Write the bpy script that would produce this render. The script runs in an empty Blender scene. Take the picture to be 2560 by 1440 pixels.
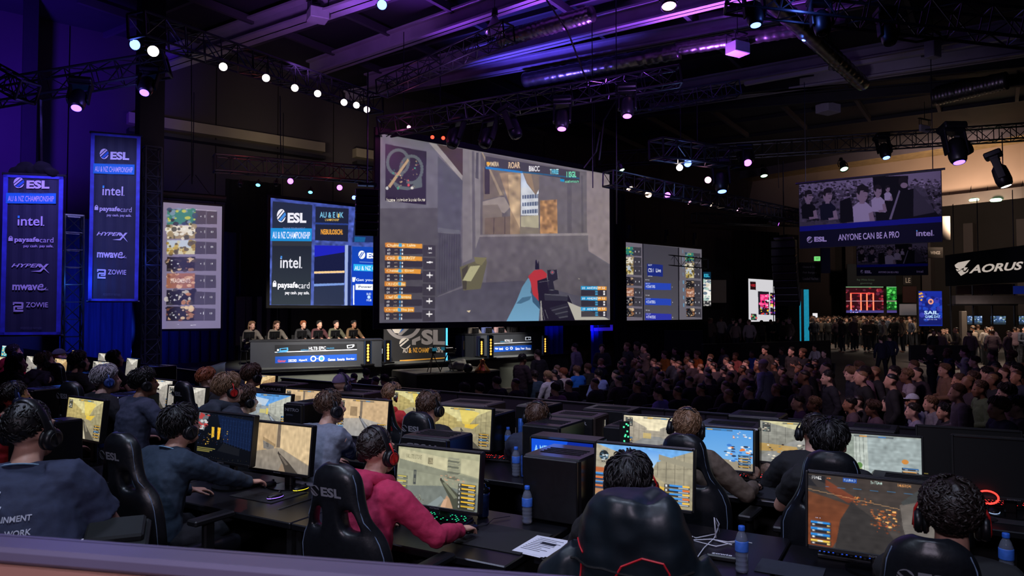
import bpy,math,random
import numpy as np
from mathutils import Vector,Matrix,Euler,noise as mnoise
random.seed(11); rng = np.random.default_rng(11)
scn = bpy.context.scene
COL = scn.collection
R = math.radians
# camera
FPX = 1800.0
PITCH = math.atan(55 / FPX)
CAMZ = 2.0
cam_d = bpy.data.cameras.new('camera'); cam = bpy.data.objects.new('camera',cam_d); COL.objects.link(cam)
cam.location = (0,0,CAMZ); cam.rotation_euler = (R(90) + PITCH,0,0)
cam_d.sensor_width = 36; cam_d.lens = FPX / 2560 * 36; cam_d.clip_start = .05; cam_d.clip_end = 400
cam_d.dof.use_dof = True; cam_d.dof.focus_distance = 7.0; cam_d.dof.aperture_fstop = 5.6
scn.camera = cam
# world, exposure
w = bpy.data.worlds.new('hall_air'); scn.world = w; w.use_nodes = True
bg = w.node_tree.nodes['Background']; bg.inputs[0].default_value = (.20,.22,.55,1); bg.inputs[1].default_value = .010
vs = scn.view_settings; vs.view_transform = 'Standard'; vs.look = 'None'; vs.exposure = 0.0; vs.gamma = 1.0
try: vs.use_curve_mapping = False
except Exception: pass
scn.cycles.max_bounces = 6; scn.cycles.diffuse_bounces = 2; scn.cycles.glossy_bounces = 2
scn.cycles.transmission_bounces = 5; scn.cycles.transparent_max_bounces = 8
scn.cycles.caustics_reflective = False; scn.cycles.caustics_refractive = False
scn.cycles.sample_clamp_indirect = 4.0
scn.cycles.use_denoising = True
CP,SP = math.cos(PITCH),math.sin(PITCH)
def ray(x,y):
 a,b = (x - 1280) / FPX,-(y - 720) / FPX
 return Vector((a,CP - b * SP,SP + b * CP))
def P(x,y,D):
 d = ray(x,y); return Vector((0,0,CAMZ)) + d * (D / d.y)
def G(x,y,z):
 d = ray(x,y); return Vector((0,0,CAMZ)) + d * ((z - CAMZ) / d.z)
def pix(p):
 p = Vector(p); d = p - Vector((0,0,CAMZ))
 f = d.y * CP + d.z * SP; u = -d.y * SP + d.z * CP
 return 1280 + FPX * d.x / f,720 - FPX * u / f
def lamp(name,kind,loc,energy,color,target=None,**k):
 l = bpy.data.lights.new(name,kind); l.energy = energy; l.color = color
 for a,b in k.items(): setattr(l,a,b)
 o = bpy.data.objects.new(name,l); COL.objects.link(o); o.location = loc
 if target is not None:
  o.rotation_euler = (Vector(target) - Vector(loc)).to_track_quat('-Z','Y').to_euler()
 return o
FLOOR = -0.75                          # level of the main hall floor; the players' platform is at 0
CEIL = 10.0
RU,RV = Vector((.87,-.49,0)).normalized(),Vector((.49,.87,0)).normalized()   # along the desk rows / the way players face
SA,SN = Vector((.77,.64,0)).normalized(),Vector((.64,-.77,0)).normalized()   # along the stage front / out of the stage
def uv(u,v,z=0): return RU * u + RV * v + Vector((0,0,z))
ROWROT = math.atan2(RU.y,RU.x)
STAGEROT = math.atan2(SA.y,SA.x)
# the rig's light on the place
exec_lights = []
def rig_lights():
 # overhead rig above the players
 for (u,v,z,e,c,t) in ((-5.5,1.2,6.5,420,(.62,.68,1),(-4.6,3.6,.9)),(-2.2,.8,6.5,460,(.66,.78,1),(-2.2,3.4,.9)),
                               (.6,1.0,6.5,330,(.62,.70,1),(.0,3.6,.9)),(-6.5,4.5,6.5,280,(.75,.62,1),(-6.5,6.0,.9)),
                               (-2.0,4.5,6.5,290,(.70,.66,1),(-2.4,5.4,.9))):
  lamp('overhead_spot_light','SPOT',uv(u,v,z),e,c,uv(*t),spot_size=R(75),spot_blend=.8,shadow_soft_size=.35)
 # purple and blue washes thrown on the ceiling
 for (x,y,z,e,c,t,s) in ((1500,330,7.0,2900,(.34,.08,1),(1500,-20,10),95),(1750,330,7.0,3400,(.38,.10,1),(1820,20,10),90),
                                  (1080,330,7.0,900,(.36,.08,1),(1050,20,10),80),(1280,360,7.0,1300,(.12,.08,1),(1330,130,10),90),
                                  (750,160,7.6,420,(.5,.2,1),(800,20,10),80)):
  d = ray(x,y); p = G(x,y,z); q = G(t[0],t[1],t[2])
  lamp('ceiling_wash_light','SPOT',p,e,c,q,spot_size=R(s),spot_blend=.9,shadow_soft_size=.3)
 # blue on the upper left wall and on the hanging banners
 lamp('wall_wash_light','SPOT',P(-90,420,15),4200,(.10,.02,1),P(-20,150,22),spot_size=R(75),spot_blend=1,shadow_soft_size=.3)
 lamp('banner_wash_light','SPOT',P(60,240,10.5),420,(.30,.22,1),P(80,600,12.5),spot_size=R(70),spot_blend=.8,shadow_soft_size=.2)
 lamp('banner_wash_light','SPOT',P(320,235,12.5),460,(.38,.36,1),P(285,520,15),spot_size=R(60),spot_blend=.8,shadow_soft_size=.2)
 for (x,y,D,e,c) in ((300,230,13.3,14,(.2,.14,1)),(120,290,12.6,14,(.25,.14,1)),(1000,318,17.6,5,(.9,.15,.5)),(1420,330,16.6,30,(.45,.2,1)),(1600,270,16.4,26,(.45,.2,1)),(1130,190,15.6,26,(.5,.2,1)),(1735,425,19.5,22,(.25,.4,1)),(640,400,18.4,10,(1,.15,.1)),(180,700,14.6,16,(.03,.2,1)),(380,640,16.2,16,(.05,.12,1)),(2000,20,10.4,12,(.1,.2,1)),(850,440,20,6,(1,.12,.1)),(2010,100,18,60,(.08,.2,1))):
  lamp('added_rig_glow','POINT',P(x,y,D),e,c,shadow_soft_size=.08)  # bare point lamps added so trusses and duct catch coloured light
 for (x,y,D,tx,ty) in ((520,330,20.5,560,300),(700,360,23,720,340),(900,400,25.5,930,390)):
  lamp('added_strip_light','SPOT',P(x,y,D),60,(1,.84,.62),P(tx,ty,D + 3),spot_size=R(100),spot_blend=1,shadow_soft_size=.3)  # unseen warm spots added to brighten the trim on the wall
 lamp('wall_fill_light','SPOT',P(520,420,14),300,(.55,.42,.55),P(560,330,25),spot_size=R(62),spot_blend=1,shadow_soft_size=.5)  # unseen lamp added to lift the dark left wall
 lamp('drape_wash_light','SPOT',P(300,840,17),500,(.02,.06,1),P(290,700,21),spot_size=R(80),spot_blend=1,shadow_soft_size=.2)
 # warm lights of the far hall
 lamp('bulkhead_wash_light','SPOT',P(2420,560,33),3600,(1,.72,.52),P(2380,420,42),spot_size=R(110),spot_blend=1,shadow_soft_size=.5)
 for (x,y,D) in ((2150,600,42),(2350,640,40),(2500,660,31)):
  lamp('hall_downlight','SPOT',P(x,y,D),900,(1,.82,.66),P(x,y + 500,D),spot_size=R(105),spot_blend=1,shadow_soft_size=.4)
 # stage; the last three are unseen fill spots added behind the huge screen
 for (x,y,D,e,t) in ((640,205,15,4200,(760,840,21.5)),(790,240,16.5,4200,(860,850,22)),(900,275,18,2600,(1080,860,24)),(1300,560,23.6,2600,(1250,850,26.5)),(1350,600,24.2,700,(1150,915,21.3)),(1400,690,24.0,260,(1335,905,25.6))):
  lamp('stage_spot_and_fill','SPOT',P(x,y,D),e,(1,.90,.78),P(*t),spot_size=R(30),spot_blend=.7,shadow_soft_size=.15)
 # audience
 lamp('audience_spot_light','SPOT',P(1700,300,16),1300,(1,.60,.62),P(1820,890,20),spot_size=R(42),spot_blend=.9,shadow_soft_size=.25)
 lamp('audience_spot_light','SPOT',P(1830,300,10),430,(.86,.62,.78),P(2330,960,12),spot_size=R(50),spot_blend=.9,shadow_soft_size=.25)
 lamp('audience_spot_light','SPOT',P(1350,350,14),300,(.80,.70,.9),P(1400,930,17),spot_size=R(36),spot_blend=.9,shadow_soft_size=.25)
rig_lights()
# materials
def lin(c):
 return tuple(((v / 255) / 12.92 if v / 255 <= .04045 else ((v / 255 + .055) / 1.055) ** 2.4) for v in c[:3])
_M = {}
def M(name,col=(128,128,128),rough=.5,metal=0.0,em=0.0,noise=0.0,scale=8.0,bump=0.0,coat=0.0,trans=0.0,emcol=None,spec=.5,stretch=None):
 if name in _M: return _M[name]
 m = bpy.data.materials.new(name); m.use_nodes = True
 nt = m.node_tree; b = nt.nodes['Principled BSDF']; c = lin(col)
 b.inputs['Base Color'].default_value = (*c,1); b.inputs['Roughness'].default_value = rough; b.inputs['Metallic'].default_value = metal
 b.inputs['Specular IOR Level'].default_value = spec
 if coat: b.inputs['Coat Weight'].default_value = coat
 if trans: b.inputs['Transmission Weight'].default_value = trans; b.inputs['IOR'].default_value = 1.2
 if em:
  b.inputs['Emission Color'].default_value = (*(lin(emcol) if emcol else c),1); b.inputs['Emission Strength'].default_value = em
 if noise or bump:
  tc = nt.nodes.new('ShaderNodeTexCoord'); n = nt.nodes.new('ShaderNodeTexNoise'); n.inputs['Scale'].default_value = scale; n.inputs['Detail'].default_value = 5
  src = tc.outputs['Object']
  if stretch:
   mp = nt.nodes.new('ShaderNodeMapping'); mp.inputs['Scale'].default_value = stretch; nt.links.new(src,mp.inputs[0]); src = mp.outputs[0]
  nt.links.new(src,n.inputs['Vector'])
  if noise:
   r = nt.nodes.new('ShaderNodeValToRGB')
   r.color_ramp.elements[0].position = .3; r.color_ramp.elements[1].position = .7
   r.color_ramp.elements[0].color = (*[v * (1 - noise) for v in c],1); r.color_ramp.elements[1].color = (*[min(1,v * (1 + noise)) for v in c],1)
   nt.links.new(n.outputs['Fac'],r.inputs[0]); nt.links.new(r.outputs[0],b.inputs['Base Color'])
  if bump:
   bp = nt.nodes.new('ShaderNodeBump'); bp.inputs['Strength'].default_value = bump; bp.inputs['Distance'].default_value = .01
   nt.links.new(n.outputs['Fac'],bp.inputs['Height']); nt.links.new(bp.outputs[0],b.inputs['Normal'])
 _M[name] = m
 return m
def screen_material(name,strength=1.0,cloth=False):
 if name in _M: return _M[name]
 m = bpy.data.materials.new(name); m.use_nodes = True; nt = m.node_tree; b = nt.nodes['Principled BSDF']
 a = nt.nodes.new('ShaderNodeVertexColor'); a.layer_name = 'Col'
 nt.links.new(a.outputs[0],b.inputs['Emission Color']); b.inputs['Emission Strength'].default_value = strength
 b.inputs['Base Color'].default_value = (.35,.35,.37,1) if cloth else (.004,.004,.005,1)
 b.inputs['Roughness'].default_value = .9 if cloth else .35; b.inputs['Specular IOR Level'].default_value = .1 if cloth else .25
 _M[name] = m; return m
def print_material(name):
 if name in _M: return _M[name]
 m = bpy.data.materials.new(name); m.use_nodes = True; nt = m.node_tree; b = nt.nodes['Principled BSDF']
 a = nt.nodes.new('ShaderNodeVertexColor'); a.layer_name = 'Col'
 nt.links.new(a.outputs[0],b.inputs['Base Color']); b.inputs['Roughness'].default_value = .8; b.inputs['Specular IOR Level'].default_value = .1
 _M[name] = m; return m
# objects and tags
def link(o,parent=None):
 COL.objects.link(o)
 if parent is not None: o.parent = parent
 return o
def tag(o,label=None,cat=None,group=None,kind=None):
 if label: o['label'] = label
 if cat: o['category'] = cat
 if group: o['group'] = group
 if kind: o['kind'] = kind
 return o
def thing(name,label,cat,loc=(0,0,0),rz=0.0,group=None,rot=None):
 o = bpy.data.objects.new(name,None); link(o); o.location = loc
 o.rotation_euler = rot if rot is not None else (0,0,rz)
 o.empty_display_size = .1
 return tag(o,label,cat,group)
def dup(root,loc=None,rz=None,label=None,group=None):
 def cp(o,par):
  c = o.copy(); COL.objects.link(c)
  if par is not None: c.parent = par
  for ch in kids.get(o.name,()): cp(ch,c)
  return c
 kids = {}
 def walk(o):
  kids[o.name] = list(o.children)
  for ch in o.children: walk(ch)
 walk(root); r = cp(root,None)
 if loc is not None: r.location = loc
 if rz is not None: r.rotation_euler = (0,0,rz)
 if label: r['label'] = label
 if group: r['group'] = group
 return r
def recolor(o,mats,depth=True):      # gives this object's slots materials of its own while the mesh stays shared
 for i,m in enumerate(mats):
  if i < len(o.material_slots) and m is not None:
   o.material_slots[i].link = 'OBJECT'; o.material_slots[i].material = m
class MB:
 """collects shapes and links them as one mesh object"""
 def __init__(s): s.v = []; s.f = []; s.m = []; s.T = Matrix.Identity(4)
 def add(s,vs,fs,mi=0):
  k = len(s.v); T = s.T
  s.v += [tuple(T @ Vector(p)) for p in vs]; s.f += [tuple(i + k for i in f) for f in fs]; s.m += [mi] * len(fs)
  return s
 def box(s,c,d,mi=0,rz=0.0,rot=None,bev=0.0):
  x,y,z = d[0] / 2,d[1] / 2,d[2] / 2
  Rm = Euler(rot).to_matrix() if rot else Matrix.Rotation(rz,3,'Z')
  c = Vector(c)
  if bev > 0:
   b = min(bev,x * .49,y * .49,z * .49); vs = []; idx = {}
   for sx in (-1,1):
    for sy in (-1,1):
     for sz in (-1,1):
      for ax in range(3):
       q = [sx * (x - b),sy * (y - b),sz * (z - b)]; q[ax] = (sx * x,sy * y,sz * z)[ax]
       idx[sx,sy,sz,ax] = len(vs); vs.append(c + Rm @ Vector(q))
   fs = []
   for ax in range(3):
    o = [a for a in range(3) if a != ax]
    for sg in (-1,1):
     loop = []
     for a,b_ in ((-1,-1),(1,-1),(1,1),(-1,1)):
      k = [0,0,0]; k[ax] = sg; k[o[0]] = a; k[o[1]] = b_; loop.append(idx[(*k,ax)])
     flip = (sg < 0) ^ (ax == 1)
     fs.append(tuple(loop[::-1]) if flip else tuple(loop))
   for ax in range(3):
    o = [a for a in range(3) if a != ax]
    for a in (-1,1):
     for b_ in (-1,1):
      k1 = [0,0,0]; k1[ax] = -1; k1[o[0]] = a; k1[o[1]] = b_; k2 = list(k1); k2[ax] = 1
      q = [idx[(*k1,o[0])],idx[(*k2,o[0])],idx[(*k2,o[1])],idx[(*k1,o[1])]]
      if (a * b_ > 0) ^ (ax == 1): q = q[::-1]
      fs.append(tuple(q))
   for sx in (-1,1):
    for sy in (-1,1):
     for sz in (-1,1):
      t = [idx[sx,sy,sz,0],idx[sx,sy,sz,1],idx[sx,sy,sz,2]]
      fs.append(tuple(t) if sx * sy * sz > 0 else tuple(t[::-1]))
   return s.add(vs,fs,mi)
  vs = [c + Rm @ Vector((a * x,b * y,e * z)) for e in (-1,1) for a,b in ((-1,-1),(1,-1),(1,1),(-1,1))]
  return s.add(vs,[(3,2,1,0),(4,5,6,7),(0,1,5,4),(1,2,6,5),(2,3,7,6),(3,0,4,7)],mi)
 def tube(s,pts,rad,n=8,mi=0,caps=True,side=None):
  pts = [Vector(p) for p in pts]; N = len(pts)
  if not hasattr(rad,'__len__'): rad = [rad] * N
  vs = []; prev = None
  for i,p in enumerate(pts):
   t = (pts[min(i + 1,N - 1)] - pts[max(i - 1,0)])
   if t.length < 1e-9: t = Vector((0,0,1))
   t.normalize()
   if side is not None: a = Vector(side) - t * t.dot(Vector(side))
   elif prev is None: a = t.orthogonal()
   else: a = prev - t * t.dot(prev)
   if a.length < 1e-6: a = t.orthogonal()
   a.normalize(); prev = a; b = t.cross(a)
   r = rad[i]; ra,rb = (r if hasattr(r,'__len__') else (r,r))
   for k in range(n):
    th = 2 * math.pi * k / n
    vs.append(p + a * (ra * math.cos(th)) + b * (rb * math.sin(th)))
  fs = [(i * n + k,i * n + (k + 1) % n,(i + 1) * n + (k + 1) % n,(i + 1) * n + k) for i in range(N - 1) for k in range(n)]
  if caps: fs += [tuple(range(n - 1,-1,-1)),tuple((N - 1) * n + k for k in range(n))]
  return s.add(vs,fs,mi)
 def ell(s,c,r,n=14,mi=0,rot=None):
  Rm = Euler(rot).to_matrix() if rot is not None and not isinstance(rot,Matrix) else (rot if rot is not None else Matrix.Identity(3))
  c = Vector(c); m = max(4,n // 2); vs = [c + Rm @ Vector((0,0,r[2]))]
  for j in range(1,m):
   ph = math.pi * j / m
   for k in range(n):
    th = 2 * math.pi * k / n
    vs.append(c + Rm @ Vector((r[0] * math.sin(ph) * math.cos(th),r[1] * math.sin(ph) * math.sin(th),r[2] * math.cos(ph))))
  vs.append(c + Rm @ Vector((0,0,-r[2]))); L = len(vs) - 1
  fs = [(0,1 + k,1 + (k + 1) % n) for k in range(n)]
  for j in range(m - 2):
   a = 1 + j * n
   fs += [(a + k,a + n + k,a + n + (k + 1) % n,a + (k + 1) % n) for k in range(n)]
  a = 1 + (m - 2) * n; fs += [(a + k,L,a + (k + 1) % n) for k in range(n)]
  return s.add(vs,fs,mi)
 def lathe(s,prof,n=20,mi=0,c=(0,0,0),rot=None):
  Rm = Euler(rot).to_matrix() if rot is not None and not isinstance(rot,Matrix) else (rot if rot is not None else Matrix.Identity(3))
  c = Vector(c); vs = [c + Rm @ Vector((r * math.cos(2 * math.pi * k / n),r * math.sin(2 * math.pi * k / n),z)) for r,z in prof for k in range(n)]
  N = len(prof)
  fs = [(i * n + k,i * n + (k + 1) % n,(i + 1) * n + (k + 1) % n,(i + 1) * n + k) for i in range(N - 1) for k in range(n)]
  if prof[0][0] > 1e-4: fs.append(tuple(range(n - 1,-1,-1)))
  if prof[-1][0] > 1e-4: fs.append(tuple((N - 1) * n + k for k in range(n)))
  return s.add(vs,fs,mi)
 def prism(s,poly,z0,z1,mi=0,F=None):
  F = F or (lambda x,y,z: (x,y,z)); n = len(poly)
  vs = [F(x,y,z0) for x,y in poly] + [F(x,y,z1) for x,y in poly]
  fs = [tuple(range(n - 1,-1,-1)),tuple(range(n,2 * n))] + [(k,(k + 1) % n,n + (k + 1) % n,n + k) for k in range(n)]
  return s.add(vs,fs,mi)
 def quad(s,a,b,c,d,mi=0): return s.add([a,b,c,d],[(0,1,2,3)],mi)
 def mesh(s,name,mats,smooth=False):
  me = bpy.data.meshes.new(name); me.from_pydata(s.v,[],s.f)
  for m in (mats if isinstance(mats,(list,tuple)) else [mats]): me.materials.append(m)
  if s.f and max(s.m): me.polygons.foreach_set('material_index',s.m)
  if smooth: me.polygons.foreach_set('use_smooth',[True] * len(s.f))
  me.update(); return me
 def build(s,name,mats,parent=None,smooth=False,loc=None):
  o = bpy.data.objects.new(name,s.mesh(name,mats,smooth)); link(o,parent)
  if loc is not None: o.location = loc
  return o
def mods(o,bevel=0,seg=2,sub=0,sharp=None):
 if bevel:
  m = o.modifiers.new('bevel','BEVEL'); m.width = bevel; m.segments = seg; m.limit_method = 'ANGLE'
 if sub:
  m = o.modifiers.new('sub','SUBSURF'); m.levels = sub; m.render_levels = sub
 return o
def evaluated(o):
 dg = bpy.context.evaluated_depsgraph_get(); return bpy.data.meshes.new_from_object(o.evaluated_get(dg))
def remeshed(mb,name,voxel,mats,smooth=2,disp=None,decimate=0):
 """one continuous skin around all the collected shapes"""
 me = mb.mesh(name + '_raw',[]); o = bpy.data.objects.new(name + '_raw',me); COL.objects.link(o)
 md = o.modifiers.new('r','REMESH'); md.mode = 'VOXEL'; md.voxel_size = voxel
 if smooth:
  sm = o.modifiers.new('s','SMOOTH'); sm.iterations = smooth; sm.factor = .5
 if decimate:
  dc = o.modifiers.new('d','DECIMATE'); dc.ratio = decimate
 out = evaluated(o); bpy.data.objects.remove(o); bpy.data.meshes.remove(me)
 out.name = name; out.materials.clear()
 for m in (mats if isinstance(mats,(list,tuple)) else [mats]): out.materials.append(m)
 n = len(out.polygons); out.polygons.foreach_set('use_smooth',[True] * n); out.polygons.foreach_set('material_index',[0] * n)
 if disp:
  nv = len(out.vertices); co = np.empty(nv * 3,'f'); no = np.empty(nv * 3,'f')
  out.vertices.foreach_get('co',co); out.vertex_normals.foreach_get('vector',no)
  co = co.reshape(-1,3); no = no.reshape(-1,3)
  d = np.array([disp(p) for p in co],'f'); co += no * d[:,None]
  out.vertices.foreach_set('co',co.ravel())
 out.update(); return out
def structure(o): o['kind'] = 'structure'; return o
# lettering and flat designs
_T = {}
def text_polys(s,bold=0.0,shear=0.0):
 key = (s,bold,shear)
 if key in _T: return _T[key]
 c = bpy.data.curves.new('t','FONT'); c.body = s; c.size = 1; c.offset = bold; c.shear = shear; c.resolution_u = 3
 o = bpy.data.objects.new('t',c); me = bpy.data.meshes.new_from_object(o)
 vs = [(v.co.x,v.co.y) for v in me.vertices]; fs = [tuple(p.vertices) for p in me.polygons]
 bpy.data.objects.remove(o); bpy.data.curves.remove(c); bpy.data.meshes.remove(me)
 x0 = min(v[0] for v in vs); x1 = max(v[0] for v in vs); y0 = min(v[1] for v in vs); y1 = max(v[1] for v in vs)
 _T[key] = (vs,fs,x0,x1,y0,y1); return _T[key]
class Flat:
 """a flat design in the plane x right, y up (metres); each layer lies a hair above the last"""
 def __init__(s,step=.002): s.mb = MB(); s.mats = []; s.step = step; s.F = lambda x,y: (x,y)
 def mi(s,m):
  if m not in s.mats: s.mats.append(m)
  return s.mats.index(m)
 def poly(s,pts,m,l=1):
  pts = [s.F(*p) for p in pts]; a = sum(pts[i - 1][0] * pts[i][1] - pts[i][0] * pts[i - 1][1] for i in range(len(pts)))
  if a < 0: pts = pts[::-1]
  s.mb.add([(x,y,l * s.step) for x,y in pts],[tuple(range(len(pts)))],s.mi(m)); return s
 def rect(s,x0,y0,x1,y1,m,l=1): return s.poly([(x0,y0),(x1,y0),(x1,y1),(x0,y1)],m,l)
 def disc(s,x,y,r,m,l=1,n=28,ry=None): return s.poly([(x + r * math.cos(6.2832 * k / n),y + (ry or r) * math.sin(6.2832 * k / n)) for k in range(n)],m,l)
 def text(s,t,x0,y0,x1,y1,m,l=2,bold=0.0,shear=0.0):   # fitted into the box
  vs,fs,a,b,c,d = text_polys(t,bold,shear); kx = (x1 - x0) / (b - a); ky = (y1 - y0) / (d - c)
  q = [s.F(x0 + (x - a) * kx,y0 + (y - c) * ky) for x,y in vs]
  s.mb.add([(x,y,l * s.step) for x,y in q],fs,s.mi(m)); return s
 def build(s,name,parent=None,M4=None):
  if not s.mb.f: return None
  o = s.mb.build(name,s.mats,parent)
  if M4 is not None: o.matrix_local = M4
  return o
 def cut(s,name='printed_logo'): s.build(name,s.t,s.M); s.mb = MB(); s.mats = []
def frame_matrix(o,ux,uy):           # a plane's own axes: x along ux, y along uy, z out of it
 ux = Vector(ux).normalized(); uy = Vector(uy).normalized(); uz = ux.cross(uy).normalized(); uy = uz.cross(ux)
 m = Matrix((ux,uy,uz)).transposed().to_4x4(); m.translation = Vector(o); return m
# painter for what the screens show
def homography(src,dst):
 A = []; b = []
 for (x,y),(u,v) in zip(src,dst):
  A.append([x,y,1,0,0,0,-u * x,-u * y]); b.append(u); A.append([0,0,0,x,y,1,-v * x,-v * y]); b.append(v)
 h = np.linalg.solve(np.array(A,float),np.array(b,float)); H = np.append(h,1).reshape(3,3)
 return lambda x,y: (lambda q: (q[0] / q[2],q[1] / q[2]))(H @ np.array([x,y,1.0]))
class Paint:
 def __init__(s,w,h,col=(0,0,0),ss=2):
  s.w,s.h,s.ss = w,h,ss; s.a = np.empty((h * ss,w * ss,3)); s.a[:] = col
  s.Y,s.X = np.mgrid[0:h * ss,0:w * ss]; s.X = (s.X + .5) / (w * ss); s.Y = (s.Y + .5) / (h * ss); s.F = lambda x,y: (x,y)
 def mask(s,pts):
  p = [s.F(*q) for q in pts]; m = np.zeros(s.X.shape,bool)
  xs = [q[0] for q in p]; ys = [q[1] for q in p]; H,W = m.shape
  i0,i1 = max(0,int(min(ys) * H) - 1),min(H,int(max(ys) * H) + 2); j0,j1 = max(0,int(min(xs) * W) - 1),min(W,int(max(xs) * W) + 2)
  if i0 >= i1 or j0 >= j1: return m
  X = s.X[i0:i1,j0:j1]; Y = s.Y[i0:i1,j0:j1]; k = np.zeros(X.shape,bool)
  for (x0,y0),(x1,y1) in zip(p,p[1:] + p[:1]):
   if y0 == y1: continue
   c = ((y0 > Y) != (y1 > Y)) & (X < (x1 - x0) * (Y - y0) / (y1 - y0) + x0); k ^= c
  m[i0:i1,j0:j1] = k; return m
 def poly(s,pts,col,a=1.0,col2=None,axis='y'):
  m = s.mask(pts); c = np.array(col,float)
  if col2 is not None:
   T = (s.Y if axis == 'y' else s.X)[m]
   if T.size == 0: return s
   t = (T - T.min()) / max(1e-6,T.max() - T.min()); c = c + (np.array(col2,float) - c) * t[:,None]
  s.a[m] = s.a[m] * (1 - a) + c * a; return s
 def rect(s,x0,y0,x1,y1,col,a=1.0,col2=None,axis='y'): return s.poly([(x0,y0),(x1,y0),(x1,y1),(x0,y1)],col,a,col2,axis)
 def disc(s,x,y,rx,ry,col,a=1.0,n=20): return s.poly([(x + rx * math.cos(6.2832 * k / n),y + ry * math.sin(6.2832 * k / n)) for k in range(n)],col,a)
 def line(s,x0,y0,x1,y1,wd,col,a=1.0):
  dx,dy = x1 - x0,y1 - y0; L = math.hypot(dx,dy) or 1; nx,ny = -dy / L * wd / 2,dx / L * wd / 2
  return s.poly([(x0 + nx,y0 + ny),(x1 + nx,y1 + ny),(x1 - nx,y1 - ny),(x0 - nx,y0 - ny)],col,a)
 def text(s,t,x0,y0,x1,y1,col,bold=.02,shear=0):
  vs,fs,a,b,c,d = text_polys(t,bold,shear)
  for f in fs: s.poly([(x0 + (vs[i][0] - a) / (b - a) * (x1 - x0),y1 - (vs[i][1] - c) / (d - c) * (y1 - y0)) for i in f],col)
  return s
 def grain(s,amt,nx=40,ny=24,seed=1,pts=None):
  r = np.random.default_rng(seed); g = r.normal(0,1,(ny + 1,nx + 1)); fx = s.X * nx; fy = s.Y * ny
  ix = np.minimum(fx.astype(int),nx - 1); iy = np.minimum(fy.astype(int),ny - 1); tx = fx - ix; ty = fy - iy
  v = (g[iy,ix] * (1 - tx) + g[iy,ix + 1] * tx) * (1 - ty) + (g[iy + 1,ix] * (1 - tx) + g[iy + 1,ix + 1] * tx) * ty
  k = 1 + amt * v
  if pts is not None: k = np.where(s.mask(pts),k,1)
  s.a *= k[...,None]; return s
 def scatter(s,x0,y0,x1,y1,n,cols,sz,seed=1,a=1.0):    # loose blots inside a box
  r = random.Random(seed)
  for _ in range(n):
   x = r.uniform(x0,x1); y = r.uniform(y0,y1); q = r.uniform(.3,1) * sz
   g_ = q * math.sqrt(abs((x1 - x0) * (y1 - y0))); s.disc(x,y,g_,g_ * r.uniform(.5,1),r.choice(cols),a,7)
  return s
 def mesh(s,name,wm,hm,mat):     # a grid wm x hm metres, x right, z up, facing -y, its colours in the attribute
  w,h = s.w,s.h; a = np.clip(s.a.reshape(h,s.ss,w,s.ss,3).mean((1,3)),0,255) / 255
  L = np.where(a <= .04045,a / 12.92,((a + .055) / 1.055) ** 2.4)
  xs = (np.arange(w + 1) / w - .5) * wm; zs = (.5 - np.arange(h + 1) / h) * hm
  V = np.zeros((h + 1,w + 1,3),'f'); V[...,0] = xs[None]; V[...,2] = zs[:,None]
  i = np.arange(h)[:,None] * (w + 1) + np.arange(w)[None]
  Fc = np.stack([i + w + 1,i + w + 2,i + 1,i],-1).reshape(-1,4)
  me = bpy.data.meshes.new(name); me.vertices.add((w + 1) * (h + 1)); me.loops.add(w * h * 4); me.polygons.add(w * h)
  me.vertices.foreach_set('co',V.ravel()); me.loops.foreach_set('vertex_index',Fc.ravel().astype('i'))
  me.polygons.foreach_set('loop_start',np.arange(w * h,dtype='i') * 4); me.update(calc_edges=True)
  at = me.color_attributes.new('Col','FLOAT_COLOR','CORNER')
  c = np.ones((w * h,4,4),'f'); c[...,:3] = L.reshape(-1,1,3); at.data.foreach_set('color',c.ravel())
  me.materials.append(mat); return me
# common materials
BLACK = M('black_plastic',(16,16,19),.42,noise=.25,scale=30)
GLOSSB = M('glossy_black_plastic',(9,9,11),.22,noise=.2,scale=20)
MATTB = M('matte_black',(9,9,11),.85,noise=.3,scale=12)
STEEL = M('dark_steel',(70,70,78),.38,.9,noise=.2,scale=20)
ALU = M('truss_metal',(58,58,66),.38,.5,noise=.2,scale=14)
WHITE = M('white_print',(225,222,232),.7,noise=.04,scale=20)
# the hall
CONC = M('polished_concrete',(92,86,84),.55,noise=.25,scale=.6)
WALLM = M('grey_wall_board',(62,54,58),.8,noise=.12,scale=.5)
DRAPE = M('black_drape',(10,10,14),.95,noise=.4,scale=3,stretch=(6,6,.3))
PALE = M('lit_strip_plaster',(150,138,120),.8,noise=.1,scale=.8)  # paler than the wall, puts the light on the strip into colour
BROWN = M('bulkhead_board',(168,146,130),.75,noise=.08,scale=.4)
DECK = M('ceiling_deck',(46,43,52),.7,noise=.25,scale=.5)
BEAM = M('painted_beam',(168,160,174),.5,noise=.12,scale=1.5)
DARKB = M('dark_beam',(34,32,38),.6,noise=.2,scale=2)
FOIL = M('foil_duct',(120,116,112),.28,.9,noise=.3,scale=5,bump=1.0)
def plane_obj(name,pts,mat):
 mb = MB(); mb.add(pts,[tuple(range(len(pts)))]); return structure(mb.build(name,mat))
plane_obj('floor',[(-40,-6,FLOOR),(60,-6,FLOOR),(60,75,FLOOR),(-40,75,FLOOR)],CONC)
W0 = Vector((-14.9,21,0))
def wl(t,z=0,out=0): return W0 + SA * t + SN * out + Vector((0,0,z))
mb = MB(); n = 34
for k in range(n):
 t0 = -16 + k * 2.2
 mb.T = Matrix.Identity(4)
 a,b = wl(t0 + .02),wl(t0 + 2.18)
 mb.box((a + b) / 2 - SN * .15 + Vector((0,0,(FLOOR + 12.4) / 2)),(2.16,.3,12.4 - FLOOR),0,STAGEROT)
mb.box(wl(21) - SN * .34 + Vector((0,0,5.8)),(78,.1,13),1,STAGEROT)
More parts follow.
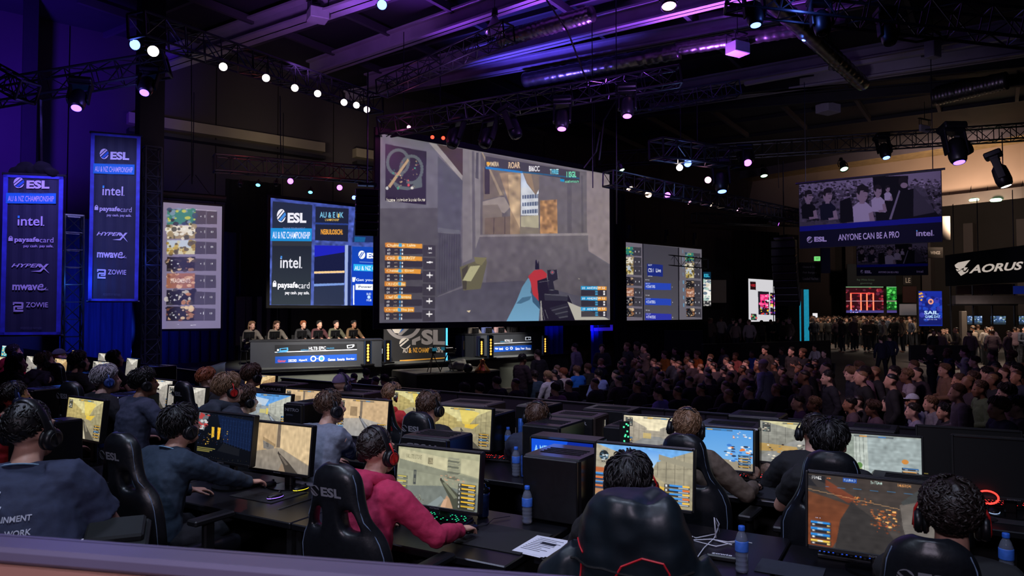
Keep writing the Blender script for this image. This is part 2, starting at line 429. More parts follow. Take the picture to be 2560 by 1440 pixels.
structure(mb.build('wall_left',[WALLM,MATTB]))
mb = MB()
for (t0,t1) in ((3.2,9.9),(11.2,17),(18.2,22)):
 mb.box(wl((t0 + t1) / 2,8.15,.18),(t1 - t0,.34,.34),0,STAGEROT)
 mb.box(wl((t0 + t1) / 2,7.75,.22),(t1 - t0,.42,.12),1,STAGEROT)
structure(mb.build('trim_1',[PALE,DARKB]))
WB0 = Vector((24.2,53,0)); WBD = Vector((.64,-.77,0))
def wb(s,z=0,out=0): return WB0 + WBD * s + Vector((0,0,z)) - SA * out
mb = MB()
mb.box((wb(18) + SA * .2 + Vector((0,0,5.8))),(50,.4,13.2),0,math.atan2(-.77,.64))
structure(mb.build('wall_back',M('back_wall_board',(34,31,32),.85,noise=.2,scale=.4)))
mb = MB()
for s in (1.0,3.2,6.1,8.6,11.5,13.5):
 mb.box(wb(s,3.4,.35),(.55,.7,8.3),0,math.atan2(-.77,.64))
structure(mb.build('trim_2',M('pilaster_paint',(66,60,62),.7,noise=.1,scale=1)))
# curved bulkhead over the far hall
arc = [(1500,52),(1600,50),(1825,46),(2050,41.5),(2275,38),(2430,35.8),(2560,34),(2760,31)]
def arcp(x,D,z,back=0): p = P(x,775,D + back); return Vector((p.x,p.y,z))
mb = MB(); N = len(arc)
mb.add([arcp(x,D,z) for x,D in arc for z in (10.3,12.2)],[(2 * i,2 * i + 2,2 * i + 3,2 * i + 1) for i in range(N - 1)],0)
mb.add([arcp(x,D,10.3,b) for x,D in arc for b in (0,1.6)],[(2 * i,2 * i + 1,2 * i + 3,2 * i + 2) for i in range(N - 1)],1)
mb.add([arcp(x,D,z,1.6 if z > 9 else .7) for x,D in arc for z in (7.9,10.3)],[(2 * i,2 * i + 2,2 * i + 3,2 * i + 1) for i in range(N - 1)],2)
mb.add([arcp(x,D,z,.3) for x,D in arc for z in (7.35,7.9)],[(2 * i,2 * i + 2,2 * i + 3,2 * i + 1) for i in range(N - 1)],3)
mb.add([arcp(x,D,7.9,b) for x,D in arc for b in (.3,.75)],[(2 * i,2 * i + 2,2 * i + 3,2 * i + 1) for i in range(N - 1)],3)
structure(mb.build('trim_3',[M('fascia_paint',(96,88,98),.7,noise=.1,scale=.6),M('soffit_foil',(150,130,90),.4,.5,noise=.3,scale=3),BROWN,M('soffit_lip',(70,62,58),.6,noise=.2,scale=1)]))
mb = MB()
for i in range(N - 1):
 for f in (.0,.33,.66):
  x = arc[i][0] + (arc[i + 1][0] - arc[i][0]) * f; D = arc[i][1] + (arc[i + 1][1] - arc[i][1]) * f
  mb.tube([arcp(x,D,7.9,.66),arcp(x + 25,D,10.3,1.5)],.02,4)
structure(mb.build('trim_4',DARKB))
# ceiling
mb = MB()
mb.box((10,35,CEIL + .95),(110,90,.3),0)
structure(mb.build('ceiling',DECK))
def gbeam(x0,y0,x1,y1,z,ext=.25):
 a,b = G(x0,y0,z),G(x1,y1,z); d = b - a; return a - d * ext,b + d * ext
def ibeam(mb,a,b,wd,ht,mi=0):
 d = (b - a); L = d.length; rz = math.atan2(d.y,d.x); c = (a + b) / 2
 mb.box(c + Vector((0,0,.03)),(L,wd,.06),mi,rz); mb.box(c + Vector((0,0,ht / 2)),(L,.05,ht),mi,rz); mb.box(c + Vector((0,0,ht)),(L,wd,.06),mi,rz)
BZ = 10.0
beams = [(491,146,930,0,.55,.55,.25),(845,169,1300,16,.35,.5,.2),(1070,187,1760,22,.36,.5,.3),(1092,214,1760,90,.30,.4,.45),
         (1855,206,2560,82,.42,.4,.3),(1802,251,2560,139,.40,.5,.3),(1500,268,2560,170,.25,.4,.2),(1300,318,2560,215,.25,.4,.2)]
BEAMLAB = ['wide pale ceiling beam at the upper left with two clamp boxes','purple lit ceiling beam ending above the hanging game screen','first of the two long beams crossing the purple ceiling bay',
           'second of the two long beams below the purple ceiling bay','grey ceiling beam with pale light battens at the upper right','long grey ceiling beam below the pale battens at the right','dark thin ceiling beam behind the long grey beam','rearmost dark thin ceiling beam over the hall']
BL = []
for k,(x0,y0,x1,y1,wd,ht,ext) in enumerate(beams):
 a,b = gbeam(x0,y0,x1,y1,BZ,ext); BL.append((a,b)); mb = MB(); ibeam(mb,a,b,wd,ht)
 o = mb.build('ceiling_beam',BEAM if k < 6 else DARKB); tag(o,BEAMLAB[k],'ceiling beam','steel beams under the ceiling')
BD = (BL[2][1] - BL[2][0]).normalized(); BN = Vector((-BD.y,BD.x,0))
if BN.y < 0: BN = -BN
org = BL[2][0]
for k in range(11):
 a = org + BD * (k * 2.7 - 2) + Vector((0,0,.55)); mb = MB(); c = a + BN * 4.0
 mb.box(c,(.12,26,.22),0,math.atan2(BD.y,BD.x)); o = mb.build('ceiling_joist',M('joist_paint',(74,70,80),.6))
 tag(o,'thin joist crossing above the long ceiling beams','joist','joists above the ceiling beams')
for k in range(9):
 a = org + BN * (k * 3.1 - 7) + Vector((0,0,.72)); mb = MB(); mb.box(a + BD * 12,(60,.10,.16),0,math.atan2(BD.y,BD.x))
 o = mb.build('ceiling_purlin',M('joist_paint') if k < 4 else DARKB); tag(o,'thin purlin running with the ceiling beams under the deck','purlin','purlins under the ceiling deck')
def duct(x0,y0,x1,y1,z,r,lab,ext=.1):
 a,b = gbeam(x0,y0,x1,y1,z,ext); n = 60; mb = MB()
 mb.tube([a.lerp(b,k / n) for k in range(n + 1)],[r * (1 + .05 * math.sin(k * 2.1) + rng.uniform(-.04,.04)) for k in range(n + 1)],14)
 tag(mb.build('foil_duct',FOIL,smooth=True),lab,'duct','foil ducts under the ceiling')
duct(1340,195,1665,135,9.6,.24,'silver foil duct below the purple ceiling bay')
duct(1270,95,1460,40,9.65,.22,'silver foil duct beside the bell lamp in the purple bay')
duct(1930,0,2140,195,9.0,.22,'blue lit foil duct crossing the beams at the upper right')
duct(1720,118,2080,60,9.7,.2,'foil duct above the hanging white box')
duct(2350,240,2500,205,9.6,.3,'foil duct far right behind the long grey beam')
mb = MB(); a,b = BL[0]
for f,dz in ((.735,-.1),(.76,-.22)):
 pass
PALEBOX = M('pale_grey_casing',(170,165,175),.6,noise=.06,scale=4)
for (x,y,D,d,lab) in ((795,38,19.2,(.5,.5,.3),'grey box clamped under the wide pale ceiling beam'),(1844,122,20.0,(.55,.42,.32),'hanging white box lit purple below the purple ceiling bay'),
                          (2070,272,28,(.75,.6,.34),'small pale box hanging under the dark ceiling'),(2332,124,21.3,(.4,.3,.5),'pale box clamped on the beam with light battens'),(2312,322,30,(.7,.1,.3),'green tinted sign plate hanging far under the ceiling')):
 t = thing('ceiling_box',lab,'box',P(x,y,D),.5)
 mb = MB(); mb.box((0,0,0),d,0,bev=.02); mb.build('casing',PALEBOX,t)
 mb = MB()
 for sx in (-1,1):
  for sy in (-1,1): mb.tube([(sx * d[0] * .45,sy * d[1] * .4,d[2] / 2),(sx * d[0] * .45,sy * d[1] * .4,d[2] / 2 + .25)],.015,5)
 for sy in (-1,1): mb.tube([(-d[0] * .55,sy * d[1] * .4,d[2] / 2 + .25),(d[0] * .55,sy * d[1] * .4,d[2] / 2 + .25)],.02,5)
 mb.build('cage',STEEL,t)
 mb = MB(); mb.tube([(0,0,d[2] / 2 + .25),(0,0,10.75 - P(x,y,D).z)],.012,4); mb.build('hanger',STEEL,t)
a,b = BL[4]
for (x0,y0,x1,y1) in ((1862,207,2072,168),(2118,160,2312,127),(2360,120,2560,84)):
 p,q = G(x0,y0 + 3,9.85),G(x1,y1 + 3,9.85); mb = MB(); d = q - p
 mb.box((p + q) / 2,(d.length,.16,.12),0,math.atan2(d.y,d.x)); tag(mb.build('light_batten',M('batten_white',(200,192,198),.5)),'unlit pale light batten under the grey beam at the upper right','batten','light battens under the grey beam')
# trusses
def truss(a,b,sz,name,label,bay=None,up=Vector((0,0,1)),r=None,n=5,group='lighting trusses'):
 a,b = Vector(a),Vector(b); d = b - a; L = d.length; d.normalize()
 s = d.cross(up); s.normalize(); u = s.cross(d); r = r or sz * .06; h = sz / 2; bay = bay or sz
 t = thing(name,label,'truss',a.lerp(b,.5),0,group); o0 = t.location.copy()
 C = [s * sx * h + u * sz_ * h for sx,sz_ in ((-1,-1),(1,-1),(1,1),(-1,1))]
 for c in C:
  mb = MB(); mb.tube([a + c - o0,b + c - o0],r,n + 1); mb.build('chord',ALU,t)
 mb = MB(); m = max(1,int(L / bay))
 for k in range(m):
  p,q = a.lerp(b,k / m) - o0,a.lerp(b,(k + 1) / m) - o0
  for i in range(4):
   c0,c1 = C[i],C[(i + 1) % 4]
   if k % 2: c0,c1 = c1,c0
   mb.tube([p + c0,q + c1],r * .5,4,caps=False); mb.tube([p + C[i],p + C[(i + 1) % 4]],r * .5,4,caps=False)
 mb.build('bracing',ALU,t)
 for p in (a,b):
  mb = MB()
  for i in range(4): mb.tube([p + C[i] - o0,p + C[(i + 1) % 4] - o0],r * 1.1,4)
  mb.build('end_frame',ALU,t)
 return t
T = truss
T(P(-80,246,13.4),P(418,162,14.2),.40,'lighting_truss','blue lit box truss above the left banners')
T(P(-60,160,13.8),P(70,232,13.2),.36,'lighting_truss','short truss corner at the left edge above the banners')
T(P(341,62,13.0),P(940,262,20.0),.44,'lighting_truss','long dark truss carrying the row of white lamps')
T(P(536,408,19.0),P(960,440,21.5),.42,'lighting_truss','red tinted truss above the stage left screen')
T(P(955,222,17.5),P(1272,80,15.0),.36,'lighting_truss','purple lit truss hanging ahead of the bell lamp')
T(P(950,320,18.0),P(1698,190,17.5),.42,'lighting_truss','long truss with moving heads above the game screen')
T(P(1560,268,21.5),P(1845,222,21.5),.42,'lighting_truss','short purple truss behind the long moving head truss')
T(P(1520,446,19.5),P(2010,545,25.0),.40,'lighting_truss','dark truss with spotlights right of the game screen')
T(P(1500,400,34),P(2620,326,29),.60,'lighting_truss','long dark truss in front of the curved bulkhead')
T(P(1640,372,19.0),P(1840,398,21.0),.5,'lighting_truss','short dark truss with blue and white lamps')
T(P(1820,-10,11.0),P(2620,78,10.0),.40,'lighting_truss','near dark truss crossing the upper right corner')
T(P(1545,640,27),P(1760,660,30),.4,'lighting_truss','truss carrying the triple screen right of the stage')
T(P(1735,545,38),P(2010,555,40),.5,'lighting_truss','far truss between black drapes and pale bulkhead')
# upright towers wrapped in blue light
for (x,D,yb,yt,lab) in ((183,15.2,870,540,'blue lit truss tower between the two left banners'),(380,16.8,880,370,'blue lit truss tower right of the second banner')):
 a = P(x,yb,D); b = P(x,yt,D); a.z = FLOOR
 T(a,b,.34,'truss_tower',lab,up=SN,r=.02,group='truss towers')
mb = MB(); p = P(367,775,17.6); mb.box((p.x,p.y,5.4),(.55,.5,12.4),0,STAGEROT)
structure(mb.build('column',MATTB))
mb = MB(); p = P(62,775,20); mb.box((p.x,p.y,8.8),(.34,.3,7.2),0,STAGEROT)
structure(mb.build('column',MATTB))
for (x,y0,y1,D) in ((100,250,440,13.2),(478,60,460,21),(700,240,400,21),(1100,150,330,19),(1540,-20,560,18.5),(1480,40,470,19),(1700,180,420,22),(1742,250,390,22),(1945,380,470,30),(2505,330,410,20)):
 mb = MB(); mb.tube([P(x,y0,D),P(x + 2,y1,D)],.015 if x != 100 else .035,5)
 tag(mb.build('hanging_cable',STEEL),'thin cable or pole hanging from the lighting rig','cable','cables hanging from the rig')
# cable runs looped along the rig
for k,pts in enumerate((((1360,-10,14),(1420,80,15),(1470,210,17)),((1500,330,18),(1490,380,18),(1460,420,18)),((2230,95,10.5),(2290,105,10.5),(2370,90,10.5)),((1540,250,18),(1510,300,18),(1498,400,18)))):
 mb = MB(); mb.tube([P(*q) for q in pts],.02,5); tag(mb.build('rig_cable',BLACK),'black cable looped below the lighting rig','cable','cables hanging from the rig')
# lamps of the rig
def glow(name,col,s): return M('lamp_' + name,col,.3,em=s,emcol=col)
GL = dict(white=glow('white',(255,240,225),9),warm=glow('warm',(255,215,180),6),blue=glow('blue',(90,120,255),7),cyan=glow('cyan',(90,200,255),5),purple=glow('purple',(190,90,255),6),violet=glow('violet',(110,80,255),6),
          pink=glow('pink',(255,170,210),7),red=glow('red',(255,60,40),4),green=glow('green',(190,255,200),4),off=M('dark_lens',(20,22,30),.1))
FIXM = M('fixture_black',(22,22,26),.4,noise=.2,scale=20)
def orient(o,d):
 o.rotation_euler = Vector(d).normalized().to_track_quat('-Z','Y').to_euler()
def par_proto():
 t = thing('par_lamp','x','stage lamp'); mb = MB()
 mb.lathe([(.02,.17),(.05,.165),(.062,.14),(.066,.05),(.085,.0),(.088,-.03),(.08,-.03),(.078,-.005),(.0,-.004)],16); mb.build('can',FIXM,t,True)
 mb = MB(); mb.lathe([(.0,-.012),(.04,-.016),(.077,-.010),(.077,-.006)],18); mb.build('lens',GL['white'],t,True)
 mb = MB(); mb.tube([(-.095,0,.04),(-.10,0,.12),(-.06,0,.22),(.06,0,.22),(.10,0,.12),(.095,0,.04)],.01,5); mb.box((0,0,.25),(.05,.05,.07)); mb.build('yoke',FIXM,t)
 return t
def head_proto():
 t = thing('moving_head','x','stage lamp'); mb = MB()
 mb.lathe([(.0,.20),(.07,.19),(.11,.14),(.12,.05),(.125,-.08),(.11,-.15),(.085,-.19),(.08,-.185),(.0,-.18)],18); mb.build('head_shell',FIXM,t,True)
 mb = MB(); mb.lathe([(.0,-.196),(.04,-.198),(.076,-.188),(.076,-.182)],16); mb.build('lens',GL['white'],t,True)
 y = mb = MB()
 for s in (-1,1): mb.box((s * .145,0,.14),(.035,.12,.38),bev=.01)
 mb.box((0,0,.32),(.33,.14,.05),bev=.01); mb.build('yoke',FIXM,t)
 mb = MB(); mb.box((0,0,.39),(.34,.26,.10),bev=.02); mb.build('base',FIXM,t)
 return t
PAR,HEAD = par_proto(),head_proto(); used = {'p': 0,'h': 0}
def fixture(kind,x,y,D,col,label,aim=None,sc=1.0):
 pr,k = (PAR,'p') if kind == 'par' else (HEAD,'h')
 o = pr if not used[k] else dup(pr); used[k] = 1
 o['label'] = label; o['group'] = 'lamps on the lighting rig'; p = P(x,y,D); o.location = p
 if aim is None: aim = Vector((0,0,CAMZ)) - p
 orient(o,aim); o.scale = (sc,sc,sc)
 for ch in o.children:
  if ch.name.startswith('lens'): recolor(ch,[GL[col]])
 return o
CAMV = Vector((0,0,CAMZ))
for i,(x,y,D) in enumerate(((383,128,12.7),(558,167,14.1),(665,195,15.1),(737,220,15.9),(794,234,16.7),(860,256,17.5),(891,263,18.0),(917,274,18.4))):
 nth = ('leftmost','second','third','fourth','fifth','sixth','seventh','rightmost')[i]
 fixture('par',x,y,D,'white',f'{nth} of the white lamps in a row under the long dark truss',sc=1.0 if i else 1.2)
fixture('par',338,112,13.2,'blue','blue lamp beside the leftmost white lamp of the row',(.2,-1,-.3),1.2)
fixture('head',195,250,13.4,'violet','moving head hanging under the truss above the left banner',(.15,-.45,-.8),1.15)
fixture('head',366,215,13.8,'violet','moving head under the end of the blue lit truss',(.1,-.55,-.8),1.1)
for (x,y,D,c,nm) in ((645,462,19.2,'cyan','small cyan lamp at the left of the red tinted truss'),(600,462,19,'off','dark lamp at the left end of the red tinted truss'),(690,460,19.4,'off','dark lamp between the cyan and the purple lamp'),(726,453,19.6,'purple','bright purple lamp under the middle of the red tinted truss'),
                         (776,480,20,'cyan','small cyan lamp right of the bright purple lamp'),(849,469,20.6,'purple','purple lamp near the right end of the red tinted truss'),(885,494,20.8,'blue','blue lamp right of the red tinted truss lamps')):
 fixture('par',x,y,D,c,nm,None if c in ('purple','blue') else (.1,-.5,-.6),1.0 if c == 'purple' else .75)
for (x,y,D,c,lab) in ((1216,345,17.6,'off','dark moving head tilted left above the game screen'),(1285,322,17.6,'off','dark moving head second from the tilted one above the screen'),(1405,300,17.3,'purple','purple lit moving head pointing down above the screen centre'),
                          (1568,268,17.2,'purple','purple lit moving head at the right of the long truss'),(1135,345,17.8,'off','dark moving head above the minimap corner of the screen')):
 fixture('head',x,y,D,c,lab,(-.25 if c == 'off' else -.05,-.3,-1) if x != 1285 else (.35,-.2,-1),1.35)
for (x,y,c,lab) in ((1081,343,'red','left of two small red lamps above the game screen'),(1108,345,'red','right of two small red lamps above the game screen'),(1022,318,'pink','small pink lamp above the left of the game screen')):
 fixture('par',x,y,18,c,lab,None,.6)
for (x,y,D,c,aim,sc,lab) in ((955,12,15,'blue',None,1.3,'blue white lamp at the top edge above the stage'),(1672,12,17,'pink',(0,-.35,-1),2.2,'large pink flood lamp at the top edge in the purple bay'),
                          (1699,419,20,'white',None,1.15,'white lamp beside the blue lamp on the short dark truss'),(1719,408,20,'blue',None,1.35,'bright blue lamp on the short dark truss'),(1770,450,21,'pink',None,1.2,'pink lamp below the short dark truss'),
                          (1621,486,20.7,'warm',None,1.2,'warm white lamp on the truss right of the screen'),(1669,488,21.2,'purple',None,1.1,'purple lamp beside the warm white lamp on the truss'),(1573,470,20.2,'warm',(.3,-.5,-.8),1.2,'spotlight nearest the corner of the game screen'),
                          (1554,424,19.5,'green',(.3,-.4,-1),1.0,'small pale lamp just outside the screen corner'),(1723,503,22,'pink',(.9,-.6,-.7),1.3,'tilted pink spotlight below the purple lamp'),(1776,513,22.5,'warm',(.9,-.5,-.7),1.3,'tilted warm spotlight in the middle of the right truss'),
                          (1842,525,23.3,'pink',(.9,-.5,-.7),1.3,'tilted pink spotlight near the right end of the truss'),(1877,524,23.7,'off',(.9,-.5,-.7),1.2,'unlit spotlight at the right end of the truss'),(1945,560,24.5,'purple',(.9,-.5,-.4),1.1,'small purple spotlight below the right end of the truss'),
                          (2110,421,33,'green',(0,-.6,-1),2.2,'pale green lamp under the curved bulkhead'),(1910,438,36,'green',(0,-.4,-1),2.2,'pale green lamp at the left under the bulkhead lip')):
 fixture('par',x,y,D,c,lab,aim,sc)
for (x,y,D,c,aim,sc,lab) in ((1803,456,21,'blue',(.0,-.3,-1),1.6,'dark moving head with a blue dot on the short truss'),(1866,396,22,'purple',(-.1,-.7,-.6),1.5,'purple white moving head in front of the grey fascia'),
                          (1887,36,10.8,'blue',(0,-.2,-1),1.0,'dark moving head under the near truss at the top'),(2055,58,10.6,'off',(0,-.2,-1),1.0,'dark moving head under the middle of the near truss'),(2222,84,10.4,'off',(0,-.2,-1),.9,'dark moving head third along the near truss'),
                          (2212,378,27,'blue',(0,-.4,-1),1.6,'moving head hanging before the pale bulkhead'),(2392,378,21,'violet',(0,-.3,-1),2.0,'large black moving head before the pale bulkhead'),(2412,366,21.4,'off',(.4,-.3,-1),1.4,'black moving head tucked beside the large one'),(2505,440,18,'white',(.25,-.2,-1),1.5,'black profile spot with yellow edges at the far right')):
 fixture('head',x,y,D,c,lab,aim,sc)
for (x,y,D,lab) in ((2437,503,36,'left'),(2490,503,35,'right')):
 mb = MB(); p = P(x,y,D); mb.lathe([(0,0),(.22,0),(.26,.06),(.2,.12),(0,.13)],16); o = mb.build('downlight',GL['green'],smooth=True,loc=p)
 tag(o,f'{lab} of two round downlights under the right bulkhead edge','downlight','downlights of the far hall')
# bell lamp
t = thing('bell_lamp','clear bell shaped high bay lamp in the purple ceiling bay','lamp',P(1237,70,17))
mb = MB(); mb.lathe([(.06,.28),(.09,.2),(.17,.05),(.24,-.12),(.235,-.12),(.165,.05),(.085,.2),(.0,.27)],24); mb.build('bell_shade',M('clear_prism',(215,190,225),.12,trans=.6,bump=.6,scale=40),t,True)
mb = MB(); mb.lathe([(0,.48),(.07,.46),(.08,.3),(.05,.27),(0,.27)],14); mb.tube([(0,0,.46),(0,0,1.7)],.012,5); mb.build('ballast',BLACK,t,True)
# speaker arrays
def line_array(x,y,D,n,sc,lab,rz):
 t = thing('line_array',lab,'loudspeaker',P(x,y,D),rz); z = 0; a = 0; yy = 0
 for k in range(n):
  a += R(5); mb = MB(); mb.box((0,yy,z),(.75 * sc,.42 * sc,.24 * sc),rot=(a,0,0),bev=.02); mb.build('speaker_box',FIXM,t)
  z -= .25 * sc * math.cos(a); yy += -.25 * sc * math.sin(a) * -1
 mb = MB(); mb.tube([(0,0,.15),(0,0,3)],.02,5); mb.box((0,0,.2),(.6 * sc,.3 * sc,.06)); mb.build('rigging',STEEL,t)
line_array(918,482,17.6,6,.75,'black curved loudspeaker array left of the game screen',R(15))
line_array(1960,610,26,9,1.1,'tall dark loudspeaker column right of the short drape',R(-30))
# screens, banners and signs
def panel(name,label,cat,TL,TR,BR,BL,Dl,group=None,thick=.04,flip=1):
 """an upright panel standing where the photo shows it; returns its Empty (x along its width, y out of its back, z up) and its size"""
 Dr = Dl * (BL[1] - TL[1]) / (BR[1] - TR[1])
 a = P((TL[0] + BL[0]) / 2,(TL[1] + BL[1]) / 2,Dl); b = P((TR[0] + BR[0]) / 2,(TR[1] + BR[1]) / 2,Dr)
 H = P(*TL,Dl).z - P(*BL,Dl).z; z = (P(*TL,Dl).z + P(*BL,Dl).z + P(*TR,Dr).z + P(*BR,Dr).z) / 4
 W = math.hypot(b.x - a.x,b.y - a.y); c = (a + b) / 2; c.z = z
 t = thing(name,label,cat,c,math.atan2(b.y - a.y,b.x - a.x),group)
 return t,W,H
FRONT = Matrix(((1,0,0,0),(0,0,-1,0),(0,1,0,0),(0,0,0,1)))     # flat design x, y, z -> panel x, z, towards the viewer
def flat_on(t,W,H,quad,off=.003,step=.002):
 f = Flat(step); h = homography(quad,[(-W / 2,H / 2),(W / 2,H / 2),(W / 2,-H / 2),(-W / 2,-H / 2)]); f.F = lambda x,y: h(x,y)
 f.M = Matrix.Translation((0,-off,0)) @ FRONT; f.t = t
 return f
# one Flat drawn in a design's own units over pixel anchors
def esl_mark(f,x,y,r,mw,md,mb_,l=1,ry=None):
 ry = ry or r; f.disc(x,y,r,mw,l,30,ry)
 def bar(o0,o1,m,l):
  pts = []
  for o,sg in ((o0,1),(o1,-1)):
   hh = math.sqrt(max(0,1 - o * o)) * .97; d = (math.cos(R(38)),math.sin(R(38))); q = (math.sin(R(50)),-math.cos(R(50)))
   e = [(d[0] * o - sg * q[0] * hh,d[1] * o - sg * q[1] * hh),(d[0] * o + sg * q[0] * hh,d[1] * o + sg * q[1] * hh)]
   pts += e
  f.poly([(x + r * a,y + ry * b) for a,b in pts],m,l)
 bar(-.52,-.36,md,l + 1); bar(-.05,.12,md,l + 1); bar(.12,.62,mb_,l + 1); bar(.62,.76,md,l + 1)
PR_W = M('print_white',(236,226,240),.7); PR_D = M('print_dark',(26,30,46),.8); PR_B = M('print_blue',(36,110,205),.7); PR_S = M('print_strip_blue',(24,135,214),.7); PR_C = M('print_cyan',(60,190,255),.7)
PR_G = M('print_faint',(80,84,104),.8); HEM = M('banner_hem',(64,72,196),.6,noise=.25,scale=6)
def sponsors(f,X,Y,mw=PR_W,md=PR_D,mb_=PR_B,ms=PR_S,mc=PR_C,mg=PR_G,upto=9):
 """X(x), Y(y) turn the design's own units into pixels"""
 F0 = f.F; f.F = lambda x,y: F0(X(x),Y(y))
 def y(z): return (z - 126) / 1017
 def x(z): return (z - 10) / 500
 esl_mark(f,x(141),y(126),.088,mw,md,mb_,1,.0445)
 f.text('ESL',x(205),y(175),x(395),y(105),mw,1,.045)
 f.cut(); f.text('ONLINE TOURNAMENT',x(160),y(222),x(385),y(206),mg,1)
 f.cut('lettering'); f.rect(x(38),y(300),x(452),y(212),ms,1); f.text('AU & NZ CHAMPIONSHIP',x(55),y(283),x(435),y(236),mw,2,.01)
 f.cut('title_strip'); f.text('intel',x(140),y(485),x(345),y(405),mw,1,.012); f.rect(x(141),y(421),x(157),y(402),mc,3); f.rect(x(352),y(485),x(360),y(477),mw,1)
 f.cut(); f.rect(x(70),y(612),x(106),y(584),mw,1); f.poly([(x(88 + 15 * math.cos(t)),y(586 - 16 * math.sin(t))) for t in [k * .314 for k in range(11)]] + [(x(88 + 9 * math.cos(t)),y(586 - 10 * math.sin(t))) for t in [3.14 - k * .314 for k in range(11)]],mw,1)
 f.text('paysafe',x(120),y(630),x(322),y(578),mw,1,.03); f.text('card',x(326),y(622),x(438),y(580),mw,1,-.004)
 f.text('pay cash. pay safe.',x(195),y(668),x(438),y(640),mw,1,.01)
 if upto > 3:
  f.cut(); f.text('HYPER',x(100),y(826),x(345),y(796),mw,1,.02,.35)
  f.poly([(x(318),y(800)),(x(345),y(800)),(x(412),y(874)),(x(398),y(866))],mw,1); f.poly([(x(405),y(797)),(x(382),y(797)),(x(330),y(850)),(x(258),y(858)),(x(340),y(862))],mw,1)
  f.cut(); f.text('mwav',x(114),y(1010),x(318),y(965),mw,1,.035); f.text('e',x(316),y(1010),x(366),y(958),mw,1,.01,.35); f.poly([(x(330),y(1004)),(x(375),y(996)),(x(392),y(982)),(x(378),y(1006)),(x(350),y(1012))],mw,1); f.text('bc',x(382),y(1010),x(406),y(994),mw,1)
  f.cut()
  for (a0,b0,a1,b1) in ((122,1105,200,1118),(122,1105,134,1128),(192,1108,208,1150),(140,1133,200,1146),(128,1138,142,1178),(128,1168,208,1182),(158,1150,205,1160)):
   f.rect(x(a0),y(b1),x(a1),y(b0),mw,1)
  f.text('ZOWIE',x(228),y(1146),x(406),y(1106),mw,1,.012)
  f.cut(); f.text('PRESENTED BY PARTNERS',x(190),y(1322),x(360),y(1302),mg,1)
 f.F = F0
def hang_banner(label,quad,D,ycent,yscale,xl,xr,upto=9):
 t,W,H = panel('sponsor_banner',label,'banner',*quad,D)
 mb = MB(); n = 24; vs = []; fs = []
 for k in range(n + 1):
  for z in (-H / 2,H / 2): vs.append((W * (k / n - .5),.006 * math.sin(k * 1.3),z))
 for k in range(n + 1):
  for z in (-H / 2,H / 2): vs.append((W * (k / n - .5),.03 + .006 * math.sin(k * 1.3),z))
 q = 2 * (n + 1); fs = [(2 * k,2 * k + 2,2 * k + 3,2 * k + 1) for k in range(n)] + [(q + 2 * k + 1,q + 2 * k + 3,q + 2 * k + 2,q + 2 * k) for k in range(n)] + [(2 * k,q + 2 * k,q + 2 * k + 2,2 * k + 2) for k in range(n)] + [(2 * k + 1,2 * k + 3,q + 2 * k + 3,q + 2 * k + 1) for k in range(n)]
 fs += [(0,1,q + 1,q),(2 * n,q + 2 * n,q + 2 * n + 1,2 * n + 1)]
 mb.add(vs,fs); mb.build('cloth',M('banner_cloth',(44,48,66),.75,noise=.12,scale=3),t)
 mb = MB(); b = .075 * W
 for (cx,cz,dx,dz) in ((-W / 2 + b / 2,0,b,H),(W / 2 - b / 2,0,b,H),(0,-H / 2 + b / 3,W,b * .66),(0,H / 2 - b / 3,W,b * .66)): mb.box((cx,-.012,cz),(dx,.016,dz))
 mb.build('hem',HEM,t)
 mb = MB(); mb.tube([(-W / 2 - .03,.01,H / 2 + .02),(W / 2 + .03,.01,H / 2 + .02)],.025,8); mb.build('top_rod',ALU,t); mb = MB(); mb.tube([(-W / 2 - .03,.01,-H / 2 - .01),(W / 2 + .03,.01,-H / 2 - .01)],.018,8); mb.build('bottom_rod',ALU,t)
 f = flat_on(t,W,H,quad,.022)
 sponsors(f,lambda x: xl + (xr - xl) * x,lambda y: ycent + yscale * y); f.build('lettering',t,f.M)
 return t
hang_banner('nearer purple lit sponsor banner at the left edge of the hall',[(3,437),(156,442),(156,836),(8,838)],12.4,458.5,311,3,156)
hang_banner('taller blue hemmed sponsor banner, second from the left',[(218,334),(345,340),(352,751),(230,754)],15.0,388,300,221,347)
# black cloth heaped on the top of the first banner's truss
mb = MB()
for k in range(5): mb.ell(P(40 + k * 22,430 - (8 if k in (1,3) else 0),12.6),(.16,.14,.08 + .05 * (k % 2)),10,0,(0,.3 * (k - 2),0))
o = bpy.data.objects.new('gathered_cloth',remeshed(mb,'gathered_cloth',.03,[DRAPE],2,lambda p: .03 * mnoise.noise(Vector(p) * 9))); link(o); tag(o,'black cloth bundled above the nearer sponsor banner','cloth')
# drapes
def drape(name,label,p0,p1,z0,z1,mat,folds=.09,per=.32,group='black drapes'):
 p0,p1 = Vector(p0),Vector(p1); d = p1 - p0; d.z = 0; L = d.length; u = d.normalized(); nrm = Vector((u.y,-u.x,0))
 n = max(12,int(L / .08)); mb = MB(); vs = []
 for bk in (0,.02):
  for k in range(n + 1):
   s = k / n * L
   for z,am in ((z1,.4),((z0 + z1) / 2,.9),(z0,1.1)):
    q = p0 + u * s + nrm * (folds * am * math.sin(s / per * 6.283 + 1.2 * math.sin(s * 1.1)) - bk); vs.append((q.x,q.y,z))
 o = (n + 1) * 3; fs = []
 for k in range(n):
  for j in range(2):
   a = k * 3 + j; fs.append((a + 1,a + 4,a + 3,a)); fs.append((o + a,o + a + 3,o + a + 4,o + a + 1))
 mb.add(vs,fs); o = mb.build(name,mat,smooth=True); tag(o,label,'drape',group); return o
BLUEDR = M('dark_drape',(40,44,70),.9,noise=.3,scale=3,stretch=(6,6,.3))
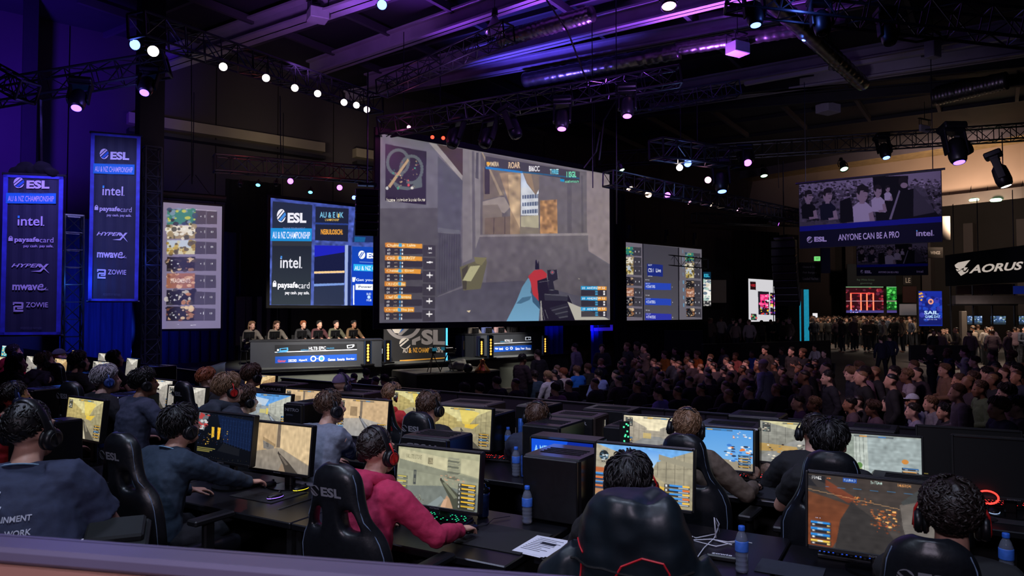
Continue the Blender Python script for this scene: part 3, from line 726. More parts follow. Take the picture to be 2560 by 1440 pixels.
drape('drape','dark drape with blue light behind the two left banners',P(150,775,20),P(600,775,24.3),FLOOR,4.6,BLUEDR)
drape('drape','black drape between the tall screen and the stage left screen',P(560,775,24),P(700,775,25.0),.34,6.4,DRAPE)
drape('drape','long black drape behind the stage desks',P(690,775,25.3),P(1540,775,34.0),.34,5.0,DRAPE)
drape('drape','black drape under the triple screen',P(1545,775,26.5),P(1770,775,31.5),FLOOR,1.5,DRAPE)
drape('drape','tall black drape hanging left of the far white poster board',P(1838,775,43),P(1950,775,44.5),FLOOR,6.8,DRAPE)
drape('drape','black drape beside the right screen edge, tall and narrow',P(1535,775,25.5),P(1562,775,26.0),FLOOR,6.2,DRAPE)
for (x,D,lab) in ((1392,27.5,'left'),(1490,26.0,'right')):
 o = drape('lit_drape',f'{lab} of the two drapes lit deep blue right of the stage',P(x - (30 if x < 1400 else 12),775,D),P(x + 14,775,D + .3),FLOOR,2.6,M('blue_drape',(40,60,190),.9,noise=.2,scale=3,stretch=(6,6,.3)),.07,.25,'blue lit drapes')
 lamp('drape_uplight','SPOT',P(x - 2,905,D - .8),260 if x > 1400 else 60,(.02,.05,1),P(x,760,D),spot_size=R(55),spot_blend=1,shadow_soft_size=.1)
lamp('drape_uplight','SPOT',P(235,880,17.6),420,(.02,.05,1),P(225,800,20.4),spot_size=R(75),spot_blend=1,shadow_soft_size=.1)
lamp('drape_uplight','SPOT',P(330,880,17.6),420,(.02,.05,1),P(345,800,20.8),spot_size=R(75),spot_blend=1,shadow_soft_size=.1)
for k in range(3):
 x0,x1 = ((585,636),(638,722),(724,905))[k]; D0 = 24.0 + k * .55
 t,W,H = panel('backdrop_panel',('narrow left','middle','wide right')[k] + ' dark backdrop panel behind the left stage team','panel',(x0,741),(x1,741 + .02 * (x1 - x0)),(x1,862),(x0,864),D0,'dark backdrop panels')
 mb = MB(); mb.box((0,0,0),(W,.06,H),bev=.01); mb.build('board',M('backdrop_board',(96,88,84),.8,noise=.1,scale=1),t)
 for s in (-1,1): mb = MB(); mb.box((s * (W / 2 - .02),-.02,0),(.04,.05,H)); mb.build('edge_frame',MATTB,t)
# projection screens
SCR = screen_material('projected_picture',1.0,True); LEDM = screen_material('led_picture',1.15); MONM = screen_material('monitor_picture',1.1)
FRAME = M('screen_frame_black',(10,10,12),.6,noise=.2,scale=10)
def screen_thing(name,label,quad,D,w,h,paint,bg_,mat,border=.12,cables=True,group=None,legs=False):
 t,W,H = panel(name,label,'screen',*quad,D,group)
 p = Paint(w,h,bg_); p.F = homography(quad,[(0,0),(1,0),(1,1),(0,1)]); paint(p)
 o = bpy.data.objects.new('picture',p.mesh('picture',W,H,mat)); link(o,t); o.location = (0,-.012,0)
 mb = MB(); b = border
 for (cx,cz,dx,dz) in ((-W / 2 - b / 2,0,b,H + 2 * b),(W / 2 + b / 2,0,b,H + 2 * b),(0,-H / 2 - b / 2,W,b),(0,H / 2 + b / 2,W,b)): mb.box((cx,0,cz),(dx,.07,dz),bev=.01)
 mb.build('frame',FRAME,t); mb = MB(); mb.box((0,.02,0),(W,.05,H)); mb.build('backing',FRAME,t)
 if cables:
  mb = MB()
  for s in (-1,1): mb.tube([(s * W * .42,0,H / 2 + b),(s * W * (.42 if W > 3 else .04),0,H / 2 + b + (2.6 if W > 3 else .75))],.012,5)
  if W <= 3: mb.tube([(0,0,H / 2 + b + .7),(0,0,H / 2 + b + 3)],.012,5)
  mb.build('hanging_cable',STEEL,t)
 return t,W,H
def zc(ox,oy,s):                      # turns a zoomed view's coordinates into picture coordinates
 return lambda pts: [(ox + x / s,oy + y / s) for x,y in pts]
def big_paint(p):
 Z = lambda *pts: [(930 + x / 2.667,310 + y / 2.667) for x,y in pts]
 q = lambda c,*pts,**k: p.poly(Z(*pts),c,**k)
 q((112,106,110),(40,50),(1590,340),(1590,800),(40,800),col2=(96,92,96))
 q((84,82,84),(40,520),(440,560),(440,1180),(40,1330),col2=(72,70,72))
 q((104,102,108),(60,55),(440,130),(440,560),(50,560))
 q((84,84,92),(432,210),(600,380),(590,720),(436,700))
 q((98,98,104),(436,690),(585,712),(585,736),(438,724)); q((74,73,78),(440,726),(590,738),(600,1080),(430,1150))
 for k in range(9): q((62,61,66),(450 + k * 16,735),(454 + k * 16,735),(452 + k * 16,1130 - k * 6),(448 + k * 16,1130 - k * 6))
 q((150,142,138),(370,120),(420,130),(600,340),(595,375)); q((70,56,50),(425,130),(600,165),(600,345))   # gable with brown wire glass
 r = random.Random(4)
 for k in range(12):
  x = 440 + k * 13; p.line(*Z((x,140 + k * 3))[0],*Z((min(598,x + r.uniform(30,120)),200 + r.uniform(0,120)))[0],1 / 260,(190,150,110),.8)
 q((120,114,114),(598,160),(640,170),(668,900),(604,930)); q((128,122,120),(640,170),(735,190),(720,740),(668,900)); q((96,92,94),(660,180),(676,180),(690,880),(668,900))
 q((78,76,78),(690,190),(705,190),(706,370),(684,360))
 q((98,92,90),(720,190),(1440,330),(1436,740),(720,740))
 q((112,100,86),(735,290),(880,310),(880,480),(740,510)); q((56,50,48),(745,290),(780,295),(782,470),(748,470))
 q((150,132,108),(725,190),(735,190),(870,480),(850,480)); q((148,124,96),(845,330),(990,320),(985,740),(920,740),(920,560))
 q((178,152,118),(905,340),(985,340),(985,700),(915,560)); p.grain(.12,60,40,3,Z((840,320),(990,320),(985,740),(840,740)))
 q((146,134,124),(735,520),(850,490),(880,490),(918,560),(880,600),(735,545)); q((124,112,100),(735,545),(835,540),(865,600),(865,740),(735,740)); q((112,96,80),(750,630),(920,620),(920,740),(750,740))
 q((86,74,64),(808,630),(814,630),(812,740),(806,740)); q((86,74,64),(880,620),(886,620),(886,740),(880,740))
 q((176,190,214),(990,320),(1110,350),(1110,470),(990,430),col2=(206,212,220)); q((205,208,212),(990,428),(1106,430),(1106,615),(990,615))   # sky and block
 for k in range(3):
  y = 480 + k * 50; q((88,100,122),(1000,y),(1104,y - 8),(1104,y + 20),(1000,y + 24))
  for j in range(6): q((200,204,208),(1010 + j * 17,y - 10),(1014 + j * 17,y - 10),(1014 + j * 17,y + 26),(1010 + j * 17,y + 26))
 q((168,160,132),(990,620),(1110,615),(1110,700),(990,690)); q((122,112,96),(985,690),(1112,700),(1112,740),(985,740))
 q((122,108,94),(1000,322),(1160,345),(1090,480),(1030,400)); q((148,124,96),(1010,330),(1060,340),(1085,470),(1030,390))
 q((104,98,98),(1112,350),(1440,330),(1436,740),(1112,740)); q((92,87,88),(1300,340),(1330,345),(1330,740),(1300,740)); q((92,87,88),(1395,350),(1405,350),(1410,740),(1395,740))
 q((158,118,76),(1118,516),(1232,510),(1236,738),(1118,738)); p.grain(.15,90,60,5,Z((1118,516),(1232,510),(1236,738),(1118,738)))
 q((136,124,122),(1432,320),(1590,350),(1590,950),(1432,850))
 for (a,b) in (((730,605),(1432,542)),((725,672),(1432,636))): p.line(*Z(a)[0],*Z(b)[0],1 / 110,(150,142,136))
 for k in range(3): p.line(*Z((815 + 110 * k,600 - 10 * k))[0],*Z((815 + 110 * k,740))[0],1 / 180,(120,112,106))
 q((136,128,126),(715,742),(1440,735),(1440,752),(715,756))
 q((104,98,98),(715,756),(1440,752),(1440,860),(1575,950),(1575,1240),(760,1060),(765,900),(720,880),col2=(82,77,78)); p.grain(.05,50,30,7,Z((715,740),(1580,740),(1580,1320),(715,1320)))
 q((74,72,78),(60,1190),(440,1150),(700,1060),(1000,1050),(1580,1210),(1575,1312),(60,1320),col2=(84,82,90)); p.grain(.04,60,40,9)
 q((96,92,62),(585,955),(760,890),(765,930),(725,1100),(610,1110)); q((66,62,44),(600,970),(640,940),(630,1105),(606,1100)); q((118,112,74),(680,890),(765,895),(730,945),(690,930))
 q((170,166,124),(655,950),(722,945),(660,1050),(604,1044)); p.line(*Z((650,990))[0],*Z((700,960))[0],1 / 120,(40,40,34)); p.line(*Z((620,1020))[0],*Z((690,975))[0],1 / 150,(40,40,34))
 q((220,200,160),(632,1244),(660,1240),(650,1256)); q((150,140,130),(1370,1034),(1386,1040),(1376,1044))
 # the gloved arms and the rifle
 q((92,134,158),(895,1316),(960,1190),(1000,1090),(1040,1030),(1062,1050),(1056,1130),(1120,1190),(1110,1316),col2=(110,160,190)); q((66,104,128),(960,1200),(1000,1160),(1062,1150),(1050,1175),(990,1200))
 q((52,84,108),(1060,1120),(1120,1190),(1118,1240),(1070,1190))
 q((176,48,44),(1040,1020),(1080,980),(1130,975),(1165,1005),(1160,1040),(1100,1090),(1115,1190),(1070,1140),(1056,1060))
 for k in range(7): p.line(*Z((1060 + k * 14,990))[0],*Z((1050 + k * 12,1050 + k * 6))[0],1 / 170,(112,26,28))
 q((22,22,24),(1088,915),(1094,910),(1104,940),(1110,912),(1114,975),(1085,975)); q((30,30,32),(1165,980),(1232,978),(1238,1040),(1205,1055),(1215,1110),(1240,1115),(1245,1140),(1165,1140),(1175,1100),(1170,1040))
 q((22,20,22),(1100,1050),(1165,1030),(1180,1140),(1310,1150),(1350,1230),(1420,1312),(1140,1314),(1110,1180)); q((44,44,48),(1145,1135),(1305,1150),(1300,1185),(1150,1180)); q((80,80,84),(1150,1136),(1303,1150),(1302,1156),(1150,1143))
 for k in range(6): q((66,66,70) if k % 2 else (36,36,40),(1180 + k * 12,1230 + k * 12),(1300,1200 + k * 16),(1306,1210 + k * 16),(1186 + k * 12,1240 + k * 12))
 [p.line(*Z(a)[0],*Z(b)[0],.9,(120,120,124)) for a,b in (((1112,1060),(1180,1050)),((1120,1180),(1150,1310)),((1310,1150),(1345,1225)),((1165,982),(1165,1040)),((1232,980),(1238,1040)),((1178,1112),(1214,1112)),((1345,1232),(1410,1310)),((1150,1240),(1172,1300)))]; p.disc(*Z((1330,1250))[0],8,9,(30,30,33)); p.disc(*Z((1333,1246))[0],4,5,(60,60,64))
 p.disc(*Z((1200,995))[0],5.5,5.5,(96,84,92)); p.disc(*Z((1200,995))[0],1.6,1.6,(230,70,70))
 q((176,172,158),(1300,1190),(1560,1300),(1575,1310),(1350,1312)); q((150,148,140),(1120,1190),(1128,1180),(1136,1310),(1124,1312))
 # minimap
 q((34,34,36),(78,126),(355,180),(355,538),(85,508),a=.94)
 for (cx,cy,rx,ry,n) in ((165,250,70,82,14),(255,300,72,90,14)):
  for k in range(n * 2):
   t = k / n * 3.1416; p.disc(*Z((cx + rx * math.cos(t),cy + ry * math.sin(t)))[0],4.6,4.6,(88,98,96),1,8)
 q((88,98,96),(110,360),(160,430),(230,440),(330,420),(325,350),(250,420),(190,410)); q((34,34,36),(180,350),(215,340),(225,390),(190,395))
 q((180,150,110),(100,410),(230,225),(240,240),(115,425)); p.scatter(*Z((130,240))[0],*Z((300,420))[0],42,[(196,160,120),(70,140,120),(150,130,100),(60,60,60),(200,90,80)],.045,5)
 p.disc(*Z((238,405))[0],3.2,3.6,(220,80,80)); p.disc(*Z((262,425))[0],3.6,3.6,(220,210,200)); p.disc(*Z((95,425))[0],3.6,4.4,(190,190,186)); p.disc(*Z((168,425))[0],2.6,4,(70,150,120))
 q((24,24,26),(84,482),(355,505),(356,538),(85,508)); p.text('Freezetime  Entering lower Banana last Alive man',*Z((92,492))[0],*Z((350,522))[0],(235,225,205))
 # top bar
 q((56,54,54),(752,215),(1385,325),(1383,400),(1255,385),(1255,365),(750,286),a=.85); q((30,120,190),(752,284),(1000,318),(1000,332),(752,300)); q((34,92,130),(1000,318),(1385,366),(1385,372),(1000,328))
 for (s_,a,b,c) in (('CHIMERA',(760,252),(842,284),(225,200,160)),('ROAR',(906,255),(985,298),(225,190,150)),('BI6CC',(1044,282),(1116,320),(238,234,236)),('THREE',(1185,305),(1243,340),(200,240,240)),('I ISGL',(1296,322),(1362,362),(120,230,180))):
  p.text(s_,*Z(a)[0],*Z(b)[0],c,.03)
 q((235,170,50),(760,252),(782,256),(782,276),(760,272)); q((20,150,190),(1196,306),(1243,312),(1243,340),(1196,336),a=.5); q((20,140,190),(1254,370),(1282,374),(1282,392),(1254,388)); p.text('southernstars',*Z((1288,378))[0],*Z((1378,398))[0],(120,220,170))
 # scoreboards
 for k in range(6):
  y = 788 + k * 85.5; wd = (335,336,327,228,268,286)[k]
  q((40,38,40),(88,y + 30),(338,y + 36),(338,y + 78),(90,y + 80),a=.75); q((52,50,52),(340,y + 18),(422,y + 22),(424,y + 96),(342,y + 94),a=.8)
  q((226,150,44),(87,y),(wd,y + 12 - k * 2),(wd,y + 42 - k * 2),(89,y + 32)); q((210,128,40),(87,y),(150,y + 2),(150,y + 36),(89,y + 32))
  p.text(('Chairman  Luke','CIG  ENERGY','Chilltake Greg','CRUNCHY  Ben','Chef Constantine','Chronic The Joe')[k],*Z((100,y + 9))[0],*Z((wd - 45 if k < 3 else wd - 5,y + 28))[0],(250,236,200))
  q((60,160,220),(178,y + 5),(198,y + 6),(198,y + 30),(178,y + 28),a=.9)
  for j in range(2):
   q((60,130,180),(186,y + 42 + j * 24),(196,y + 42 + j * 24),(196,y + 60 + j * 24),(186,y + 60 + j * 24)); q((230,226,224),(200,y + 44 + j * 24),(208,y + 44 + j * 24),(208,y + 58 + j * 24),(200,y + 58 + j * 24))
   p.text('89' if j else '60',*Z((103,y + 42 + j * 24))[0],*Z((122,y + 56 + j * 24))[0],(230,226,226)); p.text('1000' if j else '<>',*Z((150,y + 46 + j * 24))[0],*Z((172,y + 54 + j * 24))[0],(200,176,150))
  cx,cy = 386,y + 48
  if k == 0: p.text('M',*Z((376,cy - 14))[0],*Z((398,cy + 2))[0],(235,232,232)); p.text('Smoked',*Z((374,cy + 18))[0],*Z((400,cy + 26))[0],(235,232,232))
  else:
   p.line(*Z((cx - 20,cy))[0],*Z((cx + 20,cy))[0],3.2,(236,232,230)); p.disc(*Z((cx,cy))[0],3,3,(236,232,230))
   if k != 1: p.line(*Z((cx,cy - 20))[0],*Z((cx,cy + 18))[0],2.4,(236,232,230))
 for k in range(3):
  y = 1088 + k * 69
  q((36,34,36),(1391,y + 26),(1560,y + 26),(1560,y + 66),(1391,y + 64),a=.8); q((36,150,204),(1390,y),(1500,y + 2),(1500,y + 27),(1390,y + 24)); q((226,150,44),(1500,y + 2),(1560,y + 4),(1560,y + 27),(1500,y + 27))
  p.text('10  ANDREW 52',*Z((1400,y + 6))[0],*Z((1550,y + 20))[0],(240,236,230))
  for j in range(2): q((60,140,180),(1484,y + 32 + j * 16),(1502,y + 32 + j * 16),(1502,y + 44 + j * 16),(1484,y + 44 + j * 16)); q((236,232,230),(1538,y + 32 + j * 16),(1550,y + 32 + j * 16),(1550,y + 44 + j * 16),(1538,y + 44 + j * 16))
BIGQ = [(946,331),(1524,439),(1523,802),(951,804)]
screen_thing('projection_screen','huge hanging projection screen showing a first person shooter game',BIGQ,18.0,460,290,big_paint,(100,96,100),SCR,.16)
def thumbs(p,x0,y0,x1,y1,k):
 """one row's picture on the bracket screens"""
 cs = [[(40,120,100),(30,60,90),(200,190,60),(30,30,34),(120,140,160)],[(220,210,190),(150,130,90),(60,60,40),(230,225,210)],[(190,160,60),(200,190,150),(80,70,40),(150,120,40)],[(24,24,26),(150,110,80),(70,60,54),(210,180,140)],[(150,96,70),(180,130,100),(120,70,50),(210,170,140)],[(20,20,22),(60,58,60),(180,120,70),(200,190,180)],[(26,26,28),(170,120,80),(120,70,40),(220,190,150)]][k]
 p.rect(x0,y0,x1,y1,cs[0]); dx,dy = x1 - x0,y1 - y0
 if k in (1,2): p.rect(x0,y0,x1,y0 + dy * .55,cs[0] if k == 1 else (180,190,200)); p.poly([(x0,y1),(x0,y0 + dy * .7),(x0 + dx * .4,y0 + dy * .45),(x1,y0 + dy * .6),(x1,y1)],cs[1])
 p.scatter(x0,y0,x1,y1,40,cs,.16,k + 3,.85)
 if k in (3,5,6): p.disc(x0 + dx * .24,y0 + dy * .5,dx * .19,dy * .42,(18,18,20)); p.scatter(x0 + dx * .1,y0 + dy * .15,x0 + dx * .4,y1 - dy * .15,9,[(190,190,190),(80,80,80)],.14,k)
 if k == 4: p.text('FRAGMENTS',x0 + dx * .15,y0 + dy * .35,x1 - dx * .15,y0 + dy * .65,(225,205,195))
def tall_paint(p):
 Z = lambda x,y: (x / 3.272,420 + y / 3.272)
 p.poly([Z(1295,270),Z(1800,315),Z(1820,1310),Z(1325,1318)],(128,118,140),col2=(118,110,134))
 p.line(*Z(1505,334),*Z(1755,356),1.0,(205,200,210)); p.line(*Z(1575,1286),*Z(1620,1284),1.2,(225,220,230)); p.line(*Z(1465,1278),*Z(1480,1278),.8,(225,220,230))
 ys = ((335,462),(470,580),(590,708),(728,845),(862,985),(998,1120),(1132,1250))
 for k,(a,b) in enumerate(ys):
  s = k * 4; x0 = 1353 + s * .9; x1 = 1583 + s * .8
  p.poly([Z(x1,a + 14),Z(1760 + s * .5,a + 22),Z(1763 + s * .5,b),Z(x1,b)],(62,58,66)); p.line(*Z(1672 + s * .4,a + 14),*Z(1674 + s * .4,b),1.6,(104,98,112))
  a0,b0 = Z(x0,a),Z(x1,b); thumbs(p,a0[0],a0[1] + .5,b0[0],b0[1],k)
  my = (a + b) / 2; p.text('0',*Z(1626 + s,my - 6),*Z(1634 + s,my + 6),(225,222,228)); p.text('13' if k else '16',*Z(1714 + s * .6,my - 7),*Z(1732 + s * .6,my + 7),(240,238,240)); p.rect(*Z(1660 + s * .6,my - 12),*Z(1664 + s * .6,my + 10),(240,238,240))
t,W,H = screen_thing('projection_screen','tall narrow projection screen with a column of match pictures, left of the stage',[(399,505),(550,517),(556,821),(406,822)],19.0,120,240,tall_paint,(120,112,132),SCR,.06)
mb = MB(); mb.tube([(-W / 2 - .1,.02,H / 2 + .22),(W / 2 + .1,.02,H / 2 + .22)],.1,10); mb.build('roller_case',FRAME,t)
def led_paint(p):
 Z = lambda *pts: [(560 + x / 3,480 + y / 3) for x,y in pts]
 q = lambda c,*pts,**k: p.poly(Z(*pts),c,**k)
 q((60,74,150),(330,40),(1400,110),(1400,860),(340,856),col2=(78,96,170)); p.grain(.14,50,40,6)
 q((34,40,64),(356,74),(655,100),(655,850),(362,850),col2=(44,52,66)); q((48,50,58),(360,340),(655,340),(655,410),(360,410)); q((34,38,52),(362,410),(655,410),(655,850),(364,850),col2=(50,58,66))
 q((30,34,56),(680,110),(930,125),(926,374),(680,366)); q((40,60,130),(680,232),(926,238),(926,250),(680,246)); p.text('AU & E UK',*Z((712,152))[0],*Z((892,196))[0],(120,190,220)); q((220,180,90),(848,164),(860,164),(860,194),(848,194)); p.text('CHAMPIONSHIP',*Z((752,202))[0],*Z((858,220))[0],(226,180,80))
 q((214,140,40),(722,282),(888,286),(888,322),(722,320),a=.25); p.text('NEBULOSCH.',*Z((722,282))[0],*Z((888,322))[0],(236,160,60),.03)
 q((30,44,92),(975,190),(1400,215),(1400,380),(960,378)); q((24,86,140),(975,336),(1060,340),(1052,376),(975,376)); p.disc(*Z((1020,258))[0],10,11.5,(226,228,236)); p.disc(*Z((1022,256))[0],6,7,(150,156,170)); p.text('DISCO',*Z((1060,236))[0],*Z((1190,258))[0],(230,232,240)); p.text('DUEL',*Z((1060,262))[0],*Z((1170,284))[0],(230,232,240))
 q((30,34,176),(677,404),(903,406),(903,456),(677,492)); q((24,28,62),(677,492),(903,454),(903,592),(677,602)); q((236,196,140),(677,600),(903,592),(903,608),(677,616)); q((28,32,60),(677,618),(903,610),(903,690),(677,694)); q((120,150,210),(677,692),(903,684),(903,698),(677,710)); q((42,50,74),(677,712),(903,700),(903,848),(677,850))
 q((150,166,210),(905,400),(928,400),(928,850),(908,850)); q((26,40,90),(930,404),(952,404),(952,850),(930,850))
 q((20,66,170),(958,410),(1400,420),(1400,856),(958,850),col2=(18,60,190)); q((40,170,230),(970,542),(1300,552),(1300,602),(970,592)); p.text('AU & NZ CHAMPION',*Z((978,556))[0],*Z((1270,588))[0],(240,244,250),.01); p.text('ES',*Z((1070,456))[0],*Z((1140,500))[0],(245,246,250),.05); p.text('L',*Z((1146,456))[0],*Z((1180,500))[0],(245,246,250),.05)
 p.line(*Z((1014,526))[0],*Z((1200,534))[0],1,(180,196,230)); p.text('Get your tickets',*Z((990,650))[0],*Z((1250,674))[0],(240,244,250)); q((240,242,246),(962,640),(990,640),(980,676),(964,676))
 q((238,240,244),(988,690),(1300,694),(1300,738),(988,734)); p.text('Power Supporter',*Z((1010,702))[0],*Z((1280,724))[0],(90,100,130)); q((236,240,248),(968,700),(978,700),(980,846),(970,846)); p.text('BUD',*Z((1070,756))[0],*Z((1104,774))[0],(230,236,246)); p.disc(*Z((1088,788))[0],4,4,(190,220,240)); p.text('HUB',*Z((1070,802))[0],*Z((1108,818))[0],(230,236,246))
 p.disc(*Z((1032,472))[0],8.6,10.4,(240,242,248))
 for k in (-3,1.5): p.line(*Z((1016 + k * 3,494))[0],*Z((1044 + k * 3,452))[0],2,(24,70,170))
LEDQ = [(673,496),(1010,530),(1010,763),(676,764)]
t,W,H = screen_thing('led_screen','blue stage screen of sponsor tiles partly behind the huge screen',LEDQ,22.0,330,250,led_paint,(60,74,150),LEDM,.1)
f = flat_on(t,W,H,LEDQ,.02,.004)
E_W = M('glow_white',(235,236,244),.5,em=1.0,emcol=(235,236,244)); E_D = M('glow_navy',(34,40,64),.5,em=1,emcol=(34,40,64)); E_B = M('glow_blue',(70,140,220),.5,em=1,emcol=(70,140,220)); E_S = M('glow_strip',(30,140,210),.5,em=1,emcol=(30,140,210)); E_G = M('glow_faint',(120,130,170),.5,em=1,emcol=(120,130,170))
sponsors(f,lambda x: 668 + 124 * x,lambda y: 541 + 372 * y,E_W,E_D,E_B,E_S,E_B,E_G,3); f.build('lettering',t,f.M)
def triple_paint(p):
 Z = lambda *pts: [(1520 + x / 3.131,400 + y / 3.131) for x,y in pts]
 q = lambda c,*pts,**k: p.poly(Z(*pts),c,**k)
 q((88,84,92),(98,640),(745,690),(730,1245),(95,1270)); q((108,102,112),(102,645),(272,658),(265,1258),(97,1266)); q((102,98,106),(560,685),(738,698),(726,1242),(552,1248))
 q((62,60,68),(278,660),(553,686),(545,1250),(275,1258),col2=(78,76,84)); q((12,12,14),(271,655),(279,656),(275,1260),(264,1260)); q((12,12,14),(552,684),(560,685),(552,1250),(544,1250))
 for x0,x1,xa,xb in ((118,198,225,262),(608,672,690,724)):
  for k in range(7):
   y0 = (685,765,835,920,1005,1080,1165)[k] + (40 if x0 > 300 and k < 2 else 20 if x0 > 300 and k < 4 else 0) - (6 if x0 > 300 and k > 4 else 0); q((58,56,62),(x1,y0),(xb,y0 + 3),(xb,y0 + 70),(x1,y0 + 68)); a0,b0 = Z((x0,y0),(x1,y0 + 66)); thumbs(p,*a0,*b0,k)
   p.rect(*Z((xa - 12,y0 + 30))[0],*Z((xa - 8,y0 + 42))[0],(220,220,226)); p.rect(*Z((xa + 16,y0 + 30))[0],*Z((xa + 20,y0 + 42))[0],(220,220,226))
 q((24,40,120),(306,814),(430,822),(428,914),(306,908)); p.text('CS:1  Live',*Z((314,850))[0],*Z((414,880))[0],(236,238,246)); p.text('BEST',*Z((316,820))[0],*Z((346,830))[0],(236,238,246)); p.text('of three',*Z((312,906))[0],*Z((346,916))[0],(220,220,226))
 for k,y in enumerate((962,1082,1200)):
  q((36,66,176) if k < 2 else (44,50,160),(287,y),(491,y + 5),(489,y + 56),(285,y + 55 if k < 2 else 1254 - y + y)); p.text('4 STARTERS',*Z((294,y + 20))[0],*Z((366,y + 42))[0],(232,234,246)); p.text('GROUP',*Z((292,y + 4))[0],*Z((328,y + 12))[0],(210,214,236)); p.text('Group',*Z((290,y - 26))[0],*Z((322,y - 16))[0],(220,218,224)); p.rect(*Z((498,y + 28))[0],*Z((502,y + 36))[0],(220,220,226))
 for k in range(8): q((96,160,200),(584,700 + 60 * k),(592,700 + 60 * k),(592,730 + 60 * k),(584,726 + 60 * k),a=.35 if k < 4 else .8)
t,W,H = screen_thing('projection_screen','wide screen in three parts with blue match boxes, right of the stage',[(1553,606),(1755,622),(1753,797),(1551,803)],26.5,210,190,triple_paint,(90,86,94),SCR,.08,False)
for fx in (-.4,0.05,.42): mb = MB(); mb.box((W * fx,.02,H / 2 + .3),(.2,.12,.3)); mb.lathe([(.09,0),(.09,.25)],8,c=(W * fx,.02,H / 2 + .4)); mb.build('hanging_bracket',FRAME,t)
# small blue framed banner under the right edge of the huge screen
BQ = [(1478,620),(1527,622),(1527,822),(1479,824)]
t,W,H = panel('blue_banner','blue framed banner hidden behind the right edge of the huge screen','banner',*BQ,26.0)
mb = MB(); mb.box((0,0,0),(W,.04,H)); mb.build('cloth',M('banner_cloth'),t); mb = MB(); b = .12
for (cx,cz,dx,dz) in ((-W / 2,0,b,H),(W / 2,0,b,H),(0,-H / 2,W + b,b),(0,H / 2,W + b,b)): mb.box((cx,-.02,cz),(dx,.03,dz))
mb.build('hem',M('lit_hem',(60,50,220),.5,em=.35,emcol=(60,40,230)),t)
f = flat_on(t,W,H,BQ,.03); f.text('ZOWIE',1492,818,1514,811,PR_G,1); f.build('lettering',t,f.M)
# the photo banners, right
def crowd_paint(p):
 Z = lambda *pts: [(1960 + x / 3.13,400 + y / 3.13) for x,y in pts]
 q = lambda c,*pts,**k: p.poly(Z(*pts),c,**k)
 p.a[:] = (84,78,88); q((128,118,134),(122,180),(1240,90),(1240,200),(122,240)); p.scatter(*Z((122,160))[0],*Z((1240,330))[0],900,[(40,36,42),(120,110,124),(70,64,72),(160,148,164),(26,24,28)],.028,2,.8)
 p.scatter(*Z((122,260))[0],*Z((1240,500))[0],420,[(34,32,38),(66,60,70),(100,92,106),(20,18,22)],.045,3,.8)
 p.text('You wouldn\'t download',*Z((150,226))[0],*Z((440,200))[0],(170,160,176)) if False else None
 dk,md,lt,sk,hr = (18,18,24),(44,44,54),(168,158,172),(140,122,128),(34,30,34)
 def fig(x,y,s,shirt,arm=1,look=1):
  q(shirt,(x - 50 * s,y + 190 * s),(x - 55 * s,y + 90 * s),(x - 20 * s,y + 62 * s),(x + 25 * s,y + 62 * s),(x + 60 * s,y + 95 * s),(x + 70 * s,y + 200 * s)); p.disc(*Z((x + 4 * s,y + 10 * s))[0],11 * s,17 * s,sk); q(hr,(x - 30 * s,y + 2 * s),(x - 24 * s,y - 36 * s),(x + 10 * s,y - 48 * s),(x + 34 * s,y - 30 * s),(x + 34 * s,y - 8 * s),(x - 6 * s,y - 8 * s),(x - 14 * s,y + 20 * s))
  q(sk,(x - 12 * s,y + 40 * s),(x + 16 * s,y + 40 * s),(x + 18 * s,y + 72 * s),(x - 14 * s,y + 72 * s)); q(sk,(x + 40 * s,y + 130 * s),(x + 66 * s,y + 120 * s),(x + 80 * s,y + 190 * s),(x + 10 * s,y + 200 * s),(x + 6 * s,y + 180 * s),(x + 46 * s,y + 176 * s))
 q(dk,(700,130),(980,130),(960,480),(720,480)); q(dk,(850,260),(1030,230),(1240,480),(840,480)); q((70,66,76),(1020,210),(1100,230),(1180,420),(1010,450),a=.8); q((120,112,126),(905,240),(915,250),(840,470),(820,470)); q(dk,(440,320),(520,290),(560,480),(440,490))
 fig(190,270,.95,dk); fig(340,262,1.05,(22,24,38)); fig(735,235,.9,lt); fig(610,250,1.3,lt); q(hr,(560,205),(610,195),(665,210),(668,260),(640,250),(600,220)); fig(815,225,.5,lt); [p.line(*Z((x,y))[0],*Z((x + d,y))[0],1.6,(30,26,30)) for x,y,d in ((345,262,34),(195,272,30),(745,230,24),(622,248,36))]; [p.line(*Z((x,y))[0],*Z((x + d,y))[0],1.2,(96,78,84)) for x,y,d in ((352,296,22),(200,300,18),(752,258,16),(640,288,22))]; p.disc(*Z((940,175))[0],12,15,hr); p.disc(*Z((945,205))[0],9,7,sk)
 q((70,66,74),(122,480),(430,460),(430,510),(122,510),a=.7)
 q((24,28,132),(122,512),(1240,452),(1240,500),(122,556)); q((18,18,40),(122,552),(1240,496),(1240,660),(122,700))
PQ = [(1999,459),(2355,430),(2352,607),(1999,618)]
PHOTOM = print_material('banner_photo_print')
t,W,H = panel('photo_banner','large hanging photo banner with white slogan at the right','banner',*PQ,21.0)
p = Paint(300,150); p.F = homography(PQ,[(0,0),(1,0),(1,1),(0,1)]); crowd_paint(p); pm = p.mesh('print',W,H,PHOTOM)
o = bpy.data.objects.new('print',pm); link(o,t); o.location = (0,-.012,0); mb = MB(); mb.box((0,.01,0),(W + .03,.04,H + .03)); mb.build('cloth',MATTB,t)
f = flat_on(t,W,H,PQ,.018,.003); Z = lambda x,y: (1960 + x / 3.13,400 + y / 3.13)
PR_L = M('print_lilac_white',(205,192,224),.7)
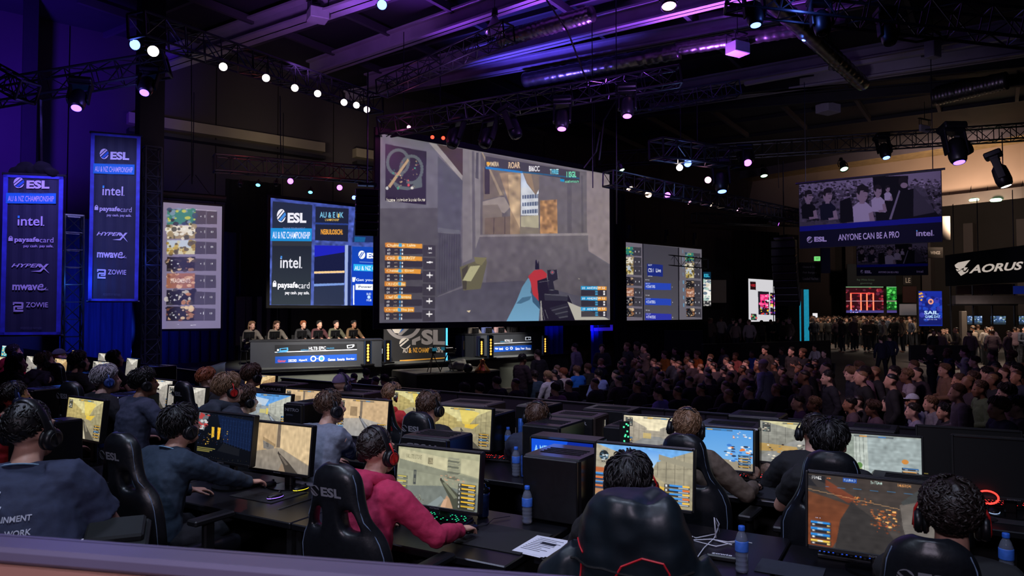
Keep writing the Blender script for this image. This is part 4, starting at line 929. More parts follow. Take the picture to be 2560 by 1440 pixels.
def photo_letters(f,full=True):
 esl_mark(f,2023.8,597,7.2,PR_L,PR_D,PR_D,1,8); f.text('ESL',2035,602.5,2066,590,PR_L,1,.05)
 if full:
  f.F0 = f.F; F0 = f.F; f.F = lambda x,y: F0(x,y - (x - 2095) * .035)
  f.text('ANYONE CAN BE A PRO',2095,601,2247,585,PR_L,1,.015); f.F = F0
  f.text('intel',2289,593,2329,578.5,PR_L,1,.02); f.rect(2331,592,2333,590,PR_L,1); f.rect(2289,581,2292,578,PR_C,3)
photo_letters(f); f.build('lettering',t,f.M)
mb = MB(); mb.tube([(-W / 2 - .1,0,H / 2 + .04),(W / 2 + .1,0,H / 2 + .04)],.03,8)
for s in (-1,1): mb.tube([(s * W * .45,0,H / 2),(s * W * .45,0,H / 2 + 3)],.012,5)
mb.build('hanging_bar',STEEL,t)
lamp('photo_banner_light','SPOT',P(2140,380,14),900,(.72,.62,1),P(2180,520,21),spot_size=R(62),spot_blend=1,shadow_soft_size=.2)
lamp('photo_banner_light','SPOT',P(2230,560,25),160,(.7,.62,1),P(2230,655,31),spot_size=R(60),spot_blend=1,shadow_soft_size=.2)  # spot without a fixture, added to brighten the smaller banner
SQ = [(2142,612),(2320,606),(2318,686),(2142,690)]
t2,W2,H2 = panel('photo_banner','second smaller photo banner hanging lower behind the large one','banner',*SQ,31)
o = bpy.data.objects.new('print',pm); link(o,t2); o.location = (0,-.012,0); o.scale = (W2 / W,1,H2 / H)
mb = MB(); mb.box((0,.01,0),(W2 + .03,.04,H2 + .03)); mb.build('cloth',MATTB,t2)
f = flat_on(t2,W2,H2,SQ,.018,.003); esl_mark(f,2154,680,3.6,PR_L,PR_D,PR_D,1,4); f.text('ESL',2161,684,2178,677,PR_L,1,.05); f.text('ANYONE CAN BE A PRO',2195,683,2245,678.5,PR_L,1,.01); f.text('intel',2290,681,2306,675,PR_L,1); f.build('lettering',t2,f.M)
# black sign with the white eagle mark
AQ = [(2362,629),(2640,614),(2640,712),(2362,707)]
t,W,H = panel('hanging_sign','black hanging sign with a white eagle mark at the right edge','sign',*AQ,29)
mb = MB(); mb.box((0,.12,0),(W,.24,H),bev=.02); mb.build('sign_box',M('sign_black',(12,12,13),.6,noise=.1,scale=3),t)
f = flat_on(t,W,H,AQ,.006,.004); Z2 = lambda x,y: (1960 + x / 3.13,400 + y / 3.13); AW = M('sign_white',(235,224,214),.6,em=.55,emcol=(235,220,205))
f.poly([Z2(*q) for q in ((1337,800),(1365,782),(1460,770),(1432,800),(1412,825),(1375,840))],AW,1); f.poly([Z2(*q) for q in ((1337,803),(1385,838),(1346,822))],AW,1); f.poly([Z2(*q) for q in ((1346,832),(1395,840),(1355,850))],AW,1); f.poly([Z2(*q) for q in ((1360,856),(1398,840),(1405,858),(1422,862),(1446,838),(1440,860),(1385,888))],AW,1); f.poly([Z2(*q) for q in ((1412,825),(1440,826),(1420,850),(1405,848))],AW,1)
F0 = f.F; f.F = lambda x,y: F0(x,y - (x - 2425) * .0); f.text('AORUS',*Z2(1448,874),*Z2(1875,810),AW,1,.03,.3); f.F = F0
f.build('lettering',t,f.M)
for s in (-.85,-.35,.3): mb = MB(); mb.tube([(s * W / 2,.1,H / 2),(s * W / 2,.1,H / 2 + 2)],.015,5); mb.build('hanging_cable',STEEL,t)
# platform, barriers, stage, far hall
mb = MB(); pts = [uv(-26,11.4),uv(-26,-6),uv(9,-6),uv(9,8.0),uv(.9,8.15),uv(-9.2,8.6),uv(-11.5,8.7)]
pts = [(p.x,p.y) for p in pts]; a = sum(pts[i - 1][0] * pts[i][1] - pts[i][0] * pts[i - 1][1] for i in range(len(pts)))
mb.prism(pts if a > 0 else pts[::-1],FLOOR,0.0)
structure(mb.build('floor_platform',M('black_stage_carpet',(14,13,16),.9,noise=.35,scale=20)))
BARR = M('smoked_acrylic',(52,44,54),.28,noise=.12,scale=2); BARL = M('barrier_black',(12,11,14),.5,noise=.2,scale=3)
def barrier(a,b,n,z,label,zb=0.0,ret=None):
 a,b = Vector(a),Vector(b); a.z = b.z = 0; d = b - a; L = d.length; rz = math.atan2(d.y,d.x)
 t = thing('barrier',label,'barrier',a,rz,'low barriers around the players')
 for k in range(n):
  x = L * (k + .5) / n
  mb = MB(); mb.box((x,0,zb + (z - .24) / 2),(L / n - .03,.05,z - .24),bev=.006); mb.build('lower_panel',BARL,t)
  mb = MB(); mb.box((x,0,z - .12),(L / n - .015,.025,.24),bev=.004); mb.build('acrylic_panel',BARR,t)
 for k in range(n + 1):
  mb = MB(); mb.box((L * k / n,.02,z / 2),(.02,.04,z),bev=.004); mb.build('post',STEEL,t)
 mb = MB(); mb.box((L / 2,0,z + .008),(L,.06,.02),bev=.004); mb.build('top_rail',STEEL,t)
 return t
barrier(P(704,940,12.0),P(1662,1021,8.2),9,.86,'long barrier of smoked panels behind the second desk row')
barrier(P(1662,1021,8.2),P(2700,1082,6.3),8,.86,'right barrier of smoked panels in front of the standing crowd')
barrier(P(60,868,21.0),P(493,925,13.4),8,.86,'left barrier of smoked panels before the blue lit drapes')
barrier(P(493,925,13.4),P(562,907,15.6),2,.86,'short end piece of the left barrier turning to the stage')
STG = .32
def sg(x,y,z=STG): return G(x,y,z)
e0,e1,e2,e3 = sg(520,929),sg(955,913),sg(1424,884),sg(1470,880)
stage_poly = [e0,e1,e2,e3,e3 + Vector((-3.0,4.2,0)),e0 + Vector((-3.4,4.0,0))]
t = thing('stage','long low grey stage carrying the two team desks','stage',(e1.x,e1.y,FLOOR))
sp = [(p.x - e1.x,p.y - e1.y) for p in stage_poly]
mb = MB(); mb.prism(sp,STG - FLOOR - .08,STG - FLOOR); mb.build('deck',M('stage_deck',(86,90,88),.6,noise=.15,scale=2),t)
sp2 = [(p[0] - .05,p[1] + .1) for p in sp]; mb = MB(); mb.prism(sp2,0,STG - FLOOR - .08); mb.build('fascia',M('stage_fascia',(96,102,96),.7,noise=.15,scale=1),t)
mb = MB()
for p,q in ((e0,e1),(e1,e2)):
 d = q - p; c = (p + q) / 2 - e1; mb.box((c.x,c.y,STG - FLOOR - .03),(d.length,.03,.05),0,math.atan2(d.y,d.x))
mb.build('edge_trim',STEEL,t)
# lower stage in front, with steps
p0,p1 = P(1042,925,20.5),P(1250,920,22.0); d = p1 - p0; rz = math.atan2(d.y,d.x); zt = .16
t = thing('lower_stage','black block in front of the stage holding camera gear','platform',(p0.x,p0.y,FLOOR),rz)
mb = MB(); mb.box((d.length / 2,.9,(zt - FLOOR) / 2),(d.length,1.8,zt - FLOOR),bev=.01); mb.build('block',MATTB,t)
mb = MB(); mb.box((d.length / 2,.9,zt - FLOOR + .012),(d.length - .04,1.76,.02)); mb.build('top_sheet',M('stage_top_grey',(120,116,108),.6,noise=.2,scale=3),t)
t = thing('steps','dark stage steps left of the black block','steps',(p0.x - .75,p0.y - .1,FLOOR),rz)
for k in range(4):
 mb = MB(); mb.box((0,k * .26,.11 + .21 * k),(1.0,.30,.05),bev=.005); mb.build('tread',M('step_grey',(74,78,74),.6,noise=.1,scale=4),t)
for s in (-1,1): mb = MB(); mb.prism([(0,0),(.95,0),(.95,.8),(.75,.8)],s * .5 - .02,s * .5 + .02,0,lambda x,y,z: (z,x - .12,y)); mb.build('side_plate',MATTB,t)
# team desks
def team_desk(label,quad,D,left,group='team desks on the stage'):
 t,W,H = panel('team_desk',label,'desk',*quad,D,group)
 DESK = M('stage_desk_grey',(58,62,70),.5,noise=.1,scale=2)
 mb = MB(); mb.box((0,.03,0),(W,.06,H),bev=.01); mb.build('front_panel',DESK,t)
 mb = MB(); mb.box((0,.42,H / 2 + .02),(W + .06,.86,.05),bev=.01); mb.build('desk_top',M('stage_desk_top',(44,46,52),.4,noise=.1,scale=3),t)
 for s in (-1,1): mb = MB(); mb.box((s * (W / 2 - .03),.42,0),(.06,.8,H)); mb.build('side_panel',DESK,t)
 return t,W,H
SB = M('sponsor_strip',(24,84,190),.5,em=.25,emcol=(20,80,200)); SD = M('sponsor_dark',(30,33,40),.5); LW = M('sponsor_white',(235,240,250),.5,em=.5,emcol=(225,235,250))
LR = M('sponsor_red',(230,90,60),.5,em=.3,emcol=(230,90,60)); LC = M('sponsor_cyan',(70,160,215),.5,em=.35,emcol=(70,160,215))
LQ = [(625,859),(955,848),(955,914),(625,928)]
t,W,H = team_desk('stage desk of the left team with six seated players',LQ,20.9,True)
f = flat_on(t,W,H,LQ,.002,.004); Z = lambda x,y: (560 + x / 3,480 + y / 3)
def zq(f,pts,m,l): f.poly([Z(*q) for q in pts],m,l)
zq(f,((380,1155),(996,1130),(996,1172),(380,1206)),SD,1); zq(f,((380,1206),(996,1172),(996,1178),(380,1212)),LW,2); zq(f,((384,1242),(996,1208),(996,1256),(384,1292)),SB,1)
F0 = f.F; sk = lambda x,y: F0(*Z(x,y - (x - 690) * .05)); f.F = sk
f.text('HLTB EPIC',636,1184,764,1160,LW,2,.01); f.text('AUSTRALIA',575,1188,632,1178,LC,2); f.text('CHALLENGER',768,1180,826,1170,LC,2)
for (s,a,b,m) in (('Gamer',404,464,LR),('DISCORD',484,545,LW),('HyperX',563,625,LW),('Games',780,835,LW),('Favourite',850,905,LW),('Energizer',918,980,LW)): f.text(s,a,1270,b,1250,m,2,.02)
f.disc(670,1250,22,LW,2,20); f.disc(732,1250,22,LW,2,20); f.disc(670,1250,14,SB,3,16); f.disc(732,1250,14,LC,3,16); f.rect(696,1252,706,1248,LW,2)
f.poly([(394,1168),(480,1160),(482,1182),(470,1196),(400,1198)],LC,2); f.disc(405,1178,14,SD,3,16); f.disc(405,1178,8,LW,4,14); f.poly([(425,1170),(470,1168),(472,1176),(426,1180)],SD,3); f.poly([(920,1155),(976,1150),(978,1164),(960,1176),(924,1180)],LW,2); f.poly([(926,1160),(966,1156),(960,1170),(930,1174)],SD,3)
f.F = F0; f.build('lettering',t,f.M)
RQ = [(1183,838),(1358,833),(1358,886),(1183,896)]
t,W,H = team_desk('stage desk of the right team below the huge screen',RQ,25.6,False)
f = flat_on(t,W,H,RQ,.002,.004); Z3 = lambda x,y: (1100 + x / 4,780 + y / 4); F0 = f.F; f.F = lambda x,y: F0(*Z3(x,y))
f.poly([(540,312),(915,298),(915,302),(540,318)],LW,2); f.poly([(540,345),(915,330),(915,376),(540,402)],SB,1); f.text('ROYAL ET',646,298,724,274,LW,2,.01); f.text('AUSTRALIA',600,302,645,292,LC,2); f.poly([(852,250),(908,248),(908,280),(852,282)],LW,1); f.poly([(858,256),(884,254),(884,276),(858,278)],SD,2); f.disc(895,264,9,SD,2)
for (s,a,b) in (('gigabyte',546,580),('lazmuk',590,630),('Game',752,795),('Deeper',806,845),('Pirate',856,905)): f.text(s,a,380,b,352,LW,2,.02)
f.disc(668,366,14,LW,2,16); f.disc(668,364,8,SB,3,12); f.disc(712,362,15,LW,2,16); f.poly([(704,352),(722,360),(704,374)],SB,3)
f.F = F0; f.build('lettering',t,f.M)
SQ2 = [(1153,843),(1183,838),(1183,896),(1153,888)]
t = thing('desk_end','dark blue angled end of the right team desk with a badge','desk',P(1168,866,25.9),STAGEROT - R(70))
mb = MB(); mb.box((0,.04,0),(1.05,.08,.76),bev=.01); mb.build('front_panel',M('desk_end_navy',(20,24,60),.5,noise=.1,scale=2),t)
f = Flat(.004); f.rect(-.16,-.12,.16,.2,M('badge_gold',(160,130,90),.5),1); f.text('XYZ',-.1,-.06,.1,.08,SD,2); f.M = FRONT; f.build('badge',t,f.M)
# light pillars on the stage
def pillar(x,yb,yt,D,lab,col=(255,190,80)):
 a = P(x,yb,D); b = P(x,yt,D); h = b.z - a.z
 t = thing('light_pillar',lab,'light',a,STAGEROT,'light pillars on the stage')
 mb = MB(); mb.box((0,0,.02),(.34,.26,.05),bev=.01); mb.box((0,.03,h / 2),(.2,.1,h),bev=.02); mb.build('housing',BLACK,t)
 mb = MB(); r = random.Random(int(x))
 for k in range(6): mb.lathe([(0,.012),(.028,.01),(.04,0)],10,0,(0,-.025,h * (.2 + .12 * k)),(R(90),0,0))
 mb.build('led_row',M('amber_led',col,.4,em=1.4,emcol=col),t)
 for s in (-1,1): mb = MB(); mb.box((s * .1,-.01,h / 2),(.015,.05,h * .96)); mb.build('edge_strip',M('pillar_edge',(70,90,130),.3,.5),t)
pillar(919,913,851,21.7,'amber light pillar at the right end of the left team desk'); pillar(969,908,850,21.9,'amber light pillar left of the floor sign')
pillar(1203,893,846,24.3,'thin amber light pillar before the right team desk'); pillar(1226,897,838,24.0,'taller amber light pillar beside the thin one'); pillar(1362,888,838,26.6,'amber light pillar at the right end of the right team desk')
mb = MB(); mb.box((0,0,0),(.62,.5,.78),bev=.02); o = mb.build('stage_cabinet',M('cabinet_dark',(34,36,44),.5,noise=.1,scale=3),loc=P(938,882,23.0)); o.rotation_euler.z = STAGEROT; tag(o,'dark cabinet at the right end of the left team desk','cabinet')
f = Flat(.004); f.text('101',-.12,-.02,.12,.14,LW,1,.01); f.M = Matrix.Translation((0,-.252,0)) @ FRONT; f.build('lettering',o,f.M)
# floor sign with the large mark
FQ = [(959,700),(1113,700),(1113,901),(960,906)]
t,W,H = panel('floor_sign','black stage sign with a large round mark below the huge screen','sign',*FQ,23.6)
mb = MB(); mb.box((0,.06,0),(W,.12,H),bev=.01); mb.build('board',M('sign_board',(30,30,34),.6,noise=.15,scale=2),t)
f = flat_on(t,W,H,FQ,.003,.006); F0 = f.F; f.F = lambda x,y: F0(*Z(x,y)); GR = M('sign_grey',(150,146,148),.6); GW = M('sign_cream',(220,214,206),.6); GY = M('sign_gold',(236,176,70),.6)
f.disc(1345,970,140,GR,1,40); f.disc(1345,970,112,SD,2,36); f.poly([(1250,1010),(1330,950),(1380,900),(1420,960),(1330,1060),(1270,1050)],PR_B,3); f.poly([(1258,1030),(1300,1000),(1340,1020),(1310,1064),(1280,1060)],GW,4); f.poly([(1300,1075),(1420,960),(1440,980),(1330,1078)],GR,3)
f.text('SL',1480,1146,1658,1032,GR,2,.05); f.poly([(1410,1148),(1410,1110),(1470,1080),(1475,1110),(1440,1124),(1440,1148)],GR,2); esl_mark(f,1358,1138,42,GW,SD,SD,2)
f.text('AU',1342,1208,1378,1170,GW,2,.02); f.text('&',1386,1208,1408,1170,GY,2,.02); f.text('NZ CHAMP',1420,1204,1540,1168,GY,2,.02); f.text('IONSHIP',1544,1202,1660,1162,GW,2,.02); f.poly([(1320,1262),(1655,1238),(1655,1246),(1320,1272)],GY,2)
f.F = F0; f.build('lettering',t,f.M)
mb = MB(); mb.box((W / 2 + .05,-.02,0),(.05,.06,H)); mb.build('light_tube',M('cyan_tube',(90,200,240),.4,em=1.2,emcol=(80,190,240)),t)
# gear on the lower stage
def cam_rig(x,y,D,lab,rz):
 p = P(x,y,D); p.z = zt + .02
 t = thing('broadcast_camera',lab,'camera',p,rz,'broadcast cameras on the black block'); t.scale = (.62,) * 3
 mb = MB()
 for k in range(3): a = k * 2.09; mb.tube([(0,0,.9),(.38 * math.cos(a),.38 * math.sin(a),.015)],.022,6)
 mb.build('tripod',BLACK,t); mb = MB(); mb.box((0,0,1.02),(.2,.5,.24),bev=.02); mb.box((0,-.1,1.2),(.08,.2,.1),bev=.01); mb.build('camera_body',BLACK,t)
 mb = MB(); mb.lathe([(.06,0),(.065,.2),(.08,.24),(.07,.24),(0,.22)],14,0,(0,.25,1.02),(R(-90),0,0)); mb.build('lens',GLOSSB,t,True)
 mb = MB(); mb.box((0,-.34,1.1),(.22,.03,.15),bev=.005); mb.build('viewfinder',M('finder_cyan',(60,160,180),.4,em=.25,emcol=(60,160,190)),t)
cam_rig(1082,915,21.0,'black broadcast camera left of the steps block',R(20)); cam_rig(1120,905,21.4,'black broadcast camera beside the grey dust sheet',R(-40))
mb = MB(); mb.ell((0,0,.12),(.30,.2,.15),14); mb.ell((.1,.05,.2),(.12,.1,.12),12); o = bpy.data.objects.new('dust_sheet',remeshed(mb,'dust_sheet',.03,[M('grey_sheet',(150,150,146),.8)],1,lambda p: .05 * mnoise.noise(Vector(p) * 6))); link(o); o.location = P(1146,905,21.6); o.location.z = zt + .05; tag(o,'pale grey dust sheet lying on the black block','sheet')
mb = MB(); mb.ell((0,0,.14),(.14,.14,.14),20); mb.box((0,0,.02),(.1,.1,.04)); o = mb.build('monitor_ball',BLACK,smooth=True,loc=(0,0,0)); o.location = P(1170,905,20.9); o.location.z = zt + .02; tag(o,'round black loudspeaker beside the dust sheet','loudspeaker')
mb = MB(); mb.lathe([(.24,0),(.22,.08),(.14,.18),(.06,.3),(.08,.36),(0,.40)],16); o = mb.build('trophy',M('trophy_orange_tint',(190,130,60),.3,.9,noise=.4,scale=9),smooth=True); o.location = P(1206,905,21.0); o.location.z = zt + .02; tag(o,'orange tinted trophy standing on the black block','trophy')  # the orange light on it is put into the colour
# the far hall
def lightbox(name,label,cat,quad,D,fn,bg_,w,h,mat=LEDM,depth=.2,group=None):
 t,W,H = panel(name,label,cat,*quad,D,group); p = Paint(w,h,bg_); p.F = homography(quad,[(0,0),(1,0),(1,1),(0,1)]); fn(p)
 o = bpy.data.objects.new('picture',p.mesh('picture',W,H,mat)); link(o,t); o.location = (0,-.012,0)
 mb = MB(); mb.box((0,depth / 2,0),(W + .06,depth,H + .06),bev=.01); mb.build('casing',FRAME,t); return t,W,H
def Q(x0,y0,x1,y1): return [(x0,y0),(x1,y0),(x1,y1),(x0,y1)]
def fn(p):
 p.rect(1757,680,1777,697,(10,40,60)); p.text('ESL',1760,685,1774,693,(60,190,220),.03); p.rect(1754,699,1777,752,(232,230,220)); p.scatter(1756,702,1776,750,40,[(200,190,170),(70,90,110),(230,226,220),(150,180,170)],.2,3,.8); p.rect(1754,752,1777,765,(50,50,54)); p.scatter(1755,754,1776,764,12,[(180,176,170)],.2,3)
lightbox('advert_lightbox','tall bright advert lightbox right of the triple screen','lightbox',Q(1754,680,1777,765),36,fn,(20,20,24),24,84)
def fn(p):
 p.rect(1872,700,1960,800,(198,196,200)); p.rect(1876,706,1890,726,(30,10,14)); p.text('VIBES',1877,712,1889,718,(210,40,50),.02); p.rect(1895,729,1922,787,(24,20,30)); p.rect(1900,736,1920,772,(220,40,110)); p.scatter(1900,738,1920,770,26,[(230,230,236),(30,20,30),(240,90,150)],.18,2); p.scatter(1896,770,1922,786,22,[(230,190,40),(60,120,220),(30,20,30),(210,60,60)],.16,3)
 p.rect(1925,731,1955,787,(26,20,34)); p.scatter(1926,734,1952,786,50,[(210,60,140),(230,200,90),(50,40,70),(200,200,230),(90,60,160)],.14,4); p.rect(1876,786,1890,802,(24,24,34)); p.scatter(1877,788,1890,800,10,[(80,160,90),(200,90,90),(60,70,130)],.25,5)
lightbox('poster_board','bright white poster board with pink game posters at the far wall','poster board',[(1872,699),(1962,700),(1962,800),(1870,807)],42,fn,(198,196,200),120,130)
p = P(1968,775,40); mb = MB(); mb.box((p.x,p.y,2.7),(.9,.9,6.9),0,R(30)); structure(mb.build('column',MATTB))
def fn(p):
 p.rect(2115,717,2248,782,(46,10,18)); p.rect(2212,717,2248,775,(30,120,40),col2=(20,80,30)); p.scatter(2214,720,2247,772,40,[(50,170,60),(16,50,20),(90,200,90)],.1,2); p.scatter(2116,718,2210,780,70,[(120,20,36),(30,8,14),(90,30,50),(160,50,60)],.07,5)
 for x in (2127,2152,2167,2183): p.rect(x - 2,733,x + 2,778,(255,90,50)); p.rect(x - .7,733,x + .7,778,(255,190,150))
 p.rect(2125,732,2185,734,(255,80,70)); p.rect(2115,752,2248,753.4,(170,130,140)); p.line(2115,717.6,2248,717.6,1,(150,220,160)); p.rect(2115,776,2248,782,(70,60,120))
 p.scatter(2120,774,2150,782,10,[(120,160,255),(230,200,255)],.15,3)
lightbox('led_wall','red and green lit booth wall behind the far crowd','booth wall',Q(2115,717,2248,782),50,fn,(40,10,16),150,80,depth=.6)
def fn(p):
 p.rect(2297,728,2354,812,(20,40,150),col2=(14,22,90)); p.scatter(2298,734,2354,800,40,[(30,70,190),(14,20,90),(60,60,170)],.14,4,.7); p.disc(2327,754,7,7,(230,150,120)); p.disc(2327,754,3.4,3.4,(80,60,110)); p.text('SAIL',2310,777,2346,786,(190,220,250),.03); p.text('GAME DAY',2312,788,2350,795,(170,210,240),.02); p.text('Conquer the seas',2309,797,2342,801,(220,226,240),0); p.scatter(2298,732,2306,752,8,[(220,160,60)],.3,3)
lightbox('advert_lightbox','tall blue advert screen right of the far crowd','lightbox',Q(2297,728,2355,815),42,fn,(20,40,140),64,100)
for k,(x0,y0,x1,y1) in enumerate(((2418,790,2455,811),(2477,790,2514,811),(2547,790,2585,811))):
 def fn(p,k=k): p.rect(x0,y0,x1,y1,(70,96,140),col2=(40,60,90)); p.scatter(x0,y0,x1,y1,40,[(180,200,230),(40,60,80),(90,110,90),(120,150,200)],.12,k + 2); p.rect(x0,y1 - 5,x1,y1,(40,50,60))
 lightbox('booth_monitor',('leftmost','middle','rightmost')[k] + ' of three bright monitors over the right booth tables','monitor',Q(x0,y0,x1,y1),34,fn,(60,80,120),40,24,MONM,.06,'monitors at the right booth')
for (x,y0,y1,D,lab) in ((2016,722,800,41,'taller'),(1996,742,802,40.5,'shorter')):
 a,b = P(x,y1,D),P(x,y0,D); a.z = FLOOR; h = b.z - a.z; t = thing('cyan_tower',f'{lab} of two cyan lit towers beside the black column','light tower',a)
 mb = MB(); mb.box((0,.15,h / 2),(.34,.3,h)); mb.build('core',MATTB,t); mb = MB(); mb.box((0,-.02,h / 2),(.27,.04,h * .98)); mb.build('glow_face',M('cyan_face',(30,140,170),.5,em=.9,emcol=(24,130,160),noise=.6,scale=6),t)
def plate(name,label,cat,q,D,col,txt=(),tm=None,em=0,grp=None):
 t,W,H = panel(name,label,cat,*q,D,grp); mb = MB(); mb.box((0,.05,0),(W,.1,H),bev=.01); mb.build('board',M('plate_%d_%d_%d_%s' % (*col,em),col,.6,em=em,noise=.06,scale=2),t)
 if txt:
  f = flat_on(t,W,H,q,.004,.004)
  for (s,a,b,c,d) in txt: f.text(s,a,d,c,b,tm or PR_W,1,.01)
  f.build('lettering',t,f.M)
 return t
MENU = M('menu_white',(190,186,180),.6)
plate('menu_board','dark menu board with three rows of dishes and prices','menu board',Q(2000,656,2052,706),34,(20,20,24),(('Chicken & Chips',2007,665,2040,671),('Fish Burgers',2007,679,2042,685),('Loaded Nachos',2007,693,2045,700)),MENU)
plate('menu_board','narrow dark menu board left of the three row board','menu board',Q(1975,658,1998,706),34,(20,20,24),(('HOT FOOD',1978,663,1995,667),('DRINKS',1978,671,1995,675),('SNACKS',1978,680,1995,684),('COFFEE',1978,690,1995,695)),MENU)
plate('exit_sign','green lit exit sign above the menu boards','exit sign',Q(2037,641,2051,652),36,(120,220,120),(('EXIT',2040,644,2048,649),),PR_W,1.0)
plate('hanging_sign','narrow dark blue banner hanging right of the menu boards','sign',Q(2053,620,2076,683),33,(22,24,60))
plate('hanging_sign','dark sign with pale outline mark above the blue advert','sign',Q(2258,690,2280,712),44,(26,24,28),(('LE',2264,695,2276,707),),MENU)
plate('hanging_sign','dark sign with a bird mark beside the black eagle sign','sign',Q(2318,618,2358,645),36,(30,24,22),(('WINGS',2326,628,2350,636),),MENU)
plate('booth_banner','dark green booth banner with pale lettering under the small photo banner','banner',Q(2118,660,2240,716),49,(18,30,44),(('Ray White Group',2142,697,2186,703),('gaming',2150,706,2180,711)),M('sign_teal',(110,150,140),.6))
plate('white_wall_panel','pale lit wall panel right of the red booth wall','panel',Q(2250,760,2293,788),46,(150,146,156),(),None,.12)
plate('booth_banner','dark maroon booth panel above the pale wall panel','panel',Q(2258,716,2292,757),47,(60,32,34))
plate('screen_panel','small white screen glowing left of the far crowd','screen',Q(2033,783,2044,794),46,(230,232,238),(),None,.8)
plate('booth_banner','grey photo panel at the edge of the large photo banner','panel',Q(2356,540,2376,600),34,(120,112,104))
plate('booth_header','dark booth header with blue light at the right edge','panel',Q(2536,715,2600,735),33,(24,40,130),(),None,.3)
plate('booth_header','dark maroon booth header under the black eagle sign','panel',Q(2392,710,2532,736),34,(48,26,32))
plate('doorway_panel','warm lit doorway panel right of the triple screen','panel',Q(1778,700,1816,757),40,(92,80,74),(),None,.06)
plate('information_desk','dark desk block in front of the far left crowd','desk',Q(1660,826,1758,880),28,(14,16,26)); plate('information_desk','long dark counter dividing the audience from the far hall','counter',[(1758,852),(2075,858),(2080,905),(1758,905)],27,(22,20,22))
# booth shelves with cartons
t,W,H = panel('booth_shelf','grey booth shelf loaded with cartons under the eagle sign','shelf',*Q(2385,737,2545,762),33.0)
mb = MB(); mb.box((0,.25,-H / 2),(W,.5,.06)); mb.build('shelf_board',STEEL,t); mb = MB()
for s in (-1,-.3,.3,1): mb.box((s * W / 2,.25,-.6),(.06,.06,H + 2.2))
mb.build('upright',STEEL,t)
ps = t.location.copy(); rzs = t.rotation_euler.z; mb = MB(); mb.box((0,0,.2),(.72,.36,.40),bev=.01); o = mb.build('carton',M('carton_grey',(112,106,114),.7,noise=.1,scale=3))
for k in range(6):
 c = o if k == 0 else o.copy()
 if k: COL.objects.link(c)
 c.location = ps + Matrix.Rotation(rzs,3,'Z') @ Vector((-W / 2 + .45 + k * .46 * W / 2.75,.2,-H / 2 + .03)); c.rotation_euler.z = rzs
 tag(c,('first','second','third','fourth','fifth','sixth')[k] + ' grey carton from the left on the booth shelf','carton','cartons on the booth shelf')
t = thing('post','pale upright post in front of the right booth monitors','post',Vector((P(2407,775,31).x,31,FLOOR))); mb = MB(); mb.box((0,0,1.35),(.22,.2,2.7),bev=.01); mb.build('shaft',M('post_grey',(116,106,100),.6),t); mb = MB(); mb.box((0,0,.03),(.4,.4,.06)); mb.build('base_plate',STEEL,t)
# dark counter round the right booth and the tables
plate('booth_counter','dark booth counter left of the standing crowd at the right','counter',[(2275,862),(2420,864),(2420,904),(2275,902)],25,(26,24,25))
t,W,H = panel('barrier_fence','crowd control fence of pale bars beside the walkway','fence',*[(1962,918),(2100,892),(2102,950),(1962,965)],18.0)
mb = MB()
for z in (-H / 2 + .06,H / 2): mb.tube([(-W / 2,0,z),(W / 2,0,z)],.018,6)
for k in range(19): mb.tube([(-W / 2 + W * k / 18,0,-H / 2 + .06),(-W / 2 + W * k / 18,0,H / 2)],.009,5)
mb.build('bars',M('fence_zinc',(120,116,120),.4,.7),t)
for s in (-.8,.8): mb = MB(); mb.box((s * W / 2,0,-H / 2),(.05,.6,.03)); mb.build('foot',STEEL,t)
t.location.z = FLOOR + H / 2 + .02
# balustrade in front of the camera
a,b = G(-200,1335 - 200 * .0745,1.56),G(1500,1335 + 1500 * .0745,1.56); d = b - a; L = d.length; rz = math.atan2(d.y,d.x)
t = thing('balustrade','blurred wooden balustrade with a grey rail in the near left corner','balustrade',(a.x,a.y,0),rz)
mb = MB(); mb.box((L / 2,-.035,1.545),(L,.07,.03),bev=.008); mb.box((L / 2,-.004,1.535),(L,.012,.05)); mb.build('rail_cap',M('rail_grey',(120,112,140),.35,.2,noise=.1,scale=3),t)
mb = MB(); mb.box((L / 2,-.045,.76),(L,.04,1.53)); mb.build('board',M('balustrade_board',(176,128,112),.6,noise=.15,scale=2.5),t)
lamp('balustrade_fill_light','SPOT',(-1.0,-1.6,3.4),330,(.9,.78,1),(-.6,1.3,1.4),spot_size=R(70),spot_blend=1,shadow_soft_size=.2)  # unseen spot added to brighten the rail and board
lamp('balustrade_fill_light','SPOT',(.7,1.9,2.6),5,(.22,.1,1),(.3,1.25,1.5),spot_size=R(60),spot_blend=1,shadow_soft_size=.1)  # unseen lamp added for the purple tint towards the right
